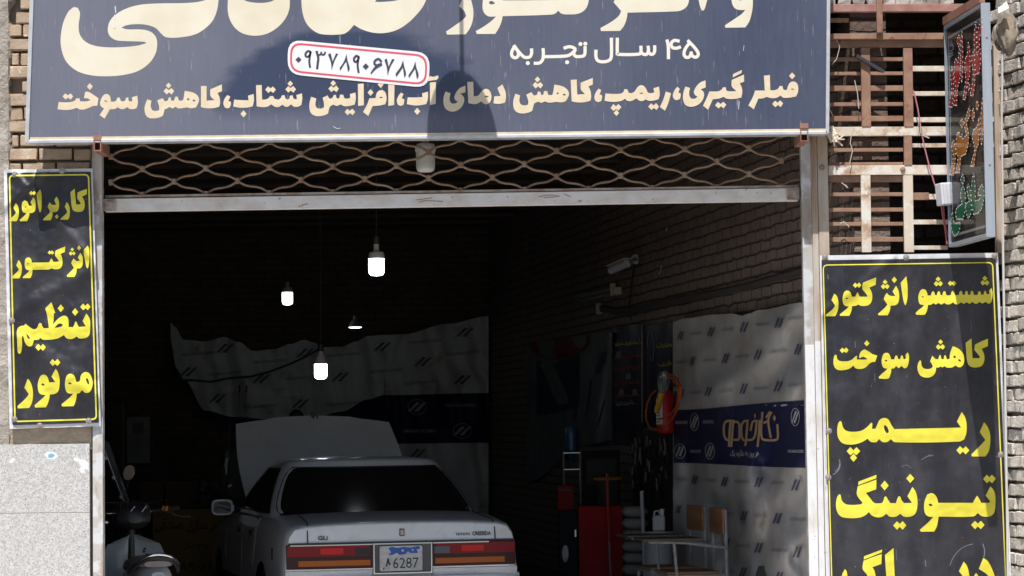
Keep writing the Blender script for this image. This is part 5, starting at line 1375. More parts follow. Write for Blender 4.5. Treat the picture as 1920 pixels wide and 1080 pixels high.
# two dark posters
def jot(k, x0, x1, y, h_, slope, seed):
    rr = random.Random(seed); x = x0
    while x < x1:
        w_ = rr.uniform(2, 5)
        yy = y + slope * (x - x0)
        k.pen('%f %f %f %f %f %f' % (x, yy - rr.uniform(0, h_), x + w_ * .5, yy + rr.uniform(0, h_ * .3), x + w_, yy - rr.uniform(0, h_ * .6)), 1.3, 2)
        x += w_ * .8
for (x0, x1, t0, t1, bot_, lb, rows) in (
        (1150, 1203, 613, 608, 832, 'dark blue poster with rows of small red and yellow print', [(1152, 1200, 648, 'y'), (1152, 1200, 673, 'r'), (1152, 1199, 694, 'r'), (1152, 1199, 722, 'r'), (1155, 1198, 745, 'r'), (1155, 1190, 760, 'w')]),
        (1206, 1262, 612, 605, 800, 'black glossy poster with yellow print beside the white banner', [(1232, 1260, 651, 'y'), (1234, 1258, 686, 'y')])):
    sf = lambda x, y, o=0.0: UW(x, y, .035 + .006 * math.sin(x / 6.0) + o)
    po = empty('dark_poster', UW((x0 + x1) / 2, bot_, .03), lb, 'poster')
    hung(x0, x1, curve([(x0, t0), (x1, t1)]), lambda x: bot_, sf, 24, 20).build('sheet', mat('poster_navy', (.018, .018, .05), .25, col2=(.012, .012, .02), nscale=4), po, smooth=True, sharp=85)
    hung(x1 - .5, x1 + 2.2, curve([(x0, t0), (x1, t1)]), lambda x: bot_ - 40, lambda x, y, o=0.0: UW(x, y, .05), 2, 8).build('edge_strip', mat('poster_edge', (.36, .30, .27), .5), po)
    for ci, cc in (('y', (.50, .40, .03)), ('r', (.34, .06, .05)), ('w', (.35, .35, .36))):
        rs_ = [r_ for r_ in rows if r_[3] == ci]
        if not rs_: continue
        k = Ink()
        for r_ in rs_: jot(k, r_[0], r_[1], r_[2], 8, -.10, int(r_[2]))
        k.build('print_row', mat('print_' + ci, cc, .4), po, lambda x, y, o: sf(x, y, .004 + o), step=.00002)
    if len(rows) > 3:
        k = Ink()
        for x, y in ((1160, 664), (1178, 705), (1165, 735), (1190, 735)): k.poly('%f %f %f %f %f %f %f %f' % (x - 5, y + 7, x - 4, y - 4, x + 4, y - 6, x + 6, y + 6), corner=20)
        k.build('picture_print', mat('print_pic', (.20, .21, .23), .4), po, lambda x, y, o: sf(x, y, .003 + o))
    else:
        k = Ink(); k.pen('1214 650 1215 630 1220 620 1226 640 1224 675 1218 668', 1.6)
        k.build('picture_print', mat('print_pic', (.20, .21, .23), .4), po, lambda x, y, o: sf(x, y, .003 + o))

# ---------------------------------------------------------------- fire extinguisher and work lamp on the wall
fe = empty('fire_extinguisher', UW(1248, 812, .14), 'red fire extinguisher hung on the wall beside the white banner', 'fire extinguisher')
p = UW(1249, 812, .14); s_ = 19.9 / 4600
Mx = Matrix.Translation(p)
Rr = 17 * s_
MB().lathe([(Rr * .8, 0), (Rr * .98, .015), (Rr, .05), (Rr, .27), (Rr * .85, .31), (Rr * .45, .345), (Rr * .3, .36), (Rr * .3, .385)], 24, Mx).build('cylinder', mat('extinguisher_red', (.46, .014, .012), .45, spec=.3), fe, smooth=True)
q = p + Vector((-Rr * .75, -Rr * .72, .14))
MB().bar(q + Vector((0, 0, -.07)), q + Vector((0, 0, .13)), .065, .004, (.6, .6, 0)).build('label_plate', mat('label_white', (.55, .52, .50), .5), fe)
mb = MB()
for i in range(7): mb.bar(q + Vector((-.022, -.004, -.05 + i * .024)), q + Vector((.018, -.004, -.052 + i * .024)), .008, .002, (.6, .6, 0))
mb.build('label_print', mat('label_ink', (.05, .04, .08), .5), fe)
M_blk = mat('black_rubber', (.014, .014, .015), .5)
mb = MB().box(p + Vector((0, 0, .40)), (.05, .05, .04)); mb.bar(p + Vector((-.06, -.01, .43)), p + Vector((.07, -.01, .45)), .02, .02); mb.bar(p + Vector((-.05, -.01, .40)), p + Vector((.06, -.01, .39)), .016, .016)
mb.build('valve', M_blk, fe, bevel=.003)
mb = MB().tube([p + Vector((.03, -.03, .40)), p + Vector((.10, -.06, .36)), p + Vector((.115, -.07, .22)), p + Vector((.09, -.08, .10))], .013, 8)
mb.tube([p + Vector((.085, -.09, .33)), p + Vector((.09, -.10, .25)), p + Vector((.09, -.10, .14))], [.02, .035, .05], 12)
mb.build('hose', M_blk, fe, smooth=True)
wl = empty('work_lamp', UW(1238, 772, .26), 'wire caged work lamp with yellow handle and orange cord over the extinguisher', 'work lamp')
a = UW(1231, 772, .27); b = UW(1241, 735, .27); c = UW(1247, 697, .27)
MB().tube([a, a.lerp(b, .15), a.lerp(b, .6), b], [.018, .023, .021, .026], 14).build('handle', mat('lamp_yellow', (.60, .36, .03), .45), wl, smooth=True)
ax = (c - b).normalized()
Mz = Matrix.Translation(b) @ ax.to_track_quat('Z', 'X').to_matrix().to_4x4()
L_ = (c - b).length
MB().lathe([(.022, .0), (.034, .02), (.034, .05), (.020, L_ * .55), (.028, L_ * .75), (.018, L_ * .92)], 16, Mz).build('reflector', mat('lamp_steel', (.60, .62, .63), .25, metal=.8), wl, smooth=True)
mb = MB()
for i in range(6):
    a_ = 6.2832 * i / 6
    mb.tube([Mz @ Vector((r_ * math.cos(a_), r_ * math.sin(a_), z_)) for r_, z_ in ((.028, .02), (.042, L_ * .25), (.047, L_ * .55), (.040, L_ * .85), (.01, L_))], .003, 5)
mb.build('cage', mat('cage_wire', (.35, .37, .37), .4, metal=.6), wl, smooth=True)
M_or = mat('orange_cord', (.42, .085, .02), .6, spec=.2)
mb = MB().tube([UW(x, y, .28) for x, y in ((1250, 702), (1262, 704), (1271, 714), (1275, 730), (1274, 750), (1271, 765), (1264, 780), (1252, 796), (1240, 805), (1228, 807), (1218, 801), (1212, 788), (1211, 772), (1214, 755), (1221, 740), (1229, 733))], .008, 6)
mb.tube([UW(x, y, .29) for x, y in ((1258, 702), (1270, 710), (1277, 726), (1276, 746), (1270, 762), (1258, 776), (1244, 784), (1234, 786))], .008, 6)
mb.tube([UW(x, y, .285) for x, y in ((1252, 706), (1264, 712), (1271, 728), (1272, 748), (1268, 764))], .008, 6)
mb.build('cord', M_or, wl, smooth=True)
# loop of tools hanging in the dark under it
mb = MB(); mt = MB(); rr = random.Random(5)
for i in range(95):
    x = rr.uniform(1186, 1260); y = rr.uniform(815, 925)
    l = rr.uniform(6, 26)
    (mb if i % 4 else mt).bar(UW(x, y, .05 + rr.uniform(0, .04)), UW(x + rr.uniform(-3, 3), y + l, .05 + rr.uniform(0, .04)), rr.uniform(.008, .03), .012, WALL_N)
tb_ = empty('tool_board', UW(1225, 940, .03), 'dark board hung full of small tools and cables under the extinguisher', 'tool board')
hung(1186, 1261, lambda x: 806, lambda x: 1010, lambda x, y, o=0.0: UW(x, y, .03 + o), 2, 2).build('board', mat('board_dark', (.03, .028, .026), .7), tb_)
o = mb.build('tool', mat('tool_dark', (.05, .05, .05), .4, metal=.5), tb_); o['kind'] = 'stuff'
o = mt.build('tool', mat('tool_pale', (.17, .165, .155), .5), tb_); o['kind'] = 'stuff'

# ---------------------------------------------------------------- along the right wall, on the floor
FZ = .125
def onfloor(px, Y): v = U(px, 800, Y); return Vector((v.x, Y, FZ))
M_red = mat('cabinet_red', (.40, .010, .012), .55, spec=.15, col2=(.32, .010, .012), nscale=5)
tc = empty('tool_cabinet', onfloor(1122, 20.8), 'red metal cabinet with a black front and pale oval badge against the right wall', 'cabinet')
p = tc.location; ht = U(1122, 949, 20.6).z
MB().box((p.x, 20.8, (ht + .1 + FZ) / 2), (.37, .42, ht - FZ - .1)).build('body', M_red, tc, bevel=.008)
for sx in (-.13, .13):
    for sy in (-.15, .15): MB().lathe([(.035, 0), (.038, .01), (.038, .09), (.02, .10)], 12, Matrix.Translation((p.x + sx, 20.8 + sy, FZ))).build('wheel', M_blk, tc)
p = onfloor(1061, 20.9); ht2 = U(1061, 957, 20.75).z
MB().box((p.x + .0, 20.82, (ht2 + FZ + .1) / 2), (.15, .38, ht2 - FZ - .1)).build('front', mat('cabinet_black', (.010, .010, .011), .6, spec=.2), tc, bevel=.006)
q = U(1060, 1038, 20.628)
MB().lathe([(.001, .01), (.024, .01), (.03, 0)], 24, Matrix.Translation(q) @ Matrix.Scale(2.4, 4, (0, 0, 1)) @ Matrix.Rotation(R(90), 4, 'X')).build('badge', mat('badge_pale', (.5, .5, .52), .4), tc, smooth=True)
MB().box(U(1079, 1000, 20.60), (.012, .03, .06)).build('handle', mat('handle_steel', (.5, .5, .5), .3, metal=.8), tc)
rb = empty('red_case', U(1060, 955, 20.9), 'small dark red steel case on the black front end of the red cabinet', 'case')
p = U(1060, 930, 20.9)
MB().box((p.x, 20.9, ht2 + .105), (.135, .22, .21)).build('body', mat('case_red', (.22, .010, .010), .6, spec=.15), rb, bevel=.006)
MB().box((p.x, 20.785, ht2 + .17), (.10, .012, .02)).build('handle', M_blk, rb)
wd = empty('water_bottle', U(1070, 860, 20.9), 'blue plastic water bottle upside down on a thin steel rack', 'water bottle')
M_blue = mat('bottle_blue', (.012, .05, .12), .35)
p = U(1072, 860, 20.95); zt2 = ht2 + .21
MB().lathe([(.02, 0), (.03, .02), (.055, .05), (.062, .09), (.058, .13), (.063, .16), (.062, .24), (.05, .275), (.02, .285)], 20, Matrix.Translation(p)).build('bottle', M_blue, wd, smooth=True)
mb = MB()
for sx, sy in ((-.07, -.06), (.07, -.06), (-.07, .06), (.07, .06)): mb.tube([(p.x + sx, p.y + sy, zt2 if sx < 0 else ht + .0), (p.x + sx, p.y + sy, p.z + .05)], .006, 8)
for z_ in (p.z + .05, p.z - .09):
    for sx in (-.07, .07): mb.tube([(p.x + sx, p.y - .06, z_), (p.x + sx, p.y + .06, z_)], .005, 6)
    for sy in (-.06, .06): mb.tube([(p.x - .07, p.y + sy, z_), (p.x + .07, p.y + sy, z_)], .005, 6)
mb.build('rack', mat('rack_steel', (.55, .55, .56), .3, metal=.8), wd, smooth=True)
bx_ = empty('black_box', U(1128, 945, 21.1), 'matt black box standing on the red tool cabinet', 'box')
a = U(1092, 845, 20.95); b = U(1163, 945, 20.95)
MB().box(((a.x + b.x) / 2, 20.95, (a.z + ht) / 2), (b.x - a.x, .16, a.z - ht)).build('case', mat('box_black', (.008, .008, .009), .7, spec=.15), bx_, bevel=.004)
MB().box(((a.x + b.x) / 2, 20.866, (a.z + ht) / 2 + .05), (b.x - a.x - .06, .006, .22)).build('front', mat('box_front', (.010, .010, .011), .5, spec=.2), bx_)
bn = empty('clear_bin', U(1140, 950, 20.7), 'clear plastic bin with an orange rim on the edge of the red cabinet', 'bin')
p = U(1140, 952, 20.72)
MB().lathe([(.085, 0), (.095, .02), (.11, .21), (.112, .215), (.105, .21), (.088, .02), (.08, .012)], 20, Matrix.Translation((p.x, 20.72, ht + .002)) @ Matrix.Scale(.72, 4, (0, 1, 0))).build('body', mat('bin_clear', (.035, .037, .04), .3), bn, smooth=True)
MB().lathe([(.108, .21), (.122, .212), (.124, .232), (.108, .236), (.10, .22)], 20, Matrix.Translation((p.x, 20.72, ht + .002)) @ Matrix.Scale(.72, 4, (0, 1, 0))).build('rim', mat('rim_orange', (.36, .15, .015), .5, spec=.2), bn, smooth=True)
mp_ = empty('mop', onfloor(1140, 20.35), 'mop with a thin red handle leaning before the red cabinet', 'mop')
a = U(1138, 888, 20.42); b = onfloor(1142, 20.32)
m_ = a.lerp(b, .52)
MB().tube([a, m_], .011, 8).build('handle', mat('mop_red', (.45, .05, .04), .4), mp_, smooth=True)
MB().tube([m_, b + Vector((0, 0, .1))], .010, 8).build('pole', mat('mop_steel', (.4, .4, .42), .35, metal=.7), mp_, smooth=True)
mb = MB()
for i in range(26): a_ = random.uniform(0, 6.28); mb.tube([b + Vector((0, 0, .12)), b + Vector((.06 * math.cos(a_), .06 * math.sin(a_), .06)), b + Vector((.11 * math.cos(a_), .11 * math.sin(a_), .012))], .008, 5)
mb.build('head', mat('mop_head', (.30, .29, .27), .9), mp_, smooth=True)
# stack of white sacks
M_sack = mat('sack_white', (.24, .225, .215), .8, spec=.1, col2=(.24, .22, .21), nscale=6, bump=.3, bscale=30)
zs = FZ
for i in range(9):
    h_ = .092
    p = onfloor(1187, 19.75)
    sk = MB(); secs = []
    for j in range(9):
        t = j / 8 - .5; e = (1 - abs(2 * t)**4)**.5
        secs.append([(p.x + t * .21 + .004 * random.uniform(-1, 1), 19.75 + .14 * math.cos(a_) * (.82 + .18 * e), zs + h_ / 2 + (h_ / 2 * e * .97) * max(-1, min(1, 1.35 * math.sin(a_)))) for a_ in [6.2832 * q_ / 16 for q_ in range(16)]])
    sk.loft(secs, closed=True, cap=True)
    o = sk.build('sack', M_sack, smooth=True, sharp=60)
    tag(o, 'dusty pale sack in the stack beside the red cabinet', 'sack', 'dusty sacks stacked beside the red cabinet')
    zs += h_
pp = MB().tube([onfloor(1207, 19.45), U(1203, 921, 19.55)], .016, 10)
tag(pp.build('pipe', mat('pipe_white', (.40, .40, .42), .45), smooth=True), 'white plastic pipe leaning upright beside the dusty sacks', 'pipe')
bk = empty('bucket', onfloor(1231, 18.9), 'white plastic drum behind the school chairs', 'bucket')
p = bk.location; hb = U(1231, 1000, 18.9).z - FZ
MB().lathe([(.095, 0), (.10, .01), (.105, hb * .5), (.108, hb * .52), (.105, hb * .54), (.108, hb - .03), (.112, hb - .028), (.112, hb)], 24, Matrix.Translation(p)).build('body', mat('drum_white', (.32, .32, .335), .5), bk, smooth=True)
MB().lathe([(.114, hb - .01), (.116, hb), (.114, hb + .012), (.02, hb + .018)], 24, Matrix.Translation(p)).build('lid', mat('drum_lid', (.48, .48, .5), .4), bk, smooth=True)
jg = empty('jug', p + Vector((0, 0, hb + .018)), 'white plastic jug with a moulded handle on top of the white drum', 'jug')
MB().box((p.x + .005, p.y, p.z + hb + .018 + .06), (.095, .075, .12)).build('body', mat('jug_white', (.40, .40, .42), .5), jg, bevel=.015)
z_ = p.z + hb + .138
MB().tube([(p.x - .03, p.y, z_ - .01), (p.x - .025, p.y, z_ + .03), (p.x + .005, p.y, z_ + .034), (p.x + .03, p.y, z_ - .005)], .009, 8).build('handle', mat('jug_white', (.40, .40, .42), .5), jg, smooth=True)
MB().lathe([(.014, 0), (.014, .035), (.018, .036), (.018, .052), (.001, .053)], 12, Matrix.Translation((p.x + .033, p.y, z_ - .004))).build('cap', mat('jug_cap', (.55, .55, .58), .4), jg, smooth=True)
# school chairs with writing tablets, backs to the wall
M_ply = mat('chair_wood', (.20, .10, .05), .5, spec=.25, col2=(.26, .14, .075), nscale=3, stretch=(1, 1, 8))
M_fr = mat('chair_frame', (.26, .27, .29), .5, spec=.25, col2=(.19, .19, .20), nscale=14)
M_dark = mat('tablet_dark', (.07, .055, .045), .45)
def school_chair():
    ch = empty('school_chair', (0, 0, 0), 'school chair with varnished plywood back and pale steel frame, nearer the open street', 'chair', 'school chairs along the right wall')
    MB().box((-.02, 0, .80), (.02, .37, .18)).build('backrest', M_ply, ch, bevel=.008)
    MB().box((-.24, 0, .45), (.38, .38, .018)).build('seat', M_ply, ch, bevel=.006)
    for s_ in (-1, 1):
        MB().tube([(.06, .17 * s_, 0), (.0, .17 * s_, .44), (-.005, .17 * s_, .88)], .0125, 8).build('leg', M_fr, ch, smooth=True)
        MB().tube([(-.43, .17 * s_, 0), (-.40, .17 * s_, .43)], .0125, 8).build('leg', M_fr, ch, smooth=True)
    mb = MB()
    for s_ in (-1, 1): mb.tube([(-.41, .17 * s_, .43), (.0, .17 * s_, .43)], .011, 8); mb.tube([(-.42, .17 * s_, .16), (.04, .17 * s_, .16)], .009, 8)
    mb.tube([(-.41, -.17, .43), (-.41, .17, .43)], .011, 8); mb.tube([(-.42, -.17, .16), (-.42, .17, .16)], .009, 8)
    mb.build('seat_frame', M_fr, ch, smooth=True)
    mb = MB().tube([(-.01, -.19, .62), (-.30, -.20, .66), (-.56, -.19, .67)], .011, 8); mb.tube([(-.36, -.19, .43), (-.38, -.20, .66)], .011, 8)
    mb.build('arm', M_fr, ch, smooth=True)
    MB().box((-.40, -.10, .685), (.42, .30, .016)).build('tablet', M_dark, ch, bevel=.005)
    return ch
setup(None)
ch1 = school_chair(); setup(None)
ang = math.atan2(1, WALL_T) - math.pi / 2
p1 = UW(1350, 1000, .30); p1.z = FZ
p1 = Vector((p1.x, p1.y, FZ))
M1 = Matrix.Translation(p1) @ Matrix.Rotation(ang, 4, 'Z')
p2 = p1 + WALL_D * .62; M2 = Matrix.Translation(p2) @ Matrix.Rotation(ang + R(4), 4, 'Z')
copy_thing(ch1, M2, 'school chair with varnished plywood back and pale steel frame, beside the white drum')
ch1.matrix_world = M1
oc = empty('padded_chair', onfloor(1436, 16.9), 'dark padded chair whose rounded back just shows at the bottom edge', 'chair')
p = oc.location
zt3 = U(1436, 1061, 16.9).z
secs = []
for j in range(7):
    t = j / 6; w_ = .19 * (1 - .25 * abs(2 * t - 1)**4)
    secs.append([(p.x - w_ * .95 * math.cos(a_), 16.9 + .028 * math.sin(a_) - .02 * math.sin(math.pi * t), zt3 - .26 + .26 * t) for a_ in [6.2832 * q_ / 20 for q_ in range(20)]])
MB().loft([[(x * .5 + p.x * .5, y, z) for x, y, z in s] for s in secs], closed=True, cap=True).build('backrest', mat('pad_dark', (.03, .03, .032), .7), oc, smooth=True)
MB().box((p.x, 16.7, zt3 - .36), (.36, .36, .06)).build('seat', mat('pad_dark', (.03, .03, .032), .7), oc, bevel=.02)
for sx in (-.14, .14):
    for sy in (-.14, .14): MB().tube([(p.x + sx, 16.7 + sy, FZ), (p.x + sx * .9, 16.7 + sy * .9, zt3 - .36)], .011, 8).build('leg', M_fr, oc, smooth=True)
MB().tube([(p.x, 16.88, zt3 - .38), (p.x, 16.93, zt3 - .2)], .014, 8).build('stem', M_blk, oc, smooth=True)

# ---------------------------------------------------------------- left and back: bench, cartons, signboard, panels
wbn = empty('work_bench', (U(330, 800, 26.2).x, 26.3, FZ), 'long dark workbench against the back wall', 'workbench')
ztb = U(330, 951, 26.0).z
xa = U(205, 800, 26.2).x; xb = U(425, 800, 26.2).x
MB().box(((xa + xb) / 2, 26.3, ztb - .02), (xb - xa, .6, .04)).build('top', mat('bench_wood', (.05, .035, .025), .7), wbn)
for x in (xa + .05, xb - .05):
    for y in (26.05, 26.55): MB().box((x, y, (FZ + ztb - .04) / 2), (.06, .06, ztb - .04 - FZ)).build('leg', mat('bench_wood', (.05, .035, .025), .7), wbn)
M_card = mat('carton', (.17, .10, .055), .8, col2=(.12, .07, .04), nscale=5)
for x0, x1, lb in ((263, 308, 'left brown carton of the pair on the workbench'), (311, 364, 'wider brown carton of the pair on the workbench')):
    a = U(x0, 905, 26.2); b = U(x1, 905, 26.2)
    o = empty('carton', ((a.x + b.x) / 2, 26.3, ztb), lb, 'carton')
    MB().box(((a.x + b.x) / 2, 26.3, (a.z + ztb) / 2), (b.x - a.x - .01, .35, a.z - ztb)).build('box', M_card, o, bevel=.004)
    MB().box(((a.x + b.x) / 2, 26.3, a.z + .001), (b.x - a.x - .01, .06, .003)).build('tape', mat('tape_tan', (.25, .17, .09), .4), o)
mb = MB(); rr = random.Random(3)
for i in range(22):
    c = U(rr.uniform(366, 420), rr.uniform(908, 948), 26.1); c.z = max(c.z, ztb + .02)
    s_ = rr.uniform(.02, .05); mb.lathe([(s_ * .7, -s_), (s_, 0), (s_ * .6, s_)], 8, Matrix.Translation(c) @ Matrix.Rotation(rr.uniform(0, 3), 4, 'X'))
o = mb.build('clutter', mat('clutter_dark', (.06, .06, .06), .35, col2=(.2, .18, .15), nscale=12), smooth=True)
tag(o, 'heap of small dark parts on the workbench', 'clutter', kind='stuff')
yb = empty('leaning_signboard', onfloor(345, 24.4), 'brown yellow signboard with dark Persian writing leaning behind the scooter', 'sign')
M_yb = mat('signboard_ochre', (.30, .19, .06), .6, col2=(.24, .15, .05), nscale=4)
def ysurf(x, y, o=0.0): return U(x, y, 24.4 + .0009 * (1090 - y) - o)
cs = [(286, 957), (420, 953), (422, 1095), (288, 1097)]
q = [ysurf(x, y) for x, y in cs]
MB().add(q + [v + Vector((0, .03, 0)) for v in q], [(3, 2, 1, 0), (4, 5, 6, 7), (0, 1, 5, 4), (1, 2, 6, 5), (2, 3, 7, 6), (3, 0, 4, 7)]).build('panel', M_yb, yb)
mb = MB()
print_text(mb, shape_ar('موتور سازی صادقی'), 362, 985, 142, 27, ysurf, .004, .02)
print_text(mb, shape_ar('سال'), 353, 1024, 22, 13, ysurf, .004, .02); print_text(mb, '۳۵', 380, 1024, 22, 13, ysurf, .004, .02)
print_text(mb, '۸۹۰۶۷', 370, 1062, 70, 15, ysurf, .004, .02)
mb.build('lettering', mat('signboard_ink', (.035, .012, .03), .5), yb)
gpn = empty('wall_panel', U(260, 868, YB - .02), 'pale grey panel with a square mark on the dark back wall', 'panel')
a = U(238, 782, YB - .03); b = U(281, 868, YB - .03)
MB().box(((a.x + b.x) / 2, YB - .03, (a.z + b.z) / 2), (b.x - a.x, .03, a.z - b.z)).build('board', mat('panel_grey', (.30, .30, .30), .6, col2=(.22, .22, .22), nscale=5), gpn)
MB().box(((a.x + b.x) / 2, YB - .047, a.z - .13), (.13, .004, .13)).build('mark', mat('panel_mark', (.16, .15, .14), .6), gpn)
rk = empty('wire_rack', U(215, 905, YB - .2), 'dark gridded rack standing against the back wall by the scooter', 'rack')
a = U(196, 757, YB - .25); b = U(231, 910, YB - .25)
mb = MB()
for i in range(5): x = a.x + (b.x - a.x) * i / 4; mb.box((x, YB - .25, (a.z + FZ) / 2), (.012, .012, a.z - FZ))
for i in range(14): z_ = a.z - .09 * i; mb.box(((a.x + b.x) / 2, YB - .256, z_), (b.x - a.x, .008, .01))
mb.build('grid', mat('rack_dark', (.12, .11, .10), .5), rk)
MB().box((b.x, YB - .25, (a.z + FZ) / 2), (.03, .03, a.z - FZ)).build('post', mat('rack_post', (.16, .15, .14), .5), rk)
pb = MB(); c = U(431, 885, 25.5)
secs = []
for j in range(9):
    t = j / 8; r_ = .05 + .07 * t
    secs.append([(c.x + (r_ + .018 * math.sin(5 * a_ + 3 * t)) * math.cos(a_), c.y + (r_ + .018 * math.sin(5 * a_ + 3 * t)) * math.sin(a_), c.z + .22 - .46 * t) for a_ in [6.2832 * q_ / 20 for q_ in range(20)]])
pb.loft(secs, closed=True, cap=True); pb.tube([c + Vector((0, 0, .2)), c + Vector((0, 0, .5))], .006, 6)
tag(pb.build('plastic_bag', mat('bag_clear', (.14, .14, .15), .2, coat=.6), smooth=True), 'crumpled clear plastic bag hanging left of the open bonnet', 'bag')

# ================================================================ the white saloon, rear towards the street, bonnet up
YAW = math.asin(.238)
car = empty('saloon_car', (-.785, 17.2, FZ), 'white old saloon car seen from behind with its bonnet raised', 'car', rz=YAW)
setup(None)
ZF = -FZ            # heights below are above the street, the car stands on the garage floor
CM = car.matrix_world.copy() @ Matrix.Translation((0, 0, ZF))
def cpart(mb, name, m_, parent=None, **kw):
    mb.v = [CM @ v for v in mb.v]
    return mb.build(name, m_, parent or car, **kw)
M_paint = mat('car_white', (.83, .84, .87), .3, coat=.7, col2=(.78, .785, .80), nscale=2.5, spec=.5, spot=(.66, .65, .64), sscale=9, slo=.55, shi=.85)
M_glass = mat('car_glass', (.017, .0135, .0135), .12, spec=.5)
M_trim = mat('car_trim', (.02, .02, .022), .45)
M_chrome = mat('car_chrome', (.62, .63, .66), .14, metal=1.0)
M_plain = 0
M_tyre = mat('tyre', (.015, .015, .015), .8, bump=.3, bscale=60)
# lower body: sections from tail to nose
def section(y, w_, zt, zb, tuck=.0):
    h = [(.90 * w_, zb), (.975 * w_, zb + .05), (1.0 * w_, zb + .16), (1.012 * w_, zb + (zt - zb) * .45), (1.0 * w_, zt - .17), (.975 * w_, zt - .075), (.93 * w_, zt - .025), (.84 * w_, zt - .006), (.6 * w_, zt + .006), (.3 * w_, zt + .012), (0, zt + .014)]
    L_ = [(-x, y + tuck * (1 if z < .5 else 0), z) for x, z in h] + [(x, y + tuck * (1 if z < .5 else 0), z) for x, z in h[-2::-1]]
    return L_
st = [(.030, .795, .915, .34), (.036, .812, .925, .32), (.06, .822, .935, .30), (.14, .832, .945, .28), (.40, .838, .962, .24), (.75, .845, .985, .22), (1.2, .850, .975, .20), (1.9, .850, .965, .19), (2.6, .850, .955, .19), (3.15, .845, .945, .20), (3.6, .84, .90, .22), (4.1, .825, .83, .24), (4.5, .80, .80, .28), (4.6, .76, .76, .32)]
mb = MB(); mb.loft([section(*a_) for a_ in st], cap=True)
body = cpart(mb, 'body', M_paint, smooth=True, sharp=38)
# wheel arches cut out of the body
cut = MB()
for y in (1.0, 3.62):
    cut.add(*[(lambda vs, fs: (vs, fs))([(x, y + .335 * math.cos(a_), .31 + .335 * math.sin(a_)) for x in (-1.2, 1.2) for a_ in [6.2832 * q_ / 40 for q_ in range(40)]], [tuple(range(40))[::-1], tuple(range(40, 80))] + [(i, (i + 1) % 40, 40 + (i + 1) % 40, 40 + i) for i in range(40)])][0])
co = cpart(cut, 'cutter', None)
md = body.modifiers.new('arch', 'BOOLEAN'); md.object = co; md.operation = 'DIFFERENCE'; md.solver = 'EXACT'
bpy.context.view_layer.update()
dg = bpy.context.evaluated_depsgraph_get()
me = bpy.data.meshes.new_from_object(body.evaluated_get(dg))
body.modifiers.clear(); body.data = me
bpy.data.objects.remove(co)
for p_ in me.polygons: p_.use_smooth = True
mb = MB()
for y in (1.0, 3.62): mb.box((0, y, .33), (1.45, .64, .6))
cpart(mb, 'wheel_well', M_trim)
for y in (1.0, 3.62):
    for s_ in (-1, 1):
        Mw = Matrix.Translation((s_ * .765, y, .31)) @ Matrix.Rotation(R(90) * s_, 4, 'Y')
        wh = cpart(MB().lathe([(.19, -.08), (.25, -.09), (.295, -.075), (.308, -.04), (.31, 0), (.308, .04), (.295, .07), (.25, .082), (.19, .07)], 36, Mw), 'wheel', M_tyre, smooth=True)
        cpart(MB().lathe([(.19, .06), (.17, .045), (.10, .05), (.06, .06), (.001, .065)], 28, Mw), 'rim', mat('rim_grey', (.35, .35, .36), .35, metal=.6), wh, smooth=True)
# side skirts and rubbing strips follow the flank
def flank(y, z):
    for (a_, b_2) in zip(st, st[1:]):
        if a_[0] <= y <= b_2[0]:
            t = (y - a_[0]) / (b_2[0] - a_[0]); w_ = a_[1] + (b_2[1] - a_[1]) * t; zt = a_[2] + (b_2[2] - a_[2]) * t; zb = a_[3] + (b_2[3] - a_[3]) * t
            break
    else: w_, zt, zb = st[-1][1:]
    prof = [(.90 * w_, zb), (.975 * w_, zb + .05), (1.0 * w_, zb + .16), (1.012 * w_, zb + (zt - zb) * .45), (1.0 * w_, zt - .17), (.975 * w_, zt - .075), (.93 * w_, zt - .025), (.84 * w_, zt - .006), (.6 * w_, zt + .006)]
    for (x0, z0), (x1, z1) in zip(prof, prof[1:]):
        if z0 <= z <= z1: return x0 + (x1 - x0) * (z - z0) / (z1 - z0)
    return prof[0][0]
def strip(y0, y1, z0, z1, out, n=16):
    mb = MB()
    for s_ in (-1, 1):
        secs = []
        for i in range(n + 1):
            y = y0 + (y1 - y0) * i / n
            secs.append([(s_ * (flank(y, z0) - .004), y, z0), (s_ * (flank(y, z0) + out), y, z0 + .006), (s_ * (flank(y, z1) + out), y, z1 - .006), (s_ * (flank(y, z1) - .004), y, z1)])
        mb.loft(secs, cap=True)
    return mb
for a_, b_2 in ((1.36, 3.26),): cpart(strip(a_, b_2, .40, .47, .014), 'rubbing_strip', M_trim)
cpart(strip(1.36, 3.26, .215, .29, .006), 'sill_trim', M_trim)
# shut lines of the doors and the fuel flap line, thin flank strips, pale grey painting their lit edges
mb = MB()
for s_ in (-1, 1):
    for ys in ([(1.42, .945), (1.40, .9), (1.37, .82), (1.36, .74), (1.40, .66), (1.46, .60)], [(2.12, .95), (2.10, .85), (2.09, .7), (2.09, .48), (2.09, .3)], [(3.08, .94), (3.12, .8), (3.12, .6), (3.10, .3)]):
        pts = [(s_ * (flank(y, z) + .0015), y, z) for y, z in ys]
        mb.tube(pts, .0038, 6)
cpart(mb, 'shut_line', mat('lit_door_edge', (.34, .34, .35), .3, coat=.5), smooth=True)
mb = MB()
for s_ in (-1, 1):
    for y in (1.56, 2.26):
        mb.box((s_ * (flank(y, .83) + .006), y, .83), (.022, .15, .035)); mb.box((s_ * (flank(y + .03, .79) + .003), y + .07, .79), (.012, .035, .03))
cpart(mb, 'door_handle', M_trim, bevel=.004)
mb = MB()
for s_ in (-1, 1): mb.box((s_ * (flank(.50, .72) + .002), .50, .72), (.012, .03, .085))
cpart(mb, 'side_marker', M_trim, bevel=.004)
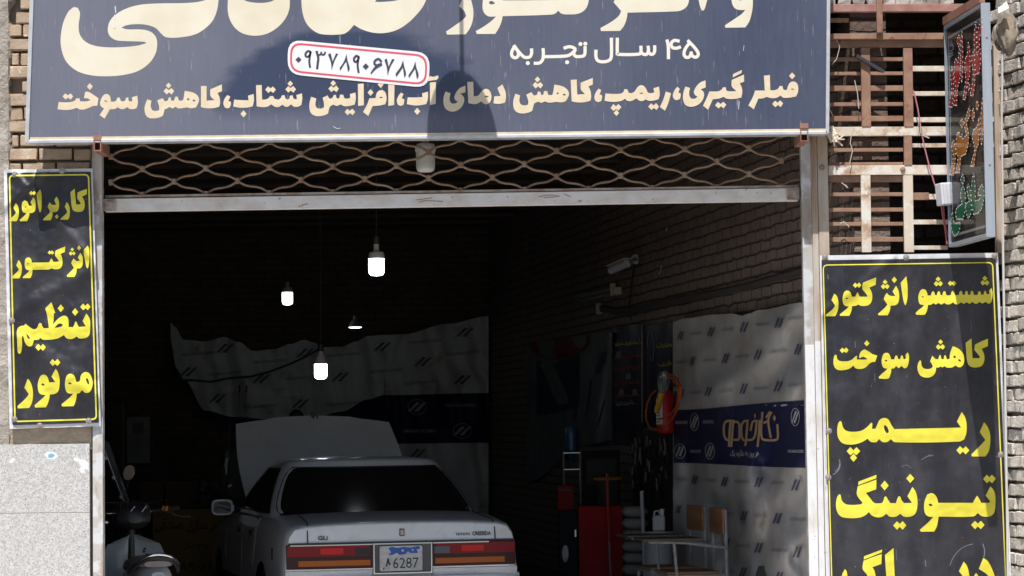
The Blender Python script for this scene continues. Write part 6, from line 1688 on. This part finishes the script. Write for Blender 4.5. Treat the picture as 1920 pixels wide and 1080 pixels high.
# ---- cabin
ZB, ZR = .955, 1.335
def cab(s):
    y0 = .72 + (1.44 - .72) * s; y1 = 3.22 + (2.46 - 3.22) * s
    return (y0 + y1) / 2, (y1 - y0) / 2, .80 + (.60 - .80) * s + .02 * math.sin(math.pi * s), ZB + (ZR - ZB) * s
def ringpts(s, n=200, e=5.0, k=1.0, dz=0.0):
    c, a_, b_2, z = cab(s); out = []
    for i in range(n):
        t = 6.2832 * i / n; cs = math.cos(t); sn = math.sin(t)
        out.append((k * b_2 * math.copysign(abs(cs)**(2 / e), cs), c + k * a_ * math.copysign(abs(sn)**(2 / e), sn), z + dz))
    return out
secs = [ringpts(s) for s in (0, .12, .25, .38, .5, .62, .75, .85, .93)] + [ringpts(1.0, k=.985, dz=.006), ringpts(1.0, k=.94, dz=.022), ringpts(1.0, k=.84, dz=.036), ringpts(1.0, k=.6, dz=.047), ringpts(1.0, k=.3, dz=.052), ringpts(1.0, k=.02, dz=.053)]
mb = MB().loft(secs, closed=True, cap=True)
cpart(mb, 'cabin', M_paint, smooth=True, sharp=50)
def cab_y(s, x, end, e=5.0):
    c, a_, b_2, z = cab(s); r_ = (1 - min(.9999, abs(x / b_2))**e)**(1 / e)
    return c + end * a_ * r_
def cab_x(s, y, e=5.0):
    c, a_, b_2, z = cab(s); return b_2 * (1 - min(.9999, abs((y - c) / a_))**e)**(1 / e)
def endglass(end, s0, s1, kx, off, n=24, m_=8):
    secs = []
    for j in range(m_ + 1):
        s = s0 + (s1 - s0) * j / m_; b_2 = cab(s)[2]; z = cab(s)[3]; row = []
        # rounded corners
        q_ = abs(2 * j / m_ - 1); kk = kx * (1 - .05 * q_**6)
        for i in range(n + 1):
            x = b_2 * kk * (2 * i / n - 1); row.append((x, cab_y(s, x, end) + end * off, z))
        secs.append(row)
    return MB().loft(secs)
cpart(endglass(-1, .03, .955, .945, .006), 'window_seal', M_trim, smooth=True)
cpart(endglass(-1, .06, .93, .915, .010), 'rear_window', M_glass, smooth=True)
cpart(endglass(1, .05, .95, .92, .008), 'windscreen', M_glass, smooth=True)
def sideglass(sgn, yb0, yb1, yt0, yt1, off, s0=.07, s1=.93):
    secs = []
    for j in range(9):
        s = s0 + (s1 - s0) * j / 8; z = cab(s)[3]; row = []
        ya = yb0 + (yt0 - yb0) * j / 8; yb = yb1 + (yt1 - yb1) * j / 8
        for i in range(17):
            y = ya + (yb - ya) * i / 16; row.append((sgn * (cab_x(s, y) + off), y, z))
        secs.append(row)
    return MB().loft(secs)
for s_ in (-1, 1):
    cpart(sideglass(s_, 1.15, 3.0, 1.62, 2.34, .004), 'window_surround', M_trim, smooth=True)
    cpart(sideglass(s_, 1.20, 2.03, 1.66, 1.97, .008, .10, .90), 'side_window', M_glass, smooth=True)
    cpart(sideglass(s_, 2.11, 2.93, 2.04, 2.30, .008, .10, .90), 'side_window', M_glass, smooth=True)
# glints on the roof edge come from the lamps; a grab handle and seats are lost behind the dark glass
# ---- mirror
mb = MB()
for s_ in (-1, 1):
    cx, cy, cz = s_ * .918, 2.82, .985
    rows = []
    for d_, k in ((.085, .55), (.05, .85), (.0, .98), (-.03, 1.0), (-.036, .94)):
        rows.append([(cx + k * .086 * math.copysign(abs(math.cos(t))**.5, math.cos(t)), cy + d_, cz + k * .064 * math.copysign(abs(math.sin(t))**.5, math.sin(t))) for t in [6.2832 * q_ / 28 for q_ in range(28)]])
    mb.loft(rows, closed=True, cap=True); mb.box((s_ * .86, 2.87, .975), (.09, .05, .05))
mi = cpart(mb, 'door_mirror', M_paint, smooth=True, sharp=50)
mb = MB()
for s_ in (-1, 1):
    cx, cy, cz = s_ * .918, 2.82 - .0375, .985
    mb.add([(cx + .069 * math.copysign(abs(math.cos(t))**.5, math.cos(t)), cy, cz + .049 * math.copysign(abs(math.sin(t))**.5, math.sin(t))) for t in [6.2832 * q_ / 28 for q_ in range(28)]], [tuple(range(28))])
cpart(mb, 'mirror_glass', mat('mirror_dark', (.02, .02, .025), .05, spec=.6), mi)
# ---- bonnet standing open, and the dark bay under it
hb = []
HA = R(37)
for j in range(9):
    t = j / 8; l = 1.16 * t
    w_ = .675 + .03 * math.sin(math.pi * t) - .015 * t
    row = []
    for i in range(17):
        u = 2 * i / 16 - 1
        crown = .028 * (1 - u * u) * (.6 + .4 * t) + (.012 if abs(u) < .62 else 0) * (1 if t > .1 else 0)
        ee = -.05 * u * u * t                       # curved leading edge
        yy = 3.02 + (l + ee) * math.cos(HA) - crown * math.sin(HA); zz = .985 + (l + ee) * math.sin(HA) + crown * math.cos(HA)
        row.append((u * w_, yy, zz))
    hb.append(row)
mb = MB().loft(hb); mb.loft([[(x, y + .02 * math.sin(HA), z - .02 * math.cos(HA)) for x, y, z in row] for row in hb])
for e_ in (0, 8): mb.loft([hb[e_], [(x, y + .02 * math.sin(HA), z - .02 * math.cos(HA)) for x, y, z in hb[e_]]])
for e_ in (0, 16): mb.loft([[r_[e_] for r_ in hb], [(r_[e_][0], r_[e_][1] + .02 * math.sin(HA), r_[e_][2] - .02 * math.cos(HA)) for r_ in hb]])
bon = cpart(mb, 'bonnet', M_paint, smooth=True, sharp=40)
tp = hb[8][8]
mb = MB().box((tp[0] + .0, tp[1] - .01, tp[2] + .012), (.03, .03, .05)); mb.bar((tp[0] - .02, tp[1] - .03, tp[2] + .03), (tp[0] + .005, tp[1] - .035, tp[2] - .03), .012, .01); mb.bar((tp[0] + .025, tp[1] - .03, tp[2] + .02), (tp[0] + .04, tp[1] - .035, tp[2] - .04), .012, .01)
cpart(mb, 'latch', M_trim, bon)
cpart(MB().tube([(.55, 4.35, .80), (.50, 3.75, 1.30)], .007, 8), 'prop_rod', M_trim, smooth=True)
cpart(MB().box((0, 3.75, .905), (1.3, 1.0, .06)).box((.2, 3.7, .96), (.5, .5, .08)).box((-.4, 3.9, .95), (.25, .3, .1)), 'engine', mat('engine_dark', (.05, .05, .05), .5), bevel=.01)
# ---- tail
Z1, Z2 = .800, .632
def tail(x): return .018 + .018 * abs(x / .8)**4      # the tail is bowed in plan
def band(x0, x1, z0, z1, out, depth=.03, n=12, inn=False):
    mb = MB(); secs = []
    for i in range(n + 1):
        x = x0 + (x1 - x0) * i / n; y = tail(x) - out
        secs.append([(x, y + depth, z0), (x, y, z0), (x, y, z1), (x, y + depth, z1)])
    mb.loft(secs, closed=True, cap=True)
    return mb
M_lred = mat('lamp_red', (.26, .006, .012), .3, coat=.12, spec=.25)
M_lred2 = mat('lamp_bright_red', (.70, .02, .02), .3, coat=.12, spec=.25)
M_lamb = mat('lamp_amber', (.55, .14, .015), .3, coat=.12, spec=.25)
M_ldark = mat('lamp_dark', (.05, .012, .014), .3, coat=.12, spec=.25)
M_lgrey = mat('lamp_grey', (.14, .14, .17), .3, coat=.12, spec=.25)
for s_ in (-1, 1):
    def X(a_, b_2): return (s_ * a_, s_ * b_2) if s_ > 0 else (-b_2, -a_)
    tl_ = cpart(band(*X(.214, .815), Z2, Z1, .014), 'tail_light', M_ldark, bevel=.004)
    cpart(band(*X(.236, .81), Z1 - .082, Z1 - .010, .018), 'upper_lens', M_lred, tl_)
    cpart(band(*X(.42, .58), Z1 - .068, Z1 - .026, .020), 'brake_lens', M_lred2, tl_)
    cpart(band(*X(.226, .335), Z1 - .078, Z1 - .030, .021), 'reverse_lens', M_lgrey if s_ > 0 else mat('lamp_smoke', (.035, .03, .04), .3, coat=.12, spec=.25), tl_)
    mb = MB()
    for z_ in (Z2 + .026, Z2 + .038, Z2 + .050): 
        q_ = band(*X(.232, .73), z_ - .0055, z_ + .0055, .021); mb.add(q_.v, q_.f)
    cpart(mb, 'amber_lens', M_lamb, tl_)
    cpart(band(*X(.230, .735), Z2 + .018, Z2 + .058, .0185), 'amber_back', mat('lamp_amber_dark', (.34, .07, .012), .3, coat=.12, spec=.25), tl_)
    cpart(band(*X(.214, .815), Z2 - .010, Z2 - .001, .016), 'chrome_strip', M_chrome)
    cpart(band(*X(.216, .825), Z2 - .062, Z2 - .013, .018), 'lower_panel', M_paint, bevel=.003)
cpart(band(-.80, .80, Z1 + .001, Z1 + .012, .013), 'gap_strip', M_trim)
cpart(band(-.79, -.214, Z1 - .009, Z1 - .001, .0185), 'chrome_strip', M_chrome)
cpart(band(.214, .62, Z1 - .009, Z1 - .001, .0185), 'chrome_strip', M_chrome)
# number plate in its recess
cpart(band(-.205, .205, Z2 - .04, Z1 - .004, .006), 'plate_recess', mat('recess_grey', (.11, .11, .105), .5))
mb = MB()
for x0, x1, z0, z1 in ((-.209, -.200, Z2 - .045, Z1), (.200, .209, Z2 - .045, Z1), (-.200, .200, Z1 - .008, Z1), (-.200, .200, Z2 - .045, Z2 - .037)):
    q_ = band(x0, x1, z0, z1, .020, n=3); mb.add(q_.v, q_.f)
cpart(mb, 'recess_frame', M_chrome)
PX0, PX1, PZ0, PZ1 = -.166, .138, Z2 - .026, Z2 + .148
def psurf2(u, v, o=0.0): return Vector((PX0 + (PX1 - PX0) * u, tail(0) - .024 - o, PZ1 + (PZ0 - PZ1) * v))
k = Ink(); k.p.append([[Vector((a_, b_2)) for a_, b_2 in [(p_.x / 240.0, p_.y / 140.0) for p_ in rrect([(0, 0), (240, 0), (240, 140), (0, 140)], 14)]]])
pl = MB(); out = [Vector(p_) for p_ in rrect([(0, 0), (1, 0), (1, 1), (0, 1)], .07)]
vs = [psurf2(p_.x, p_.y) for p_ in out]; n_ = len(vs)
pl.add(vs + [v + Vector((0, .004, 0)) for v in vs], [tuple(range(n_)), tuple(range(n_, 2 * n_))[::-1]] + [(i, (i + 1) % n_, n_ + (i + 1) % n_, n_ + i) for i in range(n_)])
plate = cpart(pl, 'number_plate', mat('plate_white', (.66, .66, .66), .4, col2=(.5, .49, .47), nscale=25, spot=(.36, .34, .32), sscale=60), None)
mb = MB()
pt = lambda x, y, o=0.0: psurf2(x, y, o)
mb_text = MB(); print_text(mb_text, '6287', .61, .685, .60, .42, pt, .0008, .0); 
k = Ink(); k.pen('.195 .50 .155 .80', .035).pen('.195 .50 .205 .62 .235 .74', .045).pen('.10 .86 .09 .93', .03)
for pc in k.p:
    pass
cpart(mb_text, 'lettering', mat('plate_ink', (.02, .02, .025), .5), plate)
k2 = Ink()
k2.poly('.20 .08 .30 .03 .42 .09 .55 .04 .70 .08 .93 .02 .95 .13 .86 .16 .90 .30 .72 .30 .66 .22 .60 .34 .46 .36 .40 .27 .30 .36 .20 .34 .27 .25 .23 .16', '.50 .16 .56 .14 .58 .22 .52 .24', '.74 .14 .80 .16 .78 .24', corner=10)
o = MB()
def inkmb(k_, off):
    mb = MB()
    for i, pc in enumerate(k_.p):
        if pc[0] == 'q':
            for q_ in pc[1]: mb.add([psurf2(v.x, v.y, off + i * .0001) for v in q_], [(0, 1, 2, 3)])
        else:
            loops = [[Vector((v[0], v[1], 0)) for v in lp] for lp in pc]; tri = geometry.tessellate_polygon(loops); fl = [v for lp in loops for v in lp]
            mb.add([psurf2(v.x, v.y, off + i * .0001) for v in fl], [tuple(t) for t in tri])
    return mb
cpart(inkmb(k, .0008), 'lettering', mat('plate_ink', (.02, .02, .025), .5), plate)
cpart(inkmb(k2, .0008), 'blue_patch', mat('plate_blue', (.03, .12, .50), .45), plate)
# boot lid lines
mb = MB()
for s_ in (-1, 1):
    pts = [(s_ * .665, tail(.665) - .001, Z1 + .012), (s_ * .665, tail(.665) - .0005, .86), (s_ * .664, .026, .905)]
    mb.tube([(s_ * .667, .017, Z1 + .012), (s_ * .667, .022, .86), (s_ * .666, .034, .905), (s_ * .66, .08, .952), (s_ * .65, .30, .969), (s_ * .64, .62, .988)], .0042, 6)
cpart(mb, 'shut_line', M_trim, smooth=True)
# badges
def bsurf2(u, v, o=0.0): return Vector((u, .0275 - o + (v - .84) * .08, v))
mb = MB().box((.0, .024, .872), (.036, .010, .052)); cpart(mb, 'emblem', M_trim, bevel=.004)
mb = MB().box((.0, .0185, .872), (.026, .004, .040)); cpart(mb, 'emblem_face', mat('emblem_face', (.50, .40, .40), .3, metal=.3), bevel=.003)
def ctext(t, x, z, w_, h_, nm, m_):
    vs, fs = text_mesh(t, .03); mb = MB()
    mb.add([(x + (v.x - .5) * w_, .0225 + (z + (v.y - .5) * h_ - .84) * .08 - .003, z + (v.y - .5) * h_) for v in vs], fs)
    cpart(mb, nm, m_)
M_badge = mat('badge_dark', (.06, .06, .07), .3, metal=.4)
ctext('TOYOTA', .435, .850, .105, .018, 'lettering', M_badge)
ctext('CRESSIDA', .57, .853, .135, .028, 'lettering', M_badge)
ctext('GLi', -.56, .845, .07, .030, 'lettering', M_badge)
# bumper
mb = MB(); secs = []
for i in range(33):
    x = -.85 + 1.70 * i / 32; e_ = abs(x / .85)
    y = -.085 + .11 * e_**5 + .03 * e_**2
    secs.append([(x, y + .10, .568), (x, y + .012, .572), (x, y, .556), (x, y - .004, .50), (x, y + .004, .42), (x, y + .05, .36), (x, y + .12, .36)])
mb.loft(secs, closed=True, cap=True)
bp_ = cpart(mb, 'bumper', M_paint, smooth=True, sharp=45)
mb = MB(); secs = []
for i in range(33):
    x = -.853 + 1.706 * i / 32; e_ = abs(x / .85)
    y = -.085 + .11 * e_**5 + .03 * e_**2 - .010
    secs.append([(x, y + .02, .548), (x, y - .004, .543), (x, y - .004, .505), (x, y + .02, .500)])
mb.loft(secs, closed=True, cap=True)
cpart(mb, 'bumper_strip', M_trim, bp_, smooth=True, sharp=45)
mb = MB()
for s_ in (-1, 1):
    secs = []
    for i in range(9):
        y = .03 + .62 * i / 8
        secs.append([(s_ * (flank(max(y, .031), .5) - .01), y, .40), (s_ * (flank(max(y, .031), .5) + .014), y, .42), (s_ * (flank(max(y, .031), .5) + .014), y, .54), (s_ * (flank(max(y, .031), .5) - .01), y, .56)])
    mb.loft(secs, cap=True)
cpart(mb, 'bumper_end', M_trim, bp_)

# ================================================================ the man behind the bonnet: only the top of his head shows
def skin(name, nodes, edges, m_, parent=None, sub=2):
    me = bpy.data.meshes.new(name)
    me.from_pydata([n_[0] for n_ in nodes], edges, [])
    o = bpy.data.objects.new(name, me); COL.objects.link(o)
    sk = o.modifiers.new('skin', 'SKIN'); sk.use_smooth_shade = True
    for i, n_ in enumerate(nodes):
        r_ = n_[1]; me.skin_vertices[0].data[i].radius = r_ if isinstance(r_, tuple) else (r_, r_)
    me.skin_vertices[0].data[0].use_root = True
    sb = o.modifiers.new('sub', 'SUBSURF'); sb.levels = sub; sb.render_levels = sub
    me.materials.append(m_)
    if parent: o.parent = parent; o.matrix_parent_inverse = parent.matrix_world.inverted()
    return o
hp = U(557, 768, 22.7)
px_, py_, pz_ = hp.x, 22.7, hp.z
hgt = pz_ - FZ
def B(x, y, f): return (px_ + x, py_ + y, FZ + f * hgt)
M_skin = mat('skin', (.30, .17, .11), .55)
M_cl = mat('work_clothes', (.03, .035, .05), .85)
pn_ = [(B(0, .05, .52), (.145, .105)), (B(0, .04, .62), (.135, .10)), (B(0, .0, .74), (.165, .115)), (B(0, -.03, .815), (.10, .075)), (B(0, -.05, .855), .055),
       (B(-.19, -.01, .80), .062), (B(-.27, -.10, .66), .048), (B(-.22, -.32, .60), .038), (B(.19, -.01, .80), .062), (B(.27, -.10, .66), .048), (B(.22, -.32, .60), .038),
       (B(-.10, .05, .48), .095), (B(-.11, .03, .27), .066), (B(-.12, .07, .05), .046), (B(-.13, -.08, .02), .04), (B(.10, .05, .48), .095), (B(.11, .03, .27), .066), (B(.12, .07, .05), .046), (B(.13, -.08, .02), .04),
       (B(-.20, -.40, .595), .03), (B(.20, -.40, .595), .03)]
pe_ = [(0, 1), (1, 2), (2, 3), (3, 4), (2, 5), (5, 6), (6, 7), (2, 8), (8, 9), (9, 10), (0, 11), (11, 12), (12, 13), (13, 14), (0, 15), (15, 16), (16, 17), (17, 18), (7, 19), (10, 20)]
man = skin('person', pn_, pe_, M_cl)
tag(man, 'person in dark clothes behind the raised bonnet, black hair just showing over its edge', 'person')
rows = []
hc = Vector(B(0, -.075, .925))
HR = Matrix.Rotation(R(42), 3, 'X')      # looking down into the engine bay
def headpt(t, a_, k=1.0):
    z = math.cos(t); r_ = math.sin(t)
    x = .076 * r_ * math.cos(a_); y = .097 * r_ * math.sin(a_); zz = .122 * z
    if zz < -.02: x *= 1 + .9 * (zz + .02) * 2; y *= 1 + .7 * (zz + .02) * 1.5
    if math.sin(a_) < -.8 and -.06 < zz < .02: y -= .012 * (1 - abs(zz + .02) / .04) * (abs(math.cos(a_)) < .25)
    return hc + HR @ Vector((x * k, y * k, zz * k))
n1, n2 = 16, 28
mb = MB().loft([[headpt(math.pi * (.02 + .96 * j / n1), 6.2832 * i / n2) for i in range(n2)] for j in range(n1 + 1)], closed=True, cap=True)
mb.tube([hc + Vector((0, .01, -.09)), hc + Vector((0, .02, -.17))], .055, 14)
for s_ in (-1, 1): mb.lathe([(.004, .008), (.016, .010), (.022, .002), (.018, -.006)], 10, Matrix.Translation(hc + Vector((s_ * .078, .0, -.01))) @ Matrix.Rotation(R(90) * s_, 4, 'Y') @ Matrix.Scale(1.6, 4, (1, 0, 0)))
mb.build('head', M_skin, man, smooth=True, sharp=60)
mb = MB().loft([[headpt(math.pi * (.02 + .5 * j / 8), 6.2832 * i / n2, 1.09 + .015 * math.sin(9 * i) * (j > 1)) + HR @ Vector((0, .012, 0)) for i in range(n2)] for j in range(9)], closed=True, cap=True)
mb.build('hair', mat('black_hair', (.010, .009, .009), .6), man, smooth=True)
mb = MB()
for s_ in (-1, 1):
    c = Vector(B(s_ * .19, -.45, .59)); mb.box(c, (.05, .09, .03))
    for i in range(4): mb.tube([c + Vector((-.03 + .02 * i, -.04, 0)), c + Vector((-.03 + .02 * i, -.08 - .01 * (i in (1, 2)), -.012)), c + Vector((-.03 + .02 * i, -.11 - .012 * (i in (1, 2)), -.035))], [.009, .008, .007], 8)
    mb.tube([c + Vector((s_ * -.03, .0, 0)), c + Vector((s_ * -.055, -.03, -.008)), c + Vector((s_ * -.06, -.06, -.02))], [.011, .009, .008], 8)
mb.build('hand', M_skin, man, smooth=True, bevel=.004)

# ================================================================ the scooter at the left, seen from behind
sc = empty('scooter', (U(292, 800, 16.3).x, 16.3, FZ), 'white step-through motor scooter with chrome grab rail and round cream mirror, behind the left post', 'motor scooter')
M_sw = mat('scooter_white', (.40, .43, .46), .35, coat=.3, col2=(.33, .36, .39), nscale=6)
M_sb = mat('scooter_black', (.02, .02, .022), .4)
M_seat = mat('seat_grey', (.20, .20, .21), .55, col2=(.26, .22, .21), nscale=5)
# axis from tail to front wheel
Tl = Vector((U(292, 800, 16.2).x, 16.2, 0)); Fr = Vector((U(222, 800, 17.45).x, 17.45, 0))
ad = (Fr - Tl).normalized(); rt_ = Vector((ad.y, -ad.x, 0))
def G(f, s, z): v = Tl + ad * f + rt_ * s; return Vector((v.x, v.y, z))
zs_ = U(292, 1045, 16.25).z
# tail body with seat on top
secs = []
for f, w_, z0, z1 in ((-.06, .05, zs_ - .22, zs_ - .09), (0, .10, zs_ - .27, zs_ - .05), (.12, .13, zs_ - .33, zs_ - .04), (.35, .135, zs_ - .36, zs_ - .05), (.62, .12, zs_ - .36, zs_ - .09), (.74, .08, zs_ - .34, zs_ - .16)):
    secs.append([G(f, w_ * math.copysign(abs(math.cos(t))**.7, math.cos(t)), (z0 + z1) / 2 + (z1 - z0) / 2 * math.copysign(abs(math.sin(t))**.7, math.sin(t))) for t in [6.2832 * q_ / 20 for q_ in range(20)]])
MB().loft(secs, closed=True, cap=True).build('tail_body', M_sw, sc, smooth=True)
secs = []
for f, w_, z0, z1 in ((-.03, .085, zs_ - .06, zs_ - .02), (.04, .125, zs_ - .07, zs_ + .005), (.2, .135, zs_ - .07, zs_ + .012), (.45, .13, zs_ - .09, zs_ - .02), (.66, .10, zs_ - .12, zs_ - .06), (.72, .06, zs_ - .13, zs_ - .09)):
    secs.append([G(f, w_ * math.copysign(abs(math.cos(t))**.75, math.cos(t)), (z0 + z1) / 2 + (z1 - z0) / 2 * math.copysign(abs(math.sin(t))**.75, math.sin(t))) for t in [6.2832 * q_ / 20 for q_ in range(20)]])
MB().loft(secs, closed=True, cap=True).build('seat', M_seat, sc, smooth=True)
# chrome grab rail: a hoop around the tail of the seat
hoop = []
for q_ in range(15):
    t = math.pi * q_ / 14
    hoop.append(G(.10 - .17 * math.sin(t), .165 * math.cos(t), zs_ - .10 + .125 * math.sin(t)))
MB().tube(hoop, .011, 10).build('grab_rail', M_chrome, sc, smooth=True)
MB().tube([h + Vector((0, 0, -.022)) - ad * -.012 for h in hoop[1:-1]], .013, 8).build('rail_pad', M_sb, sc, smooth=True)
tl2 = MB().box(G(-.065, 0, zs_ - .15), (.09, .03, .05)); tl2.build('tail_light', M_lred2, sc, bevel=.008)
# leg shield: a pale curved plate with a rounded top, its inside towards us
zt_ = U(266, 1002, 17.0).z; secs = []
for j in range(11):
    t = j / 10; z = zt_ - .62 * t
    hw = .21 * min(1, (1 - (1 - min(1, t / .22))**2.2))**.5 if t < .22 else .21 + .02 * t
    hw = max(hw, .03)
    secs.append([G(.86 + .10 * t * t - .09 * (u_ * u_), hw * u_, z) for u_ in [-1, -.8, -.6, -.4, -.2, 0, .2, .4, .6, .8, 1]])
mb = MB().loft(secs); mb.loft([[v + ad * .012 for v in s] for s in secs]); 
for e_ in (0, 10): mb.loft([[s[e_] for s in secs], [s[e_] + ad * .012 for s in secs]])
mb.build('leg_shield', M_sw, sc, smooth=True)
mb = MB()
for sx, zz in ((.09, zt_ - .10), (.105, zt_ - .14), (.085, zt_ - .12)): mb.box(G(.84, sx, zz), (.018, .012, .012))
mb.box(G(.845, .02, zt_ - .20), (.02, .012, .025)); mb.box(G(.83, -.06, zt_ - .33), (.11, .03, .05))
mb.build('latch', M_sb, sc, bevel=.002)
# handlebar cowl, bars, grips
zh = U(236, 968, 17.1).z; secs = []
for f, w_, dz, hh in ((.72, .05, -.01, .03), (.76, .115, 0, .075), (.84, .135, .012, .10), (.95, .12, .0, .10), (1.02, .07, -.02, .06)):
    secs.append([G(f, w_ * math.copysign(abs(math.cos(t))**.8, math.cos(t)), zh + dz + hh * math.copysign(abs(math.sin(t))**.8, math.sin(t))) for t in [6.2832 * q_ / 20 for q_ in range(20)]])
MB().loft(secs, closed=True, cap=True).build('instrument_cowl', M_sb, sc, smooth=True)
mb = MB()
for sx, fa in ((-.03, .735), (.05, .735)): mb.bar(G(fa, sx, zh + .035), G(fa - .005, sx + .03, zh + .075), .006, .004)
mb.build('dial_glint', mat('dial_line', (.55, .55, .55), .3), sc)
hbm = MB().tube([G(.70, -.30, zh + .02), G(.78, -.22, zh + .03), G(.84, 0, zh + .02), G(.78, .22, zh + .05), G(.70, .30, zh + .06)], .013, 10)
hbm.build('handlebar', M_chrome, sc, smooth=True)
for s_ in (-1, 1):
    MB().tube([G(.71, .30 * s_, zh + .02 + .04 * (s_ > 0)), G(.755, .22 * s_, zh + .028 + .02 * (s_ > 0))], .019, 10).build('grip', M_sb, sc, smooth=True)
    MB().tube([G(.735, .23 * s_, zh + .03), G(.66, .30 * s_, zh - .0), G(.62, .36 * s_, zh)], .006, 6).build('brake_lever', M_chrome, sc, smooth=True)
MB().box(G(.75, .215, zh + .055), (.045, .03, .035)).build('switch', mat('indicator_orange', (.40, .12, .02), .35), sc, bevel=.006)
MB().lathe([(.001, .02), (.018, .012), (.024, 0), (.014, -.02)], 14, Matrix.Translation(G(.735, -.20, zh - .03)) @ Matrix.Rotation(R(90), 4, 'X')).build('knob', M_chrome, sc, smooth=True)
mb = MB()
for sx, a1 in ((.20, .10), (-.20, .06), (.14, -.02), (-.10, .12)):
    mb.tube([G(.74, sx, zh + .03), G(.66, sx * 1.1, zh + .09 + a1 * .3), G(.74, sx * .5, zh + .10), G(.86, sx * .3, zh - .02)], .0045, 6)
mb.build('control_cable', M_sb, sc, smooth=True)
# round mirror on its stalk, cream because it shows the sunlit street
mp2 = U(242, 886, 17.2)
mr = MB().lathe([(.001, .012), (.036, .012), (.040, .006), (.038, -.004), (.02, -.018), (.001, -.022)], 24, Matrix.Translation(mp2) @ Matrix.Rotation(R(16), 4, 'Y') @ Matrix.Scale(1.42, 4, (0, 0, 1)) @ Matrix.Rotation(R(90), 4, 'X') )
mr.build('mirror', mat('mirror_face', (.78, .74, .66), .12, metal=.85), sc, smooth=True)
MB().tube([mp2 + Vector((-.005, .01, -.05)), U(235, 925, 17.15), U(238, 945, 17.1), G(.80, .12, zh + .06)], .0055, 8).build('mirror_stalk', M_sb, sc, smooth=True)
# windscreen strip: a thin clear sheet edge on, running up to the left
a_ = U(236, 950, 17.3); b_2 = U(190, 828, 17.05)
sd = Vector((.02, .10, 0)).normalized()
mb = MB().add([a_, b_2, b_2 + Vector((.03, .10, .0)), a_ + Vector((.02, .10, .0))] + [v + Vector((.004, -.002, 0)) for v in (a_, b_2, b_2 + Vector((.03, .10, .0)), a_ + Vector((.02, .10, .0)))], [(0, 1, 2, 3), (7, 6, 5, 4), (0, 4, 5, 1), (1, 5, 6, 2), (2, 6, 7, 3), (3, 7, 4, 0)])
mb.build('wind_shield', mat('shield_clear', (.05, .055, .06), .15, coat=.5), sc)
mb = MB()
for t in (.25, .55, .85):
    p_ = b_2.lerp(a_, t); mb.lathe([(.001, .008), (.010, .006), (.013, 0)], 10, Matrix.Translation(p_ + Vector((-.008, -.01, 0))) @ Matrix.Rotation(R(90), 4, 'X'))
mb.tube([b_2, a_], .004, 6)
mb.build('shield_rim', mat('rim_pale', (.35, .36, .38), .4), sc, smooth=True)
# wheels, forks, floor and stand, below the frame of the photograph
for f, nm in ((.12, 0), (1.20, 1)):
    c = G(f, 0, FZ + .25); Mw = Matrix.Translation(c) @ Vector((rt_.x, rt_.y, 0)).to_track_quat('Z', 'Y').to_matrix().to_4x4()
    wh = MB().lathe([(.18, -.035), (.235, -.04), (.25, -.015), (.25, .015), (.235, .04), (.18, .035)], 32, Mw).build('wheel', M_tyre, sc, smooth=True)
    MB().lathe([(.185, -.03), (.17, -.01), (.06, -.03), (.06, .03), (.17, .01), (.185, .03)], 24, Mw).build('rim', M_chrome, wh, smooth=True)
mb = MB()
for s_ in (-1, 1): mb.tube([G(.92, .07 * s_, zh - .12), G(1.20, .07 * s_, FZ + .25)], .018, 10)
mb.build('fork', M_sb, sc, smooth=True)
MB().box(G(.80, 0, FZ + .30), (.30, .30, .06)).build('floor_board', M_sb, sc, bevel=.01)
MB().tube([G(.90, 0, FZ + .30), G(.88, 0, zh - .05)], .035, 12).build('steering_column', M_sb, sc, smooth=True)
MB().box(G(.30, 0, FZ + .26), (.16, .28, .2)).build('engine', M_sb, sc, bevel=.02)
MB().tube([G(.45, -.14, FZ + .2), G(.40, -.30, FZ + .005)], .011, 8).build('stand', M_chrome, sc, smooth=True)
